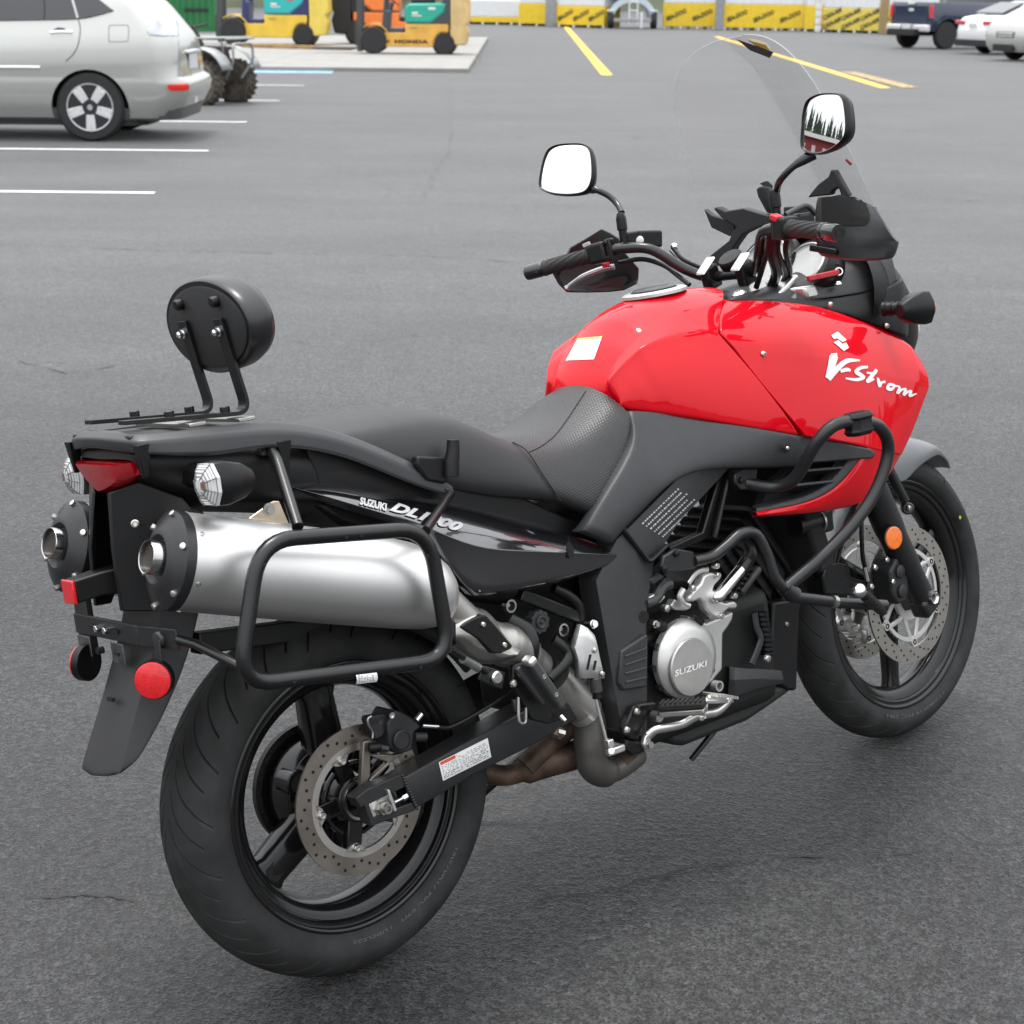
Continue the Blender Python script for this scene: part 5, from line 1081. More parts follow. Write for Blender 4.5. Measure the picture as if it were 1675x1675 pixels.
M().tube(spl([P(*p, Y) for p, Y in zip(ez([(175, 1425), (230, 1385), (330, 1365), (430, 1340), (500, 1300), (560, 1275), (660, 1260), (725, 1215), (765, 1165)]), (-.215, -.222, -.235, -.245, -.255, -.262, -.262, -.262, -.262))], 4), .0085, n=12, flat=.7).build('lever', PED, pd, smooth=60)
M().prism([P(*p, -.205) for p in ez([(145, 1490), (160, 1440), (190, 1400), (235, 1380), (240, 1420), (200, 1455), (215, 1500), (185, 1530), (160, 1525)])], (0, .012, 0)).build('pivot', PED, pd, bevel=.003)
M().lathe([(.0065, 0), (.0065, .006), (0, .006)], P(*ez([(185, 1490)])[0], -.206), (0, -1, 0), 12).build('pivot_bolt', BOLTM, pd)
t0_ = [P(*p, Y) for p, Y in zip(ez([(600, 1130), (620, 1118), (785, 1140), (790, 1160), (640, 1168), (605, 1165)]), (-.262, -.240, -.240, -.262, -.285, -.285))]
M().prism(t0_, (0, 0, -.008)).build('pedal_pad', PED, pd, bevel=.0015)
for k in range(8):
    c_ = P(*ez([(630 + k * 20, 1135 + k * 2.2)])[0], -.262); M().bar(c_ + V3(0, .02, .002), c_ + V3(0, -.02, .002), .003, .005).build('pad_tooth', PED, pd)
M().tube([P(*p, -.262) for p in ez([(575, 1300), (590, 1190), (620, 1150)])], .006, n=10).build('lever_arm', PED, pd)
M().cyl(P(*ez([(562, 1290)])[0], -.266), P(*ez([(562, 1312)])[0], -.266), .005, n=8).build('stop_screw', CHROME, pd)

# crash bars with the clamp, highway peg
CB = mat('crash_bar_black', (.014, .014, .015), .34, var=.06, bump=.1, bs=900)
crash = empty('crash_bar', parent=BIKE)
pts = [P(1216, 790, -.175), P(1262, 797, -.20), P(1300, 782, -.245), P(1335, 725, -.30), P(1368, 694, -.325), P(1410, 690, -.33), P(1440, 700, -.325), P(1453, 735, -.315), P(1436, 795, -.305), P(1400, 852, -.29), P(1345, 910, -.265), P(1285, 962, -.235)]
M().tube(spl(pts, 7), .0128, n=16).build('upper_bar', CB, crash, smooth=60)
pts = [P(1135, 918, -.20), P(1165, 910, -.205), P(1188, 893, -.212), P(1212, 873, -.218), P(1236, 874, -.222), P(1254, 905, -.226), P(1268, 945, -.23), P(1290, 968, -.235)]
M().tube(spl(pts, 7), .0112, n=16).build('lower_bar', CB, crash, smooth=60)
slabp([(1082, 928), (1086, 910), (1106, 897), (1135, 902), (1140, 930), (1090, 938)], -.204, .01, 'mount_plate', CB, crash, .003)
for x, y in ((1086, 930), (1106, 905)): M().lathe([(.0075, 0), (.0065, .004), (0, .0055)], P(x, y, -.205), (0, -1, 0), 14).build('mount_bolt', SATIN, crash)
slabp([(1202, 775), (1216, 765), (1240, 768), (1236, 800), (1212, 802), (1202, 790)], -.185, .02, 'mount_plate', CB, crash, .003)
M().lathe([(.007, 0), (.006, .004), (0, .005)], P(1212, 786, -.186), (0, -1, 0), 14).build('mount_bolt', SATIN, crash)
def oct_(c, w, d, z): return [V3(c.x + a * w, c.y + b * d, c.z + z) for a, b in ((1, .5), (.6, 1), (-.6, 1), (-1, .5), (-1, -.5), (-.6, -1), (.6, -1), (1, -.5))]
kc = P(1404, 693, -.33)
M().loft([oct_(kc, .027, .016, -.022), oct_(kc, .034, .020, -.014), oct_(kc, .030, .019, -.010), oct_(kc, .030, .019, .010), oct_(kc, .036, .022, .014), oct_(kc, .028, .017, .023)]).build('clamp', PLAS, crash, bevel=.002)
M().box(kc + V3(0, 0, .0235), (.026, .012, .001)).build('clamp_recess', BLKHOLE, crash)
M().tube([P(1285, 962, -.235), P(1300, 974, -.24)], .017, n=14).build('lower_clamp', CB, crash)
hp = empty('highway_peg', parent=BIKE)
M().tube([P(1290, 975, -.238), P(1372, 986, -.25), P(1448, 990, -.265)], .0115, n=14).build('bar', CB, hp)
M().tube([P(1360, 984, -.25), P(1366, 985, -.25)], .0135, n=16).build('band', STEEL, hp)
a_, b_ = P(1444, 1000, -.255), P(1405, 966, -.335)
for k in range(10): 
    c_ = a_.lerp(b_, .12 + .068 * k); M().lathe([(.008, -.003), (.0115, -.0022), (.0115, .0022), (.008, .003)], c_, b_ - a_, 16, closed=True).build('peg_ridge', PLAS, hp)
M().tube([a_, a_.lerp(b_, .85)], .0095, n=14).build('peg', PLAS, hp)
M().lathe([(.011, -.012), (.0142, -.008), (.0142, .004), (.012, .009), (.006, .0115), (0, .012)], b_, b_ - a_, 24).build('peg_cap', CHROME, hp, smooth=60)
# --- front end: fork, mudguard, calipers
fork = empty('front_fork', parent=BIKE)
FKM = mat('fork_black', (.013, .013, .0135), .32, var=.06, bump=.08, bs=900)
def fl3(L, s): return [Vector((p.x, p.y * (1 if s < 0 else -1), p.z)) for p in L]
USM = MS.inverted()
slid = [USM @ p for p in (P(1508, 976, -.108), P(1462, 880, -.106), P(1425, 795, -.104), P(1402, 745, -.102))]
topf = slid[3] + (slid[3] - slid[1]).normalized() * .40
for s in (-1, 1):
    q = fl3(slid, s)
    M().tube(spl(q, 5), [.028] * 3 + [.031] * 3 + [.0335] * 10, n=24).tx(MS).build('slider', FKM, fork, smooth=60)
    tq = fl3([slid[3], topf], s); M().tube(tq, .0215, n=20).tx(MS).build('stanchion', STEEL, fork, smooth=60)
    ft_ = q[0]
    M().box(ft_ + V3(.004, 0, -.018), (.055, .046, .045), Matrix.Rotation(radians(-26), 3, 'Y')).tx(MS).build('axle_foot', FKM, fork, bevel=.010, seg=3)
    M().lathe([(.0075, -.002), (.0125, -.002), (.0145, -.006), (.0145, .01), (.0075, .01)], ft_ + V3(.003, s * .027, 0), (0, -s, 0), 28, closed=True).tx(MS).build('axle_ring', CHROME if s < 0 else STEEL, fork)
    M().cyl(ft_ + V3(.003, s * .02, 0), ft_ + V3(.003, s * .0262, 0), .0165, n=24).tx(MS).build('axle_clamp', FKM, fork, bevel=.002)
rf = P(1461, 880, -.141); o = M().lathe([(.0245, -.003), (.0245, .003), (.0225, .0045), (0, .005)], rf, (-.1, -1, .06), 40).build('fork_reflector', ORNG, fork); M().lathe([(.0260, -.004), (.0260, .001), (.0245, .002)], rf + V3(0, .002, 0), (-.1, -1, .06), 40).build('reflector_housing', PLAS, o)
o.scale = (1, 1, 1)
# mudguard: wraps the tyre from the front tip back over the top
FEN = mat('mudguard_silver_grey', (.20, .205, .21), .30, metal=.45, var=.04)
rows = []
for i in range(19):
    a = radians(43 + 110 * i / 18); wd = .030 + .048 * min(1, i / 4.0) ** .7; dr = .012 + .045 * min(1, i / 7.0) ** 1.3
    if 4 <= i <= 11: dr += .055 * (1 - abs(i - 7.5) / 4.5)
    R_ = .362
    rows.append([V3(cos(a) * (R_ - d_), y_, sin(a) * (R_ - d_)) for y_, d_ in ((-wd, dr), (-wd * .98, dr * .35), (-wd * .72, .004), (0, 0), (wd * .72, .004), (wd * .98, dr * .35), (wd, dr))])
M().grid(rows).tx(FT).build('front_mudguard', FEN, BIKE, sub=2, solid=.004, smooth=180)
fz = lambda L: [(1300 + x * .19697, 690 + y * .19697) for x, y in L]
M().tube([P(*fz([(770, 380)])[0], -.092), P(*fz([(915, 660)])[0], -.092)], .010, n=10).build('mudguard_stay', FKM, fork); M().tube([P(*fz([(800, 390)])[0], -.088), P(*fz([(935, 650)])[0], -.088)], .006, n=10).build('mudguard_stay', SATIN, fork)
M().cyl(P(*fz([(925, 715)])[0], -.088), P(*fz([(945, 720)])[0], -.105), .014, n=16).build('stay_boss', FKM, fork, bevel=.003); screw(P(*fz([(945, 718)])[0], -.107), .0068, parent=fork)
# calipers
for s in (-1, 1):
    cq = empty('front_caliper', parent=BIKE); mcal = CALM if s < 0 else mat('caliper_silver', (.55, .54, .52), .35, metal=.8, var=.08)
    ctr = USM @ P(1450, 950, -.085); ctr.y = s * .085
    if s > 0: ctr = USM @ P(1398, 1035, .09); ctr.y = .095
    pts = [(.0, .055), (.022, .05), (.034, .02), (.034, -.025), (.018, -.05), (-.012, -.05), (-.03, -.02), (-.03, .03)]
    M().prism([ctr + V3(a, s * .034, b) for a, b in pts], (0, -s * .05, 0)).tx(MS).build('body', mcal, cq, bevel=.007, seg=3)
    for k in (-1, 1): M().lathe([(.015, 0), (.015, .005), (.012, .007), (0, .007)], ctr + V3(.002, s * .034, k * .022), (0, s, 0), 24).tx(MS).build('piston_cover', mcal, cq)
    if s < 0:
        for x, y in ((757, 1145), (808, 1330), (628, 1370), (660, 1210)): M().lathe([(.0065, 0), (.0065, .005), (.004, .007), (0, .007)], P(*fz([(x, y)])[0], -.118), (0, -1, .1), 12).build('caliper_bolt', CHROME if x != 628 else STEEL, cq)
    else:
        for k in range(5): M().box(ctr + V3(-.03 - .002 * k, .0, -.03 + .014 * k), (.03, .07, .005)).tx(MS).build('fin', mcal, cq, bevel=.001)
        M().ball(ctr + V3(-.005, -.005, -.005), .034, (1, 1, .9), 20).tx(MS).build('dome', mcal, cq, smooth=60)
        M().prism(PL([(1398, 1000), (1416, 1003), (1408, 1022), (1396, 1018)], .05), (0, .01, 0)).build('bracket', STEEL, cq, bevel=.002)
bh = M().tube(spl([P(*fz([(555, 780)])[0], -.115), P(*fz([(555, 950)])[0], -.118), P(*fz([(565, 1130)])[0], -.115), P(*fz([(585, 1215)])[0], -.112)], 5), .0048, n=8).build('brake_hose', PLAS, BIKE)
M().tube([P(*fz([(580, 1205)])[0], -.113), P(*fz([(605, 1320)])[0], -.113)], .0052, n=10).build('hose_fitting', CHROME, BIKE)
M().prism([P(*p, -.09) for p in fz([(270, 1160), (460, 1190), (470, 1290), (600, 1330), (600, 1450), (250, 1440), (230, 1280)])], (0, .05, 0)).build('caliper_bracket', SATIN, BIKE, bevel=.005)
M().bar(P(*fz([(90, 850)])[0], -.12), P(*fz([(250, 800)])[0], -.12), .05, .05).build('horn_bracket', SATIN, BIKE, bevel=.006); M().cyl(P(*fz([(0, 870)])[0], -.13), P(*fz([(185, 820)])[0], -.13), .022, n=16).build('radiator_hose', PLAS, BIKE)
M().tube([P(*fz([(185, 830)])[0], -.132), P(*fz([(198, 826)])[0], -.132)], .024, n=16).build('hose_clamp', STEEL, BIKE)
# steering stem, yokes
M().tube([V3(1.30, 0, .70), V3(1.13, 0, 1.06)], .035, n=18).tx(MS).build('steering_stem', SATIN, fork)
for k in (0, .30):
    c_ = V3(1.19, 0, 1.03) + V3(.446, 0, -.895) * k
    M().prism([c_ + V3(a, b, 0) for a, b in ((-.045, -.05), (.02, -.13), (.06, -.13), (.055, -.07), (.045, 0), (.055, .07), (.06, .13), (.02, .13), (-.045, .05))], V3(-.446, 0, .895) * .03).tx(MS).build('yoke', ALUB if k == 0 else SATIN, fork, bevel=.005)
# --- cockpit: handlebar and everything on it, in the turned steering frame
hb = empty('handlebar', parent=BIKE)
HBM = mat('bar_black', (.010, .010, .011), .22, var=.03)
half_ = [V3(.948, .42, 1.158), V3(1.007, .253, 1.180), V3(1.035, .195, 1.182), V3(1.060, .150, 1.172), V3(1.095, .105, 1.128), V3(1.118, .075, 1.106), V3(1.126, .045, 1.100), V3(1.127, 0, 1.100)]
path = spl(half_, 6) + [Vector((p.x, -p.y, p.z)) for p in spl(half_, 6)[-2::-1]]
M().tube(path, .0112, n=16).tx(MS).build('bar', HBM, hb, smooth=60)
GRIP = mat('grip_rubber', (.012, .012, .012), .65, bump=.3, bs=700)
for s in (1, -1):
    gd = empty('grip_group', parent=None) if False else None
    F = lambda x, y, z: Vector((x, y * s, z))
    e0, e1 = F(.948, .42, 1.158), F(1.007, .253, 1.180); dr_ = (e1 - e0).normalized(); Lg = (e1 - e0).length
    g_ = M().lathe([(.0168, .045), (.0168, .050), (.0158, .052), (.0158, .150), (.0178, .152), (.0178, .160)], e0, dr_, 24)
    go = g_.tx(MS).build('grip', GRIP, hb, smooth=40)
    for k in range(9):
        a = 2 * pi * k / 9; nx = dr_.cross(V3(0, 0, 1)).normalized(); nz_ = nx.cross(dr_); pts = [e0 + dr_ * (.055 + .09 * t / 6) + (nx * cos(a + t * .35) + nz_ * sin(a + t * .35)) * .0160 for t in range(7)]
        M().tube(pts, .0011, n=5).tx(MS).build('grip_ridge', GRIP, go)
    M().lathe([(.0, -.001), (.0065, -.001), (.0065, .002), (.0085, .002), (.0085, -.001), (.0155, -.001), (.0165, .003), (.0165, .036), (.0150, .040), (.0175, .042), (.0175, .046)], e0, dr_, 28).tx(MS).build('bar_end', mat('bar_end_gloss', (.010, .010, .010), .18, coat=.5), hb, smooth=35)
    # switch housing
    M().bar(e0 + dr_ * .158, e0 + dr_ * .200, .040, .044).tx(MS).build('switch_housing', PLAS, hb, bevel=.007, seg=3)
    M().bar(e0 + dr_ * .200, e0 + dr_ * .214, .026, .048).tx(MS).build('mirror_clamp', PLAS, hb, bevel=.003)
    for zz_ in (.016, -.016):
        c_ = e0 + dr_ * .207 + V3(-.013, 0, zz_); M().lathe([(.0055, 0), (.005, .004), (0, .005)], c_, (-1, 0, 0), 12).tx(MS).build('clamp_bolt', SATIN, hb)
    # mirror stem
    base = F(1.040, .208, 1.200); M().lathe([(.009, -.005), (.009, .02), (.0115, .022), (.0115, .045), (.009, .055), (.006, .058)], base, (0, 0, 1), 6 if s > 0 else 16).tx(MS).build('stem_boot', PLAS, hb, smooth=30)
# left control details
M().bar(MS @ V3(.985, .275, 1.199), MS @ V3(.992, .262, 1.203), .012, .008).build('beam_switch', mat('switch_grey', (.35, .35, .36), .4), hb, bevel=.001)
M().bar(P(990, 418, .275), P(999, 415, .268), .012, .010).build('indicator_switch', mat('switch_print', (.25, .27, .27), .5), hb, bevel=.001)
M().box(P(991, 433, .272), (.012, .014, .009)).build('horn_button', mat('red_switch', (.55, .02, .03), .35), hb, bevel=.002)
LEV = mat('lever_silver', (.55, .55, .56), .25, metal=.9, var=.05)
lv = spl([P(1005, 436, .262), P(985, 440, .285), P(955, 452, .32), P(935, 465, .35), P(927, 472, .362)], 5)
M().tube(lv, [.0065] * 12 + [.0055] * 7 + [.007] * 2, n=10).build('clutch_lever', LEV, hb, smooth=60)
rv = MS @ V3(1.105, .215, 1.196); M().box(rv, (.055, .085, .036), Matrix.Rotation(-.30, 3, 'Z') @ Matrix.Rotation(.1, 3, 'Y')).build('clutch_reservoir', PLAS, hb, bevel=.005); M().lathe([(.009, 0), (.008, .003), (0, .004)], P(1047, 393, .17), (-1, -.3, 0), 16).build('reservoir_window', CLEAR, hb)
M().tube(spl([P(1012, 430, .25), P(1050, 424, .21), P(1085, 434, .16), P(1110, 452, .11), P(1128, 466, .08)], 6), .0052, n=8).build('cable', PLAS, hb)
M().tube(spl([P(1100, 405, .16), P(1118, 425, .13), P(1150, 440, .10), P(1180, 455, .06)], 6), .0048, n=8).build('cable', PLAS, hb)
M().tube([P(1098, 408, .165), P(1116, 428, .14)], .006, n=10).build('cable_end', STEEL, hb); M().lathe([(.008, 0), (.008, .006), (.005, .010), (0, .010)], P(1103, 405, .16), (-.5, -.6, .6), 12).build('banjo_bolt', CHROME, hb)
# right control details
M().box(P(1270, 356, -.245), (.020, .020, .012), Matrix.Rotation(.4, 3, 'X')).build('kill_switch', mat('red_switch', (.55, .02, .03), .35), hb, bevel=.003)
M().tube(spl([P(1285, 352, -.25), P(1300, 344, -.24), P(1320, 337, -.235), P(1335, 350, -.24)], 5), .006, n=10, flat=.6).build('brake_lever', mat('lever_black', (.012, .012, .012), .18), hb, smooth=60)
rv = P(1305, 362, -.215); M().box(rv, (.05, .05, .03)).build('brake_reservoir', PLAS, hb, bevel=.006)
for i, (x0_, x1_) in enumerate(((1262, 1270), (1272, 1285), (1285, 1292), (1255, 1245))):
    M().tube(spl([P(x0_ + 5, 372, -.19), P(x0_, 410, -.15), P(x1_, 445, -.10), P(x1_ - 8, 470, -.07)], 6), .006 if i else .011, n=8).build('cable', PLAS, hb)
# hand guards
GRD = mat('guard_black', (.015, .015, .016), .42, bump=.2, bs=1400)
rows = [[(1338, 322, -.30), (1375, 318, -.36), (1412, 326, -.40), (1430, 337, -.415)], [(1338, 322, -.30), (1372, 320, -.355), (1410, 328, -.395), (1427, 340, -.413)], [(1332, 345, -.29), (1378, 350, -.37), (1418, 356, -.415), (1440, 362, -.43)],
        [(1334, 385, -.29), (1380, 390, -.375), (1425, 392, -.42), (1456, 390, -.435)], [(1336, 398, -.29), (1380, 402, -.375), (1428, 400, -.42), (1466, 397, -.432)], [(1338, 415, -.29), (1382, 420, -.375), (1425, 422, -.415), (1460, 417, -.428)], [(1345, 418, -.29), (1384, 423, -.365), (1425, 425, -.405), (1455, 421, -.415)]]
rows = [PL(r) for r in rows]; rows = [r + [r[-1] + V3(.02, .012, 0)] for r in rows]
hg = M().grid(rows).build('hand_guard', GPLAS, BIKE, sub=1, solid=.005, smooth=60, crs=45)
bhg = eval_bvh(hg); gp_ = [(1346, 324), (1376, 321), (1405, 326), (1417, 335), (1423, 352), (1422, 362), (1414, 369), (1380, 369), (1346, 364)]; gp_ = [(gp_[i][0] + (gp_[(i + 1) % 9][0] - gp_[i][0]) * j / 4, gp_[i][1] + (gp_[(i + 1) % 9][1] - gp_[i][1]) * j / 4) for i in range(9) for j in range(4)]; gc_ = (1384, 345); rr2 = [stick([(gc_[0] + (x - gc_[0]) * k / 10, gc_[1] + (y - gc_[1]) * k / 10) for x, y in gp_], bhg, .0035, -.36) for k in (10, 9, 8, 7, 6, 5, 4, 3, 2, 1, .1)]
M().grid(rr2, True).build('guard_recess', BLKHOLE, hg, smooth=60)
M().bar(P(1328, 405, -.30), P(1372, 412, -.36), .02, .012).build('guard_stay', SATIN, hg, bevel=.003)
rows = [[(915, 418, .395), (921, 405, .40), (948, 390, .385), (974, 375, .36), (990, 382, .33), (1002, 390, .31)], [(906, 435, .41), (912, 425, .42), (945, 415, .40), (975, 405, .37), (995, 405, .33), (1008, 410, .31)], [(890, 445, .42), (900, 455, .43), (935, 455, .41), (980, 450, .37), (1010, 445, .33), (1035, 440, .29)], [(900, 464, .42), (912, 476, .42), (945, 479, .40), (985, 477, .37), (1012, 473, .34), (1034, 460, .30)], [(915, 480, .41), (925, 481, .41), (950, 481, .39), (985, 480, .36), (1010, 477, .33), (1032, 466, .29)]]
M().grid([[MS @ (USM @ p) + V3(.02, 0, 0) for p in PL(r)] for r in rows]).build('hand_guard', GRD, BIKE, solid=.005, smooth=40, bevel=.002)
M().prism(PL([(958, 466, .385), (1020, 451, .32), (1028, 455, .31), (1018, 472, .33), (960, 478, .385)]), (-.001, -.001, 0)).build('guard_recess', GPLAS, BIKE)
# mirrors: outlines carried to each mirror's own plane
def PN(x, y, c, n): o = MBI @ CPOS; d = MBI.to_3x3() @ ray(x, y); return o + d * ((c - o).dot(n) / d.dot(n))
MIRM = mat('mirror_glass', (.92, .92, .92), .015, metal=1.0, var=0.0, rvar=0)
W2B = MBI.to_3x3()
mz = lambda L: [(1060 + x * .2985, 40 + y * .2985) for x, y in L]; mzl = lambda L: [(840 + x * .2746, 200 + y * .2746) for x, y in L]
for s, ctr_px, outl, nw, stem in ((-1, (1346, 201), mz([(838, 670), (843, 560), (848, 490), (868, 420), (910, 388), (960, 374), (1035, 374), (1062, 390), (1078, 430), (1090, 540), (1082, 610), (1050, 655), (990, 695), (930, 712), (870, 706)]), (-.872, -.489, .135), mz([(865, 705), (800, 775), (735, 840), (712, 880), (706, 915)])),
                                  (1, (925, 277), mzl([(150, 378), (158, 300), (178, 215), (205, 160), (255, 132), (330, 123), (410, 125), (452, 150), (468, 200), (474, 300), (462, 370), (430, 415), (370, 432), (290, 434), (220, 425), (170, 405)]), (-.62, -.77, .38), mzl([(440, 380), (500, 405), (570, 440), (620, 490), (645, 540)]))):
    cb = MS @ V3(1.033, s * .348, 1.368); n = (W2B @ Vector(nw)).normalized(); root = empty('mirror', parent=BIKE)
    pts = spl([PN(x, y, cb, n) for x, y in outl], 3, closed=True); c_ = sum(pts, Vector()) / len(pts)
    def ring_(k, t): return [c_ + (p - c_) * k - n * t for p in pts]
    M().grid([ring_(.92, .004), ring_(.93, -.0005), ring_(.97, -.003), ring_(1.0, .002), ring_(1.0, .010), ring_(.90, .026), ring_(.60, .036), ring_(.1, .038)], True).build('housing', PLAS, root, smooth=60)
    gl_ = M().grid([[c_ + (p - c_) * k - n * (.0005 + ((p - c_).length * k) ** 2 / 2.2 - .001) for p in pts] for k in (.94, .85, .75, .65, .55, .45, .35, .25, .15, .06, .005)], True); gl_.build('glass', MIRM, root, smooth=180)
    sb = MS @ V3(1.040, s * .208, 1.258); stp = [c_ + (PN(*stem[0], cb, n) - c_) - n * .018, ]
    for i, q in enumerate(stem[1:]):
        t = (i + 1) / (len(stem) - 1); yy = stp[0].y * (1 - t) + sb.y * t; stp.append(P(*q, yy))
    M().tube(spl(stp, 6), [.012, .011, .0105, .010, .009, .008] + [.0068] * (len(spl(stp, 6)) - 6), n=12).build('stem', HBM, root, smooth=60)
# bar clamps with their silver caps, accessory socket, ignition
for s in (1, -1):
    c_ = MS @ V3(1.118, s * .047, 1.10); M().box(c_, (.038, .026, .05), Matrix.Rotation(-.25, 3, 'Y')).build('bar_clamp', PLAS, hb, bevel=.006)
    M().box(MS @ V3(1.106, s * .047, 1.124), (.05, .024, .006), Matrix.Rotation(-.7, 3, 'Y')).build('clamp_cap', mat('clamp_silver', (.66, .66, .65), .3, metal=.6), hb, bevel=.003)
M().lathe([(.0, .012), (.024, .011), (.027, .007), (.027, -.006), (.02, -.02)], MS @ V3(1.135, 0, 1.128), (-.55, 0, .8), 28).build('socket_cover', PLAS, hb, smooth=40)
M().lathe([(.0, .0), (.014, 0), (.014, .012), (.020, .012), (.022, .004), (.022, -.02)], P(1285, 470, -.05), (-.35, 0, .9), 24).build('ignition_lock', ALUB, BIKE, smooth=40)
for (x, y, r_) in ((1262, 462, .012), (1300, 473, .010), (1245, 480, .014), (1210, 484, .016)):
    M().lathe([(.0, r_ * .7), (r_ * .6, r_ * .7), (r_, r_ * .4), (r_, -r_)], P(x, y, -.06), (-.3, 0, .95), 8).build('yoke_nut', ALUB, BIKE, smooth=30)
M().box(P(1245, 482, -.05), (.13, .11, .012), Matrix.Rotation(-.46, 3, 'Y')).build('top_yoke', ALUB, BIKE, bevel=.004)
# --- instrument housing, visor wings, gauges
ins = empty('instruments', parent=BIKE)
iz = lambda L: [(1060 + x * .2985, 40 + y * .2985) for x, y in L]
def wing(L, Y0, Y1, th, name='visor'): 
    pts = iz(L); n = len(pts); xs = [p[0] for p in pts]; x0_, x1_ = min(xs), max(xs)
    return M().prism([P(x, y, Y0 + (Y1 - Y0) * (x - x0_) / (x1_ - x0_)) for x, y in pts], (th, 0, 0)).build(name, PLAS, ins, bevel=.003)
wing([(355, 1010), (372, 998), (420, 1022), (520, 1005), (650, 1045), (740, 1040), (740, 1090), (600, 1110), (520, 1150), (470, 1220), (440, 1310), (350, 1330), (335, 1268), (440, 1185), (455, 1150), (480, 1110), (400, 1060)], .13, .0, .02)
wing([(302, 1010), (350, 1045), (470, 1080), (480, 1160), (440, 1160), (345, 1115)], .17, .10, .015)
wing([(590, 900), (612, 885), (655, 895), (680, 1040), (650, 1035), (600, 945)], .05, .03, .015)
wing([(610, 870), (640, 858), (670, 885), (665, 905), (620, 880)], .05, .04, .01)
wing([(905, 905), (930, 875), (985, 835), (1000, 795), (1020, 795), (1100, 940), (1060, 945), (1040, 895), (1010, 910), (1000, 935), (900, 945), (870, 950)], -.10, -.18, .015)
wing([(740, 1000), (860, 995), (860, 1060), (740, 1080)], -.03, -.08, .02)
FACE = mat('gauge_face', (.42, .42, .41), .25, coat=.5, var=.05)
for (gx, gy, r_, Y_) in ((1252, 428, .058, .03), (1318, 432, .050, -.075)):
    c_ = P(gx, gy, Y_); nn = V3(-.80, -.05, .60).normalized()
    g1 = M().lathe([(r_ * 1.0, -.01), (r_ * 1.0, .006), (r_ * .93, .008), (r_ * .93, .001)], c_, nn, 48).build('gauge_bezel', mat('bezel_silver', (.5, .5, .48), .25, metal=.8), ins, smooth=40)
    M().lathe([(r_ * .93, .002), (0, .0021)], c_, nn, 48).build('gauge_face', FACE, g1)
    M().lathe([(r_ * 1.0, -.008), (r_ * 1.25, -.002), (r_ * 1.35, -.02), (r_ * 1.3, -.05)], c_, nn, 40).build('gauge_surround', PLAS, ins, smooth=50)
# inner fairing panel on the right (and left) with the ignition key hanging on its hook
ip = [[(1182, 488, -.095), (1240, 488, -.105), (1300, 487, -.115), (1340, 484, -.125), (1400, 476, -.150), (1458, 464, -.178), (1468, 456, -.184)],
      [(1200, 484, -.085), (1260, 478, -.095), (1310, 470, -.105), (1350, 462, -.118), (1400, 452, -.140), (1445, 438, -.165), (1462, 430, -.176)],
      [(1230, 480, -.06), (1290, 462, -.075), (1325, 452, -.09), (1360, 445, -.105), (1400, 434, -.13), (1440, 420, -.155), (1456, 412, -.165)],
      [(1260, 470, -.04), (1310, 440, -.055), (1340, 432, -.07), (1375, 424, -.09), (1405, 415, -.115), (1435, 402, -.14), (1448, 392, -.15)]]
ip = [PL([(x, y + (7 if i == 0 else 0), Y) for x, y, Y in r]) for i, r in enumerate(ip)]
for s in (1, -1): M().grid(ip if s > 0 else mirr(ip)).build('inner_fairing', GRD, BIKE, sub=2, solid=.004, smooth=180)
sp_ = [[(1182, 489, -.1), (1240, 489, -.112), (1300, 489, -.125), (1345, 489, -.135), (1400, 481, -.158), (1462, 466, -.186), (1474, 452, -.188)],
       [(1190, 491, -.103), (1250, 492, -.118), (1310, 494, -.132), (1352, 498, -.146), (1408, 504, -.170), (1464, 510, -.190), (1480, 505, -.188)],
       [(1200, 493, -.104), (1260, 496, -.120), (1320, 500, -.138), (1360, 507, -.154), (1412, 524, -.176), (1466, 548, -.193), (1484, 556, -.190)]]
sp_ = [PL(r) for r in sp_]; sp_ = [[r[0]] + r[1:] + [r[-1] + V3(.05, .03, 0)] for r in sp_]
for s in (1, -1): M().grid(sp_ if s > 0 else mirr(sp_)).build('nose_side', PLAS, BIKE, sub=1, solid=.004, smooth=60)
for x, y in ((1358, 498), (1450, 533)): screw(P(x, y, -.157 if x < 1400 else -.188), .006)
# nose in front: upper cowl with the lamp glass
nose = []
for X_, w_, z0_, z1_ in ((1.36, .185, .86, 1.17), (1.44, .180, .84, 1.16), (1.52, .160, .82, 1.10), (1.58, .125, .83, 1.02), (1.615, .07, .86, .96)):
    nose.append([V3(X_, 0, z1_), V3(X_, -w_ * .6, z1_ - .012), V3(X_, -w_, z1_ - .08), V3(X_ - .01, -w_ * 1.02, (z0_ + z1_) / 2 - .03), V3(X_ - .02, -w_ * .7, z0_), V3(X_ - .02, 0, z0_ - .01)])
full = [[Vector((p.x, -p.y, p.z)) for p in s[::-1] if p.y] + s for s in nose]; M().grid(full).build('upper_cowl', PLAS, BIKE, sub=2, smooth=180)
for s in (1, -1): M().ball((1.575, s * .07, .93), .05, (.5, 1, .9), 18).build('headlamp', CLEAR, BIKE, smooth=60)
# key and tag
KT = mat('key_tag_red', (.42, .02, .035), .6, var=.2, vs=80)
M().bar(P(1321, 456, -.135), P(1371, 445, -.145), .010, .011).build('key_tag', KT, BIKE, bevel=.002)
M().lathe([(.0065, -.001), (.0085, -.001), (.0085, .001), (.0065, .001)], P(1372, 444, -.146), (-.6, -.7, .2), 20, closed=True).build('key_ring', CHROME, BIKE); M().lathe([(.006, 0), (.010, -.006), (.006, -.008)], P(1370, 460, -.146), (0, 0, 1), 14).build('ignition_key', CHROME, BIKE)
M().lathe([(.0035, 0), (.003, .004), (0, .005)], P(1370, 433, -.14), (-.5, -.4, .7), 10).build('panel_button', PLAS, BIKE)
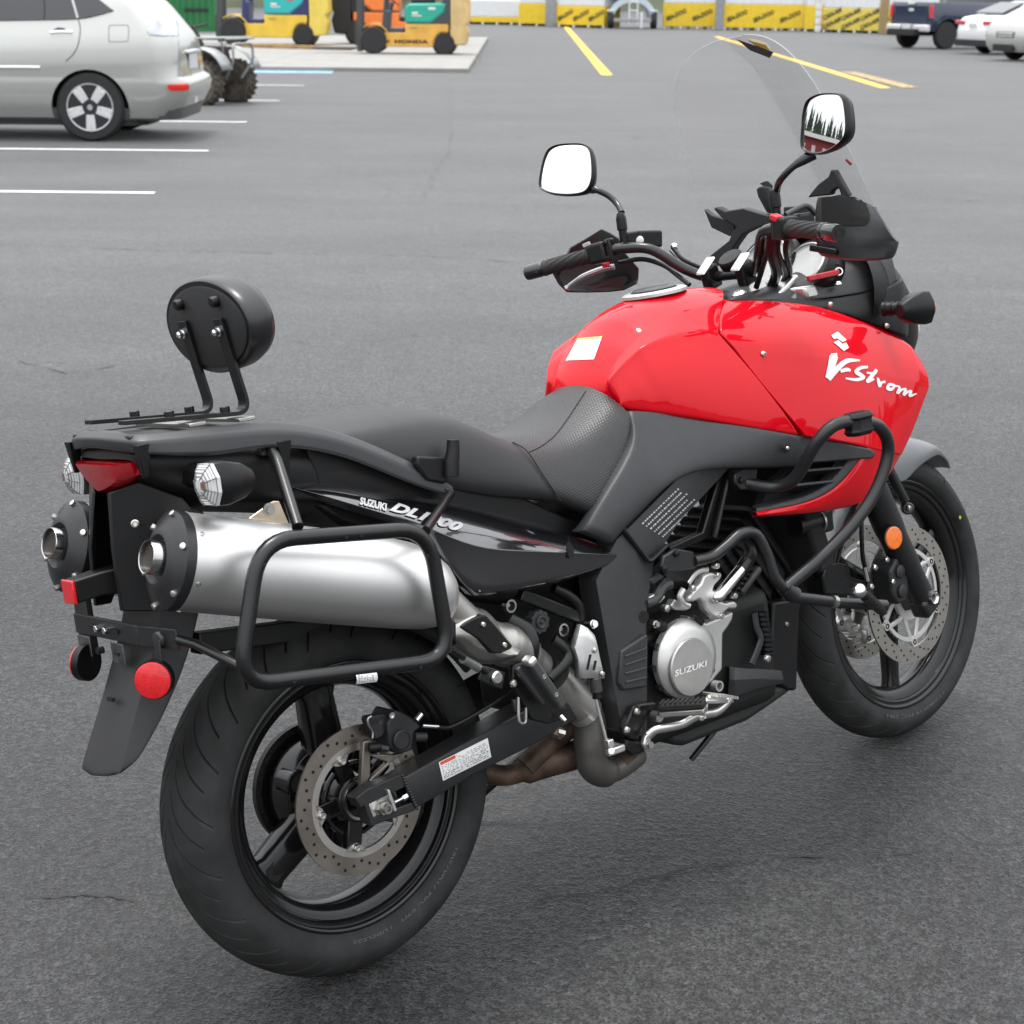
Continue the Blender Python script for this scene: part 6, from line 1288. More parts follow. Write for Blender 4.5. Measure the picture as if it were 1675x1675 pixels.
# front indicators
for s in (-1, 1):
    rr_ = indicator(V3(1.405, s * .272, .988), (1, s * .12, 0), s, False)
    a_, b_ = V3(1.365, s * .195, .992), V3(1.385, s * .255, .989)
    M().tube([a_, a_.lerp(b_, .5), b_], [.016, .0125, .013], n=12).build('stalk', PLAS, rr_, smooth=60)
    for k in range(4): 
        c_ = a_.lerp(b_, .1 + .2 * k); M().lathe([(.013, -.003), (.0165 - k * .0007, -.002), (.0165 - k * .0007, .002), (.013, .003)], c_, b_ - a_, 14, closed=True).build('stalk_ridge', PLAS, rr_)
    M().ball(V3(1.412, s * .272, .988), .020, (.6, 1, 1), 14).build('lens', mat('amber_lens', (.55, .2, .03), .15, coat=1), rr_, smooth=60)
# --- windscreen
def glass_mat():
    m = bpy.data.materials.new('clear_screen'); m.use_nodes = True; n = m.node_tree; n.nodes.clear(); N = n.nodes.new; L = n.links.new
    out = N('ShaderNodeOutputMaterial'); tr = N('ShaderNodeBsdfTransparent'); tr.inputs[0].default_value = (.985, .985, .985, 1); gl = N('ShaderNodeBsdfGlossy'); gl.inputs['Roughness'].default_value = .04
    fr = N('ShaderNodeFresnel'); fr.inputs[0].default_value = 1.3; mx_ = N('ShaderNodeMixShader'); mm_ = N('ShaderNodeMath'); mm_.operation = 'MULTIPLY'; mm_.inputs[1].default_value = .2; L(fr.outputs[0], mm_.inputs[0])
    df = N('ShaderNodeBsdfDiffuse'); df.inputs[0].default_value = (.75, .75, .75, 1); m2 = N('ShaderNodeMixShader'); m2.inputs[0].default_value = .012
    L(mm_.outputs[0], mx_.inputs[0]); L(tr.outputs[0], mx_.inputs[1]); L(gl.outputs[0], mx_.inputs[2]); L(mx_.outputs[0], m2.inputs[1]); L(df.outputs[0], m2.inputs[2]); L(m2.outputs[0], out.inputs[0])
    return m
SCR = glass_mat()
lev = [(1.185, .228, 1.332, 1.452), (1.235, .231, 1.303, 1.43), (1.29, .229, 1.277, 1.402), (1.40, .212, 1.232, 1.34), (1.48, .185, 1.205, 1.285), (1.535, .145, 1.19, 1.245), (1.565, .095, 1.19, 1.215), (1.578, .04, 1.195, 1.203)]
rows = []
for z, w_, xe, xc in lev:
    rows.append([V3(xe + (xc - xe) * (1 - (t / 6) ** 2), w_ * t / 6 * 1.0, z) for t in range(-6, 7)])
ws = M().grid(rows).build('windscreen', SCR, BIKE, sub=2, smooth=180)
me_ = ws
eg = [r[0] for r in rows] + [Vector(p) for p in rows[-1][1:-1]] + [r[-1] for r in rows[::-1]]
M().tube(spl(eg, 4), .0006, n=6).build('screen_edge', mat('screen_edge', (.55, .56, .57), .2), ws, smooth=60)
# caution decal near the top of the screen
bw = eval_bvh(ws)
q4_ = stick(iz([(485, 78), (690, 150), (668, 182), (560, 140)]), bw, .001); M().add(q4_, [(0, 1, 2, 3)]).build('screen_label', mat('label_dark', (.05, .05, .05), .5), ws, smooth=0)
q4_ = stick(iz([(540, 80), (655, 112), (685, 150), (610, 128)]), bw, -.0012); M().add(stick(iz([(545, 80), (650, 108), (672, 140), (600, 118)]), bw, .002), [(0, 1, 2, 3)]).build('screen_label', mat('label_yellow', (.62, .45, .04), .5), ws, smooth=0)
q4_ = stick(iz([(1084, 742), (1092, 732), (1125, 762), (1112, 772)]), bw, .002, -.24); M().add(q4_, [(0, 1, 2, 3)]).build('screen_tab', KT, ws, smooth=0)
# ------------------------------------------------------------------ things in the background
def stick_obj(pxs, o, lift=.004):
    bvh = eval_bvh(o); inv = o.matrix_world.inverted(); oo = inv @ CPOS; out = []
    for x, y in pxs:
        d = (inv.to_3x3() @ ray(x, y)).normalized(); h, nrm, _, _ = bvh.ray_cast(oo, d)
        if h is None: out.append(None); continue
        if nrm.dot(d) > 0: nrm = -nrm
        out.append(h + nrm * lift)
    return out
def patch(pxs, o, name, m, parent, lift=.005, k=6):
    n = len(pxs); cx = sum(p[0] for p in pxs) / n; cy = sum(p[1] for p in pxs) / n; pts = []; fs = []
    for i in range(k + 1):
        pts += [(cx + (p[0] - cx) * i / k, cy + (p[1] - cy) * i / k) for p in spl_px(pxs, 3)]
    n3 = len(spl_px(pxs, 3)); v = stick_obj(pts, o, lift); ok = [q is not None for q in v]; v = [q or Vector() for q in v]
    for i in range(k):
        for j in range(n3):
            f = (i * n3 + j, i * n3 + (j + 1) % n3, (i + 1) * n3 + (j + 1) % n3, (i + 1) * n3 + j)
            if all(ok[t] for t in f): fs.append(f)
    return M().add(v, fs).build(name, m, parent, smooth=60) if fs else None
def spl_px(pxs, k):
    n = len(pxs); out = []
    for i in range(n):
        a, b = pxs[i], pxs[(i + 1) % n]; out += [(a[0] + (b[0] - a[0]) * j / k, a[1] + (b[1] - a[1]) * j / k) for j in range(k)]
    return out
def line_on(pxs, o, name, m, parent, r=.004, k=4):
    pts = [p for p in stick_obj([(v.x, v.y) for v in spl([Vector((*p, 0)) for p in pxs], k)], o, .0) if p is not None]
    return M().tube(pts, r, n=5).build(name, m, parent) if len(pts) > 1 else None
def plan(xr, xf, hw, rr, rf, z, k=5):
    out = []
    for cx, cy, r, a0 in ((xf - rf, hw - rf, rf, 0), (xr + rr, hw - rr, rr, 90), (xr + rr, -hw + rr, rr, 180), (xf - rf, -hw + rf, rf, 270)):
        for j in range(k + 1):
            a = radians(a0 + 90 * j / k); out.append(Vector((cx + r * cos(a), cy + r * sin(a), z)))
    return out
CT = mat('car_tyre', (.020, .020, .021), .75, bump=.3, bs=80); CRIM = mat('car_rim', (.72, .72, .73), .28, metal=.35, var=.03); CDARK = mat('car_dark', (.012, .012, .013), .55); CGLASS = mat('car_glass', (.02, .022, .025), .06, coat=.4, var=.02)
PLATE = mat('number_plate', (.62, .64, .66), .4)
def cut_arches(o, centres, r, depth):
    for c in centres:
        for s in (1, -1):
            cm = M().lathe([(r, -depth), (r, depth)], c + Vector((0, s * .88, 0)), (0, 1, 0), 36); co = cm.build('cutter', CDARK, None, smooth=0); co.matrix_world = o.matrix_world
            b = o.modifiers.new('cut', 'BOOLEAN'); b.operation = 'DIFFERENCE'; b.object = co; b.solver = 'EXACT'
            try: b.material_mode = 'TRANSFER'
            except Exception: pass
            bpy.context.view_layer.update(); dg = bpy.context.evaluated_depsgraph_get(); nm = bpy.data.meshes.new_from_object(o.evaluated_get(dg)); o.modifiers.clear(); old = o.data; o.data = nm; bpy.data.meshes.remove(old); cme = co.data; bpy.data.objects.remove(co); bpy.data.meshes.remove(cme)
def car_wheel(parent, c, r, w_, s, spokes_=0, rimr=.66, rim_m=None):
    root = parent; c = Vector(c)
    wl = M().lathe([(r * rimr, -w_ / 2), (r * .92, -w_ / 2), (r, -w_ * .36), (r, w_ * .36), (r * .92, w_ / 2), (r * rimr, w_ / 2)], c, (0, 1, 0), 40).build('wheel', CT, root, smooth=40)
    f = s * w_ / 2
    M().lathe([(r * rimr, f * .96), (r * rimr * .95, f * 1.01), (r * rimr * .9, f * .9), (r * rimr * .88, f * .55), (0, f * .5)], c, (0, 1, 0), 36).build('rim', CDARK if spokes_ else (rim_m or CRIM), wl, smooth=40)
    if spokes_:
        M().lathe([(r * rimr * 1.0, f * .95), (r * rimr * .98, f * 1.03), (r * rimr * .9, f * .97), (r * rimr * .88, f * .8)], c, (0, 1, 0), 40).build('rim_ring', CRIM, wl, smooth=40)
        for k in range(spokes_):
            a = radians(90 + 360 / spokes_ * k + 180)
            for q in (-1, 1):
                d0 = Vector((cos(a), 0, sin(a))); t = Vector((-sin(a), 0, cos(a)))
                M().bar(c + d0 * r * .10 + t * q * r * .05 + Vector((0, f * .88, 0)), c + d0 * r * rimr * .93 + t * q * r * .075 + Vector((0, f * .93, 0)), r * .15, r * .07, (0, 1, 0)).build('spoke', CRIM, wl, bevel=.006)
        M().lathe([(r * .17, f * .6), (r * .17, f * .95), (r * .08, f * 1.0), (0, f * 1.0)], c, (0, 1, 0), 20).build('hub_cap', CRIM, wl)
    return wl
# --- silver SUV, parked on the left, seen from its left rear
SILV = mat('suv_silver_paint', (.40, .405, .385), .24, metal=.35, coat=.8, var=0, rvar=0)
suv = empty('parked_suv', 'silver grey SUV with alloy wheel parked on the white bay lines', 'suv')
sc0 = GP(150, 232); suv.matrix_world = on_lot(sc0.x + 1.155, sc0.y + .92, pi)
bpy.context.view_layer.update()
lv_ = [(.24, 0.32, 4.50, .84, .25), (.36, 0.22, 4.62, .89, .30), (.48, 0.15, 4.69, .915, .32), (.58, 0.13, 4.70, .92, .32), (.63, 0.16, 4.69, .918, .30), (.66, 0.23, 4.68, .915, .24), (.80, 0.24, 4.62, .915, .24), (.95, 0.26, 4.45, .905, .24), (1.04, 0.29, 3.75, .885, .24), (1.10, 0.33, 3.55, .865, .24), (1.35, 0.52, 3.15, .76, .24), (1.58, 0.74, 2.75, .66, .22), (1.66, 0.96, 2.45, .56, .2)]
body = M().loft([plan(a, b, h, r, .5 if z < 1.04 else .3, z) for z, a, b, h, r in lv_]).build('body', SILV, suv, smooth=50)
body.parent = suv; bpy.context.view_layer.update()
cut_arches(body, [Vector((1.155, 0, .33)), Vector((3.85, 0, .33))], .405, .24)
body.data.polygons.foreach_set('use_smooth', [True] * len(body.data.polygons)); body.data.set_sharp_from_angle(angle=radians(50))
for x in (1.155, 3.85):
    for s in (1, -1): car_wheel(suv, (x, s * .80, .352), .352, .225, s, 5, .70)
M().loft([plan(.6, 4.4, .80, .2, .3, z) for z in (.16, .30)]).build('underbody', CDARK, suv)
bz = lambda L: [(x * .25075, y * .25075) for x, y in L]
patch(bz([(-200, -40), (455, -40), (500, 118), (300, 128), (-200, 134)]), body, 'side_window', CGLASS, suv, .006)
patch(bz([(470, -40), (600, -40), (735, 66), (640, 95), (515, 118)]), body, 'quarter_window', CGLASS, suv, .006)
line_on(bz([(510, 122), (524, 190), (510, 290), (480, 350), (430, 400)]), body, 'door_seam', CDARK, suv, .005)
line_on(bz([(285, -40), (292, 60), (288, 128)]), body, 'window_bar', CDARK, suv, .012)
line_on(bz([(-200, 135), (200, 130), (505, 122), (640, 98), (740, 68)]), body, 'window_trim', CDARK, suv, .010)
line_on(bz([(712, 180), (722, 166), (820, 164), (838, 180), (836, 255), (822, 270), (722, 272), (710, 258), (712, 182)]), body, 'fuel_door_seam', CDARK, suv, .003)
line_on(bz([(328, 212), (400, 208), (472, 210)]), body, 'door_handle', CRIM, suv, .018)
patch(bz([(345, 195), (380, 180), (420, 184), (432, 200)]), body, 'handle_recess', CDARK, suv)
line_on(bz([(-200, 440), (100, 438), (262, 440)]), body, 'side_moulding', CRIM, suv, .018)
line_on(bz([(1085, 88), (1150, 140), (1162, 230), (1165, 400)]), body, 'tailgate_seam', CDARK, suv, .004)
TLC = mat('tail_lamp_clear', (.36, .38, .44), .12, coat=1, var=.3, vs=9)
patch(bz([(958, 200), (985, 150), (1030, 92), (1080, 86), (1140, 130), (1155, 180), (1155, 236), (1060, 236), (975, 228)]), body, 'tail_lamp', TLC, suv, .010)
patch(bz([(1088, 552), (1215, 546), (1232, 566), (1222, 588), (1120, 592), (1095, 580)]), body, 'bumper_reflector', mat('bright_red_reflector', (.75, .02, .01), .25, coat=.5), suv, .012)
M().box((.225, .0, .80), (.02, .42, .16)).build('number_plate', PLATE, suv, bevel=.004); M().box((.23, .0, .90), (.06, .6, .03)).build('plate_chrome', CRIM, suv, bevel=.006)
M().loft([plan(.26, 4.5, .82, .3, .4, .22), plan(.23, 4.6, .875, .3, .4, .34)]).build('lower_skirt', mat('skirt_grey', (.10, .10, .105), .5), suv, smooth=40)
M().box((.85, 0, 1.50), (.25, 1.2, .04)).build('spoiler', SILV, suv, bevel=.01)
# --- muddy quad bike standing behind the SUV
MUD = mat('mud_tyre', (.085, .072, .058), .9, var=.6, vs=14, bump=.6, bs=40); MUDB = mat('mud_black', (.035, .032, .028), .8, var=.5, vs=10)
quad = empty('quad_bike', 'muddy quad bike with grey racks half hidden behind the silver SUV', 'quad bike')
qc = GP(362, 173); quad.matrix_world = on_lot(qc.x - .10, qc.y + .48, radians(-24))
for x in (0, -1.28):
    for s in (1, -1):
        t = M().lathe([(.15, -.1), (.27, -.11), (.30, -.075), (.30, .075), (.27, .11), (.15, .1)], (x, s * .42, .29), (0, 1, 0), 32)
        tw = t.build('tyre', MUD, quad, smooth=40)
        kb = M()
        for k in range(22):
            a = 2 * pi * k / 22
            for yy in (-.07, 0, .07): aa = a + (.14 if yy == 0 else 0); kb.box((x + cos(aa) * .302, s * .42 + yy, .29 + sin(aa) * .302), (.022, .055, .036), Matrix.Rotation(-aa, 3, 'Y'))
        tag(kb.build('tread_knobs', MUD, tw), kind='stuff')
        M().lathe([(.15, s * .1), (.13, s * .04), (.06, s * .05), (0, s * .07)], (x, s * .42, .29), (0, 1, 0), 20).build('hub', mat('quad_hub', (.30, .29, .27), .5, metal=.4), tw)
    M().bar((x, -.38, .29), (x, .38, .29), .06, .06).build('axle', MUDB, quad, bevel=.01)
M().loft([plan(-1.45, .05, .22, .1, .1, .36), plan(-1.5, .12, .24, .1, .12, .55), plan(-1.3, .10, .17, .1, .1, .78)]).build('body', MUDB, quad, bevel=.02)
QG = mat('quad_grey', (.30, .31, .31), .4, metal=.3)
for x in (.02, -1.3):
    for s in (1, -1):
        M().grid([[Vector((x + cos(radians(a)) * r_, s * (.26 + .12 * k), .33 + sin(radians(a)) * r_ * 1.05)) for a in range(20, 161, 14)] for k, r_ in ((0, .42), (1, .43), (2, .40))]).build('fender', QG, quad, solid=.01, smooth=60)
    for y_ in (-.32, -.16, 0, .16, .32): M().tube([(x - .32, y_, .88), (x + .34, y_, .90)], .013, n=8).build('rack_bar', QG, quad)
    for dx in (-.32, 0, .34): M().tube([(x + dx, -.36, .885), (x + dx, .36, .885)], .014, n=8).build('rack_rail', QG, quad)
    for dx in (-.2, .2): M().tube([(x + dx, -.2, .70), (x + dx, -.25, .885)], .012, n=8).build('rack_post', QG, quad)
M().tube(fillet([(.25, -.2, .35), (.42, -.25, .60), (.40, -.25, .82), (.40, .25, .82), (.42, .25, .60), (.25, .2, .35)], .08), .018, n=10).build('bull_bar', QG, quad)
M().tube([(-.25, 0, .78), (-.38, 0, 1.02)], .03, n=10).build('steering_column', MUDB, quad); M().tube([(-.42, -.38, 1.06), (-.38, 0, 1.03), (-.42, .38, 1.06)], .016, n=10).build('handlebar', MUDB, quad)
M().loft([plan(-1.25, -.45, .15, .08, .08, .78), plan(-1.2, -.5, .13, .08, .08, .90)]).build('seat', mat('quad_seat', (.02, .02, .02), .5), quad, bevel=.02)
for x, z, y_ in ((-.40, .10, -.46), (-.26, .07, -.50), (-.15, .14, -.44)): M().box((x, y_, z), (.14, .12, .09), Matrix.Rotation(.3, 3, 'Y')).build('footrest', MUD, quad, bevel=.02)
# --- forklifts
YEL = mat('forklift_yellow', (.72, .48, .05), .4, var=.12, vs=3); YEL2 = mat('forklift_amber', (.66, .36, .06), .42, var=.14, vs=3)
NAVY = mat('forklift_navy', (.025, .03, .12), .4); SLATE = mat('forklift_slate', (.05, .055, .065), .45); TEAL = mat('forklift_teal', (.03, .42, .42), .35); GREEN = mat('forklift_green', (.02, .36, .26), .35); BEIGE = mat('counterweight_cream', (.62, .44, .20), .5, var=.15, vs=4); LEMON = mat('counterweight_lemon', (.74, .56, .10), .45, var=.1, vs=4); ORA = mat('forklift_orange', (.80, .20, .04), .4); STEELD = mat('mast_steel', (.075, .075, .08), .5, metal=.4); DECW = mat('decal_white', (.7, .68, .64), .5); DECR = mat('decal_red', (.55, .10, .08), .5)
def forklift(loc, rz, label, body_m, frame_m, hood_m, cw_m, sc=1.0, wheel_m=None, writing=None):
    root = empty('forklift', label, 'forklift', group='forklifts parked on the concrete'); root.matrix_world = on_lot(loc[0], loc[1], rz, .08) @ Matrix.Scale(sc, 4)
    # local: mast towards -x, counterweight towards +x, near side -y
    W = .46
    M().prism([Vector(p) for p in ((-.52, -W, .16), (.62, -W, .16), (.68, -W, .30), (.78, -W, .40), (.95, -W, .42), (.95, -W, .66), (-.02, -W, .66), (-.02, -W, .47), (-.52, -W, .47))], (0, 2 * W, 0)).build('chassis', body_m, root, bevel=.02)
    M().box((-.29, 0, .52), (.48, .84, .10)).build('floor', frame_m, root, bevel=.02)
    M().prism([Vector(p) for p in ((-.02, -W + .02, .66), (1.0, -W + .02, .66), (1.0, -W + .02, 1.30), (.86, -W + .02, 1.28), (.62, -W + .02, .72))], (0, 2 * W - .04, 0)).build('frame_side', frame_m, root, bevel=.01)
    M().prism([Vector(p) for p in ((-.03, -W - .005, .68), (.56, -W - .005, .68), (.86, -W - .005, .92), (.90, -W - .005, 1.12), (.05, -W - .005, 1.10), (-.03, -W - .005, 1.02))], (0, 2 * W + .01, 0)).build('engine_cover', hood_m, root, bevel=.05, seg=3)
    cwp = [Vector(p) for p in ((.96, -W - .01, .30), (1.10, -W - .01, .20), (1.36, -W - .01, .22), (1.42, -W - .01, .50), (1.36, -W - .01, .66), (1.44, -W - .01, .72), (1.42, -W - .01, 1.22), (1.34, -W - .01, 1.30), (1.0, -W - .01, 1.30), (1.0, -W - .01, .55))]
    M().prism(cwp, (0, 2 * W + .02, 0)).build('counterweight', cw_m, root, bevel=.04, seg=3)
    for x, r, w_ in ((-.74, .30, .24), (.86, .235, .20)):
        for s in (1, -1): car_wheel(root, (x, s * (W - .06), r), r, w_, s, 0, .5, wheel_m or STEELD)
        M().lathe([(r * 1.16, -W), (r * 1.16, W)], (x, 0, r), (0, 1, 0), 30).build('wheel_well', CDARK, root) if x > 0 else None
    M().grid([[Vector((-.74 + cos(radians(a)) * .37, y_, .30 + sin(radians(a)) * .37)) for a in range(-10, 131, 10)] for y_ in (-W - .02, -W + .2)] ).build('front_fender', body_m, root, solid=.02)
    M().grid([[Vector((-.74 + cos(radians(a)) * .37, y_, .30 + sin(radians(a)) * .37)) for a in range(-10, 131, 10)] for y_ in (W - .2, W + .02)] ).build('front_fender', body_m, root, solid=.02)
    mast = M().box((-1.06, -.30, 1.10), (.12, .10, 2.1)).box((-1.06, .30, 1.10), (.12, .10, 2.1)).box((-1.06, 0, 2.0), (.08, .6, .1)).box((-1.06, 0, .5), (.08, .6, .12)).box((-1.06, 0, 1.3), (.06, .6, .1)); mast.build('mast', STEELD, root, bevel=.008)
    for s in (1, -1):
        if body_m is ORA: continue
        M().box((-1.15, s * .22, .42), (.04, .12, .5)).build('fork', STEELD, root, bevel=.005); M().box((-1.65, s * .22, .06 + .05), (1.0, .12, .04)).build('fork', STEELD, root, bevel=.005)
        for x0_, x1_ in ((-.52, -.38), (.92, .86)): M().tube([(x0_, s * .40, .55 if x0_ < 0 else 1.25), (x1_, s * .40, 2.05)], .035, n=8).build('guard_post', frame_m, root)
    gr = M()
    for k in range(7): gr.box((-.36 + k * .2, 0, 2.07), (.05, .86, .04))
    gr.box((.24, -.41, 2.07), (1.26, .05, .05)).box((.24, .41, 2.07), (1.26, .05, .05)).build('overhead_guard', frame_m, root)
    M().tube([(-.50, 0, .55), (-.34, 0, 1.12)], .05, n=8).build('steering_column', frame_m, root); M().lathe([(.15, 0), (.17, .012), (.15, .024)], (-.32, 0, 1.14), (.6, 0, .8), 20, closed=True).build('steering_wheel', CDARK, root)
    M().prism([Vector(p) for p in ((.10, -.24, 1.11), (.62, -.24, 1.11), (.74, -.24, 1.60), (.66, -.24, 1.60), (.54, -.24, 1.22), (.10, -.24, 1.20))], (0, .48, 0)).build('seat', CDARK, root, bevel=.03)
    M().prism([Vector(p) for p in ((-.55, -W + .02, .50), (-.40, -W + .02, .50), (-.36, -W + .02, .95), (-.50, -W + .02, .95))], (0, .84, 0)).build('dashboard', frame_m, root, bevel=.02)
    M().box((.20, -W - .012, .90), (.14, .004, .05)).build('decal', DECW, root); M().box((.58, -W - .012, 1.0), (.16, .004, .06)).build('decal', DECR if writing is None else DECW, root); M().box((.24, -W - .012, .84), (.22, .004, .025)).build('decal', DECW, root); M().box((.16, -W - .006, .58), (.16, .004, .04)).build('decal', mat('decal_grey', (.35, .28, .1), .6), root)
    if writing:
        uv, fs = text_mesh(writing, bold=.06, spacing=1.1); M().add([Vector((.02 - .28 + u * .76, -W - .008, .235 + v * .085)) for u, v in uv], fs).build('maker_name', CDARK, root, smooth=0)
        for k in range(4): M().prism([Vector((-.48 + k * .018, -W - .003, .23 + k * .02)), Vector((-.36 - k * .005, -W - .003, .27 + k * .012)), Vector((-.36 - k * .005, -W - .003, .284 + k * .012)), Vector((-.47 + k * .018, -W - .003, .246 + k * .02))], (0, -.005, 0)).build('wing_mark', CDARK, root)
    return root
fa = GP(497, 79); fb = GP(727, 95)
forklift((fa.x - .86 * 1.18, fa.y + .5, 0), 0, 'yellow forklift with teal engine cover and navy frame, nearer the green container', YEL, NAVY, TEAL, LEMON, 1.18)
forklift((fb.x - .86 * 1.05, fb.y + .45, 0), 0, 'amber forklift with green engine cover lettered in black along its chassis', YEL2, SLATE, GREEN, BEIGE, 1.05, None, 'HONDA')
forklift((-3.3, 51.0, 0), pi, 'orange forklift with black counterweight, behind the two yellow ones', ORA, CDARK, ORA, CDARK, 1.3)
# timber beam on the concrete in front of the forklifts
ba, bb_ = GP(380, 82), GP(575, 88); tb = M().bar(ba + Vector((0, 0, .13)), bb_ + Vector((0, 0, .13)), .16, .08).build('timber_beam', mat('weathered_timber', (.33, .20, .08), .8, var=.3, vs=6), None, bevel=.006); tag(tb, 'long brown timber lying on the concrete before the yellow forklift', 'timber')
# green container
GC = mat('container_green', (.012, .15, .045), .55, var=.1, vs=2)
gcn = empty('green_container', 'dark green steel container standing behind the quad bike', 'container'); gcp = GP(352, 60); gcn.matrix_world = on_lot(gcp.x - 3.0, gcp.y + 1.3, 0, .085); M().box((0, 0, 1.3), (6.0, 2.4, 2.4)).build('shell', GC, gcn, bevel=.02)
for k in range(28): M().box((-2.85 + k * .211, -1.215, 1.3), (.10, .04, 2.2)).build('corrugation', GC, gcn)
for z in (.12, 2.48): M().box((0, -1.23, z), (6.04, .08, .12)).build('edge_rail', GC, gcn)
M().box((2.4, -1.25, .75), (.8, .02, .1)).build('latch_bar', CDARK, gcn)
# --- wrapped crates along the far edge
YW = mat('yellow_wrap', (.80, .56, .03), .35, var=.08, vs=4, bump=.4, bs=12); WW = mat('white_wrap', (.74, .75, .77), .4, var=.06, vs=5, bump=.4, bs=9); PALD = mat('pallet_dark', (.05, .05, .055), .7, var=.5, vs=6); YW2 = mat('pale_yellow_wrap', (.74, .58, .10), .4, var=.12, vs=4, bump=.5, bs=10)
def crate(x0_, x1_, yb0, yb1, words, ytop, label, m=YW, pale=False, slant=24):
    a, b = GP(x0_, yb0), GP(x1_, yb1); c = (a + b) / 2; d = b - a; L = d.length; rz = math.atan2(d.y, d.x)
    root = empty('wrapped_crate', label, 'crate', group='wrapped crates along the far edge'); root.matrix_world = on_lot(c.x, c.y, rz)
    zt = WP((x0_ + x1_) / 2, ytop, c.y).z - zg(c.y)
    M().box((0, .6, (zt + .10) / 2), (L, 1.2, zt - .10)).build('yellow_wrap', m, root, bevel=.02)
    M().box((0, .61, zt + .40), (L - .02, 1.18, .80)).build('white_cover', WW, root, bevel=.05)
    n = max(2, round(L / .35))
    for k in range(n): M().box((-L / 2 + .06 + (L - .12) * k / (n - 1), .58, .05), (.11, 1.16, .10)).build('pallet_block', PALD if k % 2 else WW, root, bevel=.01)
    M().box((0, .6, .095), (L - .01, 1.17, .02)).build('pallet_board', PALD, root)
    if words:
        uv, fs = text_mesh(words, bold=.06, shear=.2); n = max(1, round(L / 1.0)); ln, hg_ = .95, .20; ca, sa = cos(radians(slant)), sin(radians(slant))
        for k in range(n):
            cx = -L / 2 + L * (k + .5) / n
            for zc in ((.5 * (zt + .12)),) if not pale else (.36 * zt + .03, .74 * zt + .03):
                mm = M().add([Vector((cx + (u - .5) * ln * ca - (v - .5) * hg_ * sa, -.006, zc + (u - .5) * ln * sa + (v - .5) * hg_ * ca)) for u, v in uv], fs); mm.v = [v for v in mm.v]
                if max(v.x for v in mm.v) < L / 2 + .04 and min(v.x for v in mm.v) > -L / 2 - .04 or n == 1: mm.build('wrap_lettering', mat('wrap_ink', (.05, .045, .02), .6), root, smooth=0)
    return root
crate(848, 893, 42, 43, None, 6, 'small yellow wrapped crate beside the white cabinet')
crate(912, 988, 44, 46, 'SEA-DOO', 10, 'lettered yellow crate between the grey post and the boat')
crate(1084, 1169, 47, 48, 'SEA-DOO', 6, 'lettered yellow crate just right of the boat with the ladder')
crate(1183, 1313, 49, 51, 'SEA-DOO', 8, 'longest of the yellow wrapped crates, lettered on the slant, beyond the windscreen')
crate(1315, 1331, 51.5, 52, None, 10, 'narrow yellow crate end beside the white strapped stack')
crate(1345, 1437, 52.5, 55, 'CAN-AM', 14, 'paler yellow crate lettered twice, left of the brown gap', YW2, True)
crate(1452, 1490, 55.5, 57.5, 'CAN-AM', 15, 'short pale yellow crate next to the blue pickup', YW2, True)
crate(764, 850, 39.5, 41, None, 28, 'low yellow crate beneath the white cabinet')
GALV = mat('galvanised', (.38, .40, .43), .35, metal=.7, var=.1, vs=5)
for x0_, x1_, yb, lab, h_ in ((893, 909, 43.5, 'dull grey steel post between two yellow crates', 2.2), (1170, 1181, 49, 'bright steel post left of the longest yellow crate', 2.2), (1438, 1450, 56, 'brown panel standing upright between the pale yellow crates', 1.6)):
    a, b = GP(x0_, yb), GP(x1_, yb); wd = (b - a).length; p = tag(M().box(((a.x + b.x) / 2, a.y + .1, zg(a.y) + h_ / 2), (wd, .16, h_)).build('steel_post' if x0_ != 1438 else 'upright_board', GALV if x0_ != 1438 else mat('brown_board', (.34, .25, .12), .7), None, bevel=.02), lab, 'post' if x0_ != 1438 else 'board')
a = GP(1338, 53); stk = empty('strapped_stack', 'narrow stack of white rolls strapped upright between yellow crates', 'stack', a)
for k in range(6): M().lathe([(.03, 0), (.13, .01), (.14, .13), (.13, .26), (.03, .28)], (0, .1, .02 + k * .30), (0, 0, 1), 16).build('roll', WW, stk, smooth=50)
# white cabinet standing on the low crate
cy = GP(806, 40).y + .5; a, b = WP(763, 26, cy), WP(848, 28, cy); cab = empty('white_cabinet', 'white steel cabinet with a square hatch standing on the low yellow crate', 'cabinet', ((a.x + b.x) / 2, cy + .45, min(a.z, b.z))); L = b.x - a.x
M().box((0, 0, .7), (L, .9, 1.36)).build('shell', mat('cabinet_white', (.72, .74, .76), .4), cab, bevel=.02); M().box((0, -.47, .05), (L + .04, .06, .1)).build('base_flange', WW, cab, bevel=.01); M().box((-.15, -.455, .55), (.9, .02, .8)).build('hatch', mat('hatch_white', (.66, .68, .71), .4), cab, bevel=.008)
# boat on its trailer, seen from the stern with a boarding ladder
bo = GP(1034, 47); HUL = mat('hull_pale', (.60, .68, .74), .3, metal=.3, var=.05)
boat = empty('boat_on_trailer', 'pale boat on a trailer with a white ladder at its stern', 'boat'); boat.matrix_world = on_lot(bo.x, bo.y) @ Matrix.Scale(1.62, 4)
arch = [Vector((cos(radians(a)) * .62, 0, .30 + sin(radians(a)) * .55)) for a in range(0, 181, 12)]; inn = [Vector((cos(radians(a)) * .50, 0, .27 + sin(radians(a)) * .42)) for a in range(0, 181, 12)]
mm = M().grid([arch, inn]); mm.grid([inn, [p + Vector((0, 2.2, 0)) for p in inn]]); mm.grid([[p + Vector((0, 2.2, 0)) for p in arch], arch]); mm.build('hull', HUL, boat, smooth=50)
M().loft([plan(-.62, .62, 1.1, .2, .2, .86), plan(-.75, .75, 1.2, .2, .2, 1.25)]).tx(Matrix.Translation((0, 1.1, 0))).build('deck', HUL, boat, bevel=.03)
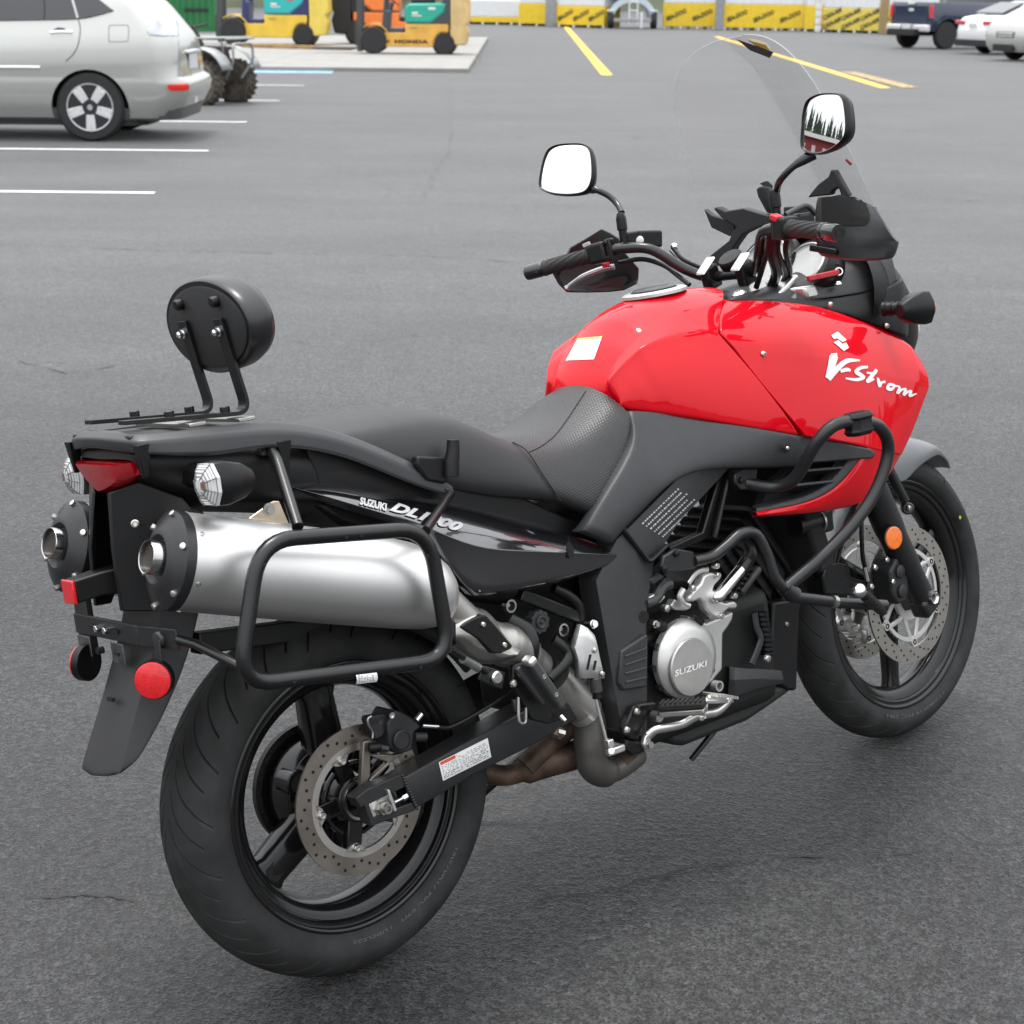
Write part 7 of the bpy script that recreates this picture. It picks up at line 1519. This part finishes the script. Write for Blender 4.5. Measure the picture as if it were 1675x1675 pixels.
for s in (1, -1):
    M().lathe([(.08, -.07), (.20, -.08), (.22, -.05), (.22, .05), (.20, .08), (.08, .07)], (s * .58, .12, .22), (1, 0, 0), 26).build('trailer_wheel', CT, boat, smooth=40); M().bar((s * .58, -.08, .46), (s * .58, .34, .46), .18, .05).build('wheel_guard', HUL, boat, bevel=.01)
M().bar((-.66, -.04, .22), (.66, -.04, .22), .08, .09).build('cross_member', GALV, boat, bevel=.01)
for s in (1, -1): M().tube([(.02 + s * .11, -.06, .12), (.02 + s * .11, .0, 1.2)], .02, n=8).build('ladder_rail', WW, boat)
for k in range(4): M().tube([(-.09, -.055 + .012 * k, .25 + .22 * k), (.13, -.055 + .012 * k, .25 + .22 * k)], .018, n=8).build('ladder_rung', WW, boat)
M().box((.24, -.08, .22), (.06, .05, .42)).build('jack_leg', WW, boat, bevel=.01)
# --- parked vehicles on the right
def parked(name, label, cat, loc, rz, levels, wb, wr, hw, paint, rear, lamp_m, front=False, low=None):
    root = empty(name, label, cat); root.matrix_world = on_lot(loc[0], loc[1], rz); bpy.context.view_layer.update()
    bd = M().loft([plan(a, b, h, r, .35, z) for z, a, b, h, r in levels]).build('body', paint, root, smooth=45); bpy.context.view_layer.update()
    cut_arches(bd, [Vector((rear, 0, wr)), Vector((rear + wb, 0, wr))], wr * 1.18, .26); bd.data.polygons.foreach_set('use_smooth', [True] * len(bd.data.polygons)); bd.data.set_sharp_from_angle(angle=radians(45))
    for x in (rear, rear + wb):
        for s in (1, -1): car_wheel(root, (x, s * (hw - .12), wr), wr, .22, s, 0, .62, STEELD if cat == 'pickup' else None)
    return root, bd
# navy pickup, tail towards the camera
NVP = mat('pickup_navy', (.012, .022, .055), .25, coat=1, var=.03); TRED = mat('tail_red', (.62, .03, .04), .2, coat=1, var=.1)
pk, bd = parked('pickup_truck', 'dark navy pickup truck with red tail lamps and chrome bumper', 'pickup', GP(1496, 81) + Vector((.05, 1.0, 0)), radians(28), [(.52, .02, 5.5, .93, .08), (.70, .0, 5.6, .96, .08), (1.30, .0, 5.6, .97, .08), (1.34, .02, 5.4, .95, .08)], 3.6, .40, .95, NVP, .62, TRED)
M().loft([plan(1.9, 4.3, .90, .2, .3, 1.34), plan(2.1, 3.7, .76, .2, .3, 1.90), plan(2.2, 3.5, .7, .2, .3, 1.95)]).build('cab', CGLASS, pk, smooth=40)
for s in (1, -1): M().box((-.01, s * .90, 1.08), (.05, .12, .38)).build('tail_lamp', TRED, pk, bevel=.01)
M().box((-.01, 0, 1.0), (.02, 1.5, .5)).build('tailgate', NVP, pk, bevel=.02); M().box((-.02, 0, 1.12), (.02, .22, .08)).build('badge', CRIM, pk, bevel=.01); M().box((-.025, 0, 1.31), (.03, .30, .07)).build('handle', CRIM, pk, bevel=.01)
for s in (1, -1): M().box((-.10, s * .60, .60), (.18, .62, .20)).build('chrome_bumper', CRIM, pk, bevel=.03)
M().box((-.14, 0, .62), (.10, .36, .18)).build('number_plate', PLATE, pk, bevel=.01); M().box((1.4, 0, .48), (3.6, 1.2, .2)).build('underbody', CDARK, pk, bevel=.02)
# white sedan from behind
WHP = mat('car_white_paint', (.76, .77, .78), .25, coat=1, var=0, rvar=0); SIP = mat('car_silver_paint', (.52, .52, .50), .26, metal=.3, coat=1, var=.02)
sed = [(.22, .10, 4.5, .84, .3), (.36, .02, 4.6, .90, .3), (.62, .0, 4.65, .91, .3), (.88, .06, 4.55, .89, .3), (.98, .16, 4.3, .85, .3), (1.04, .55, 3.3, .80, .25), (1.36, 1.35, 2.7, .62, .25), (1.42, 1.6, 2.5, .5, .25)]
wa = GP(1592, 90) + Vector((.1, .7, 0))
ws_, bd = parked('white_sedan', 'white sedan beside the navy pickup, dark lower bumper', 'car', wa, radians(22), sed, 2.7, .32, .90, WHP, 1.05, TRED)
for s in (1, -1): M().box((.03, s * .62, .84), (.06, .42, .10)).build('tail_lamp', TRED, ws_, bevel=.02)
M().box((.0, 0, .30), (.06, 1.5, .18)).build('bumper_valance', CDARK, ws_, bevel=.02); M().box((-.012, 0, .78), (.03, .34, .12)).build('number_plate', PLATE, ws_, bevel=.01); M().prism([Vector(p) for p in ((.52, -.62, 1.07), (1.26, -.52, 1.345), (1.26, .52, 1.345), (.52, .62, 1.07))], (-.02, 0, .04)).build('rear_window', CGLASS, ws_)
# silver car, nose towards the camera
sa_ = GP(1640, 101) + Vector((.15, .6, 0))
sv_, bd = parked('silver_car', 'silver car nose-out with two chrome grille bars, between two white cars', 'car', sa_ + Vector((cos(radians(24)) * 4.6, sin(radians(24)) * 4.6, 0)), radians(204), sed, 2.65, .32, .90, SIP, .95, TRED)
for z in (.60, .66): M().box((4.64, .08, z), (.05, .60, .03)).build('grille_bar', CRIM, sv_, bevel=.01)
M().box((4.63, .08, .63), (.04, .70, .14)).build('grille', CDARK, sv_, bevel=.02); M().box((4.60, .0, .32), (.06, .8, .16)).build('lower_intake', CDARK, sv_, bevel=.02)
for s in (1, -1): M().lathe([(.07, 0), (.07, .03), (0, .03)], (4.50, s * .72, .38), (1, s * .3, 0), 20).build('fog_lamp', CDARK, sv_); M().box((4.5, s * .68, .68), (.14, .3, .13), Matrix.Rotation(s * .3, 3, 'Z')).build('headlamp', CLEAR, sv_, bevel=.03)
wb_ = GP(1668, 103) + Vector((.35, .5, 0)); w2, bd = parked('white_hatchback', 'white car cut off by the picture edge, red tail lamp', 'car', wb_, radians(22), sed, 2.7, .32, .90, WHP, 1.05, TRED)
for s in (1, -1): M().box((.02, s * .66, .72), (.08, .30, .24)).build('tail_lamp', TRED, w2, bevel=.02)
# --- what the mirrors see off to the left: red building, wooded hill
RB = mat('red_siding', (.20, .02, .018), .6, var=.1, vs=1.5); rbd = empty('red_building', 'long low red building seen only in the right mirror', 'building', (-62, 30, 0), radians(8))
M().box((0, 0, 1.7), (10, 60, 3.4)).build('wall', RB, rbd); M().prism([Vector(p) for p in ((-6, -31, 3.4), (6, -31, 3.4), (0, -31, 4.4))], (0, 62, 0)).build('roof', mat('roof_grey', (.12, .11, .11), .7), rbd)
for k in range(12): M().box((5.02, -26 + k * 4.7, 1.1), (.06, 1.6, 2.2)).build('door', mat('door_pale', (.5, .48, .46), .6), rbd)
hl_ = M(); rows = []      # mirrored hill carried on unseen all round, added to darken horizon reflections
def hill_h(a, j): return (6 + 3.5 * sin(a * 2 + 1.0) + 2.5 * sin(a * 5 + .5)) * min(1, j / 4) ** 1.2
for i in range(73):
    a = 2 * pi * i / 72; rows.append([Vector((cos(a) * (95 + 16 * j), 20 + sin(a) * (95 + 16 * j), hill_h(a, j) if j else -5.0)) for j in range(7)])
tag(hl_.grid(rows).build('hill_and_added_ring', mat('hill_grass', (.05, .062, .03), .9, var=.4, vs=.2), None, smooth=180), kind='structure')
tr = M(); rnd = random.Random(3)
for k in range(1100):
    a = rnd.uniform(0, 2 * pi); j = rnd.uniform(.1, 5) ** 1.0; R_ = 95 + 16 * j; x, y, z = cos(a) * R_, 20 + sin(a) * R_, hill_h(a, j); h = rnd.uniform(5, 10) * (1 + .3 * sin(a * 3))
    for q in range(4): tr.lathe([(h * .19 * (1 - q * .2), h * (.08 + .2 * q)), (0.02, h * (.40 + .2 * q))], (x, y, z - 1), (0, 0, 1), 6)
tag(tr.build('conifers_on_added_ring', mat('conifer_green', (.018, .032, .016), .9, var=.5, vs=.4), None, smooth=0), 'dark conifers on the added ring of hills, some seen in the right mirror', 'wood', kind='stuff')
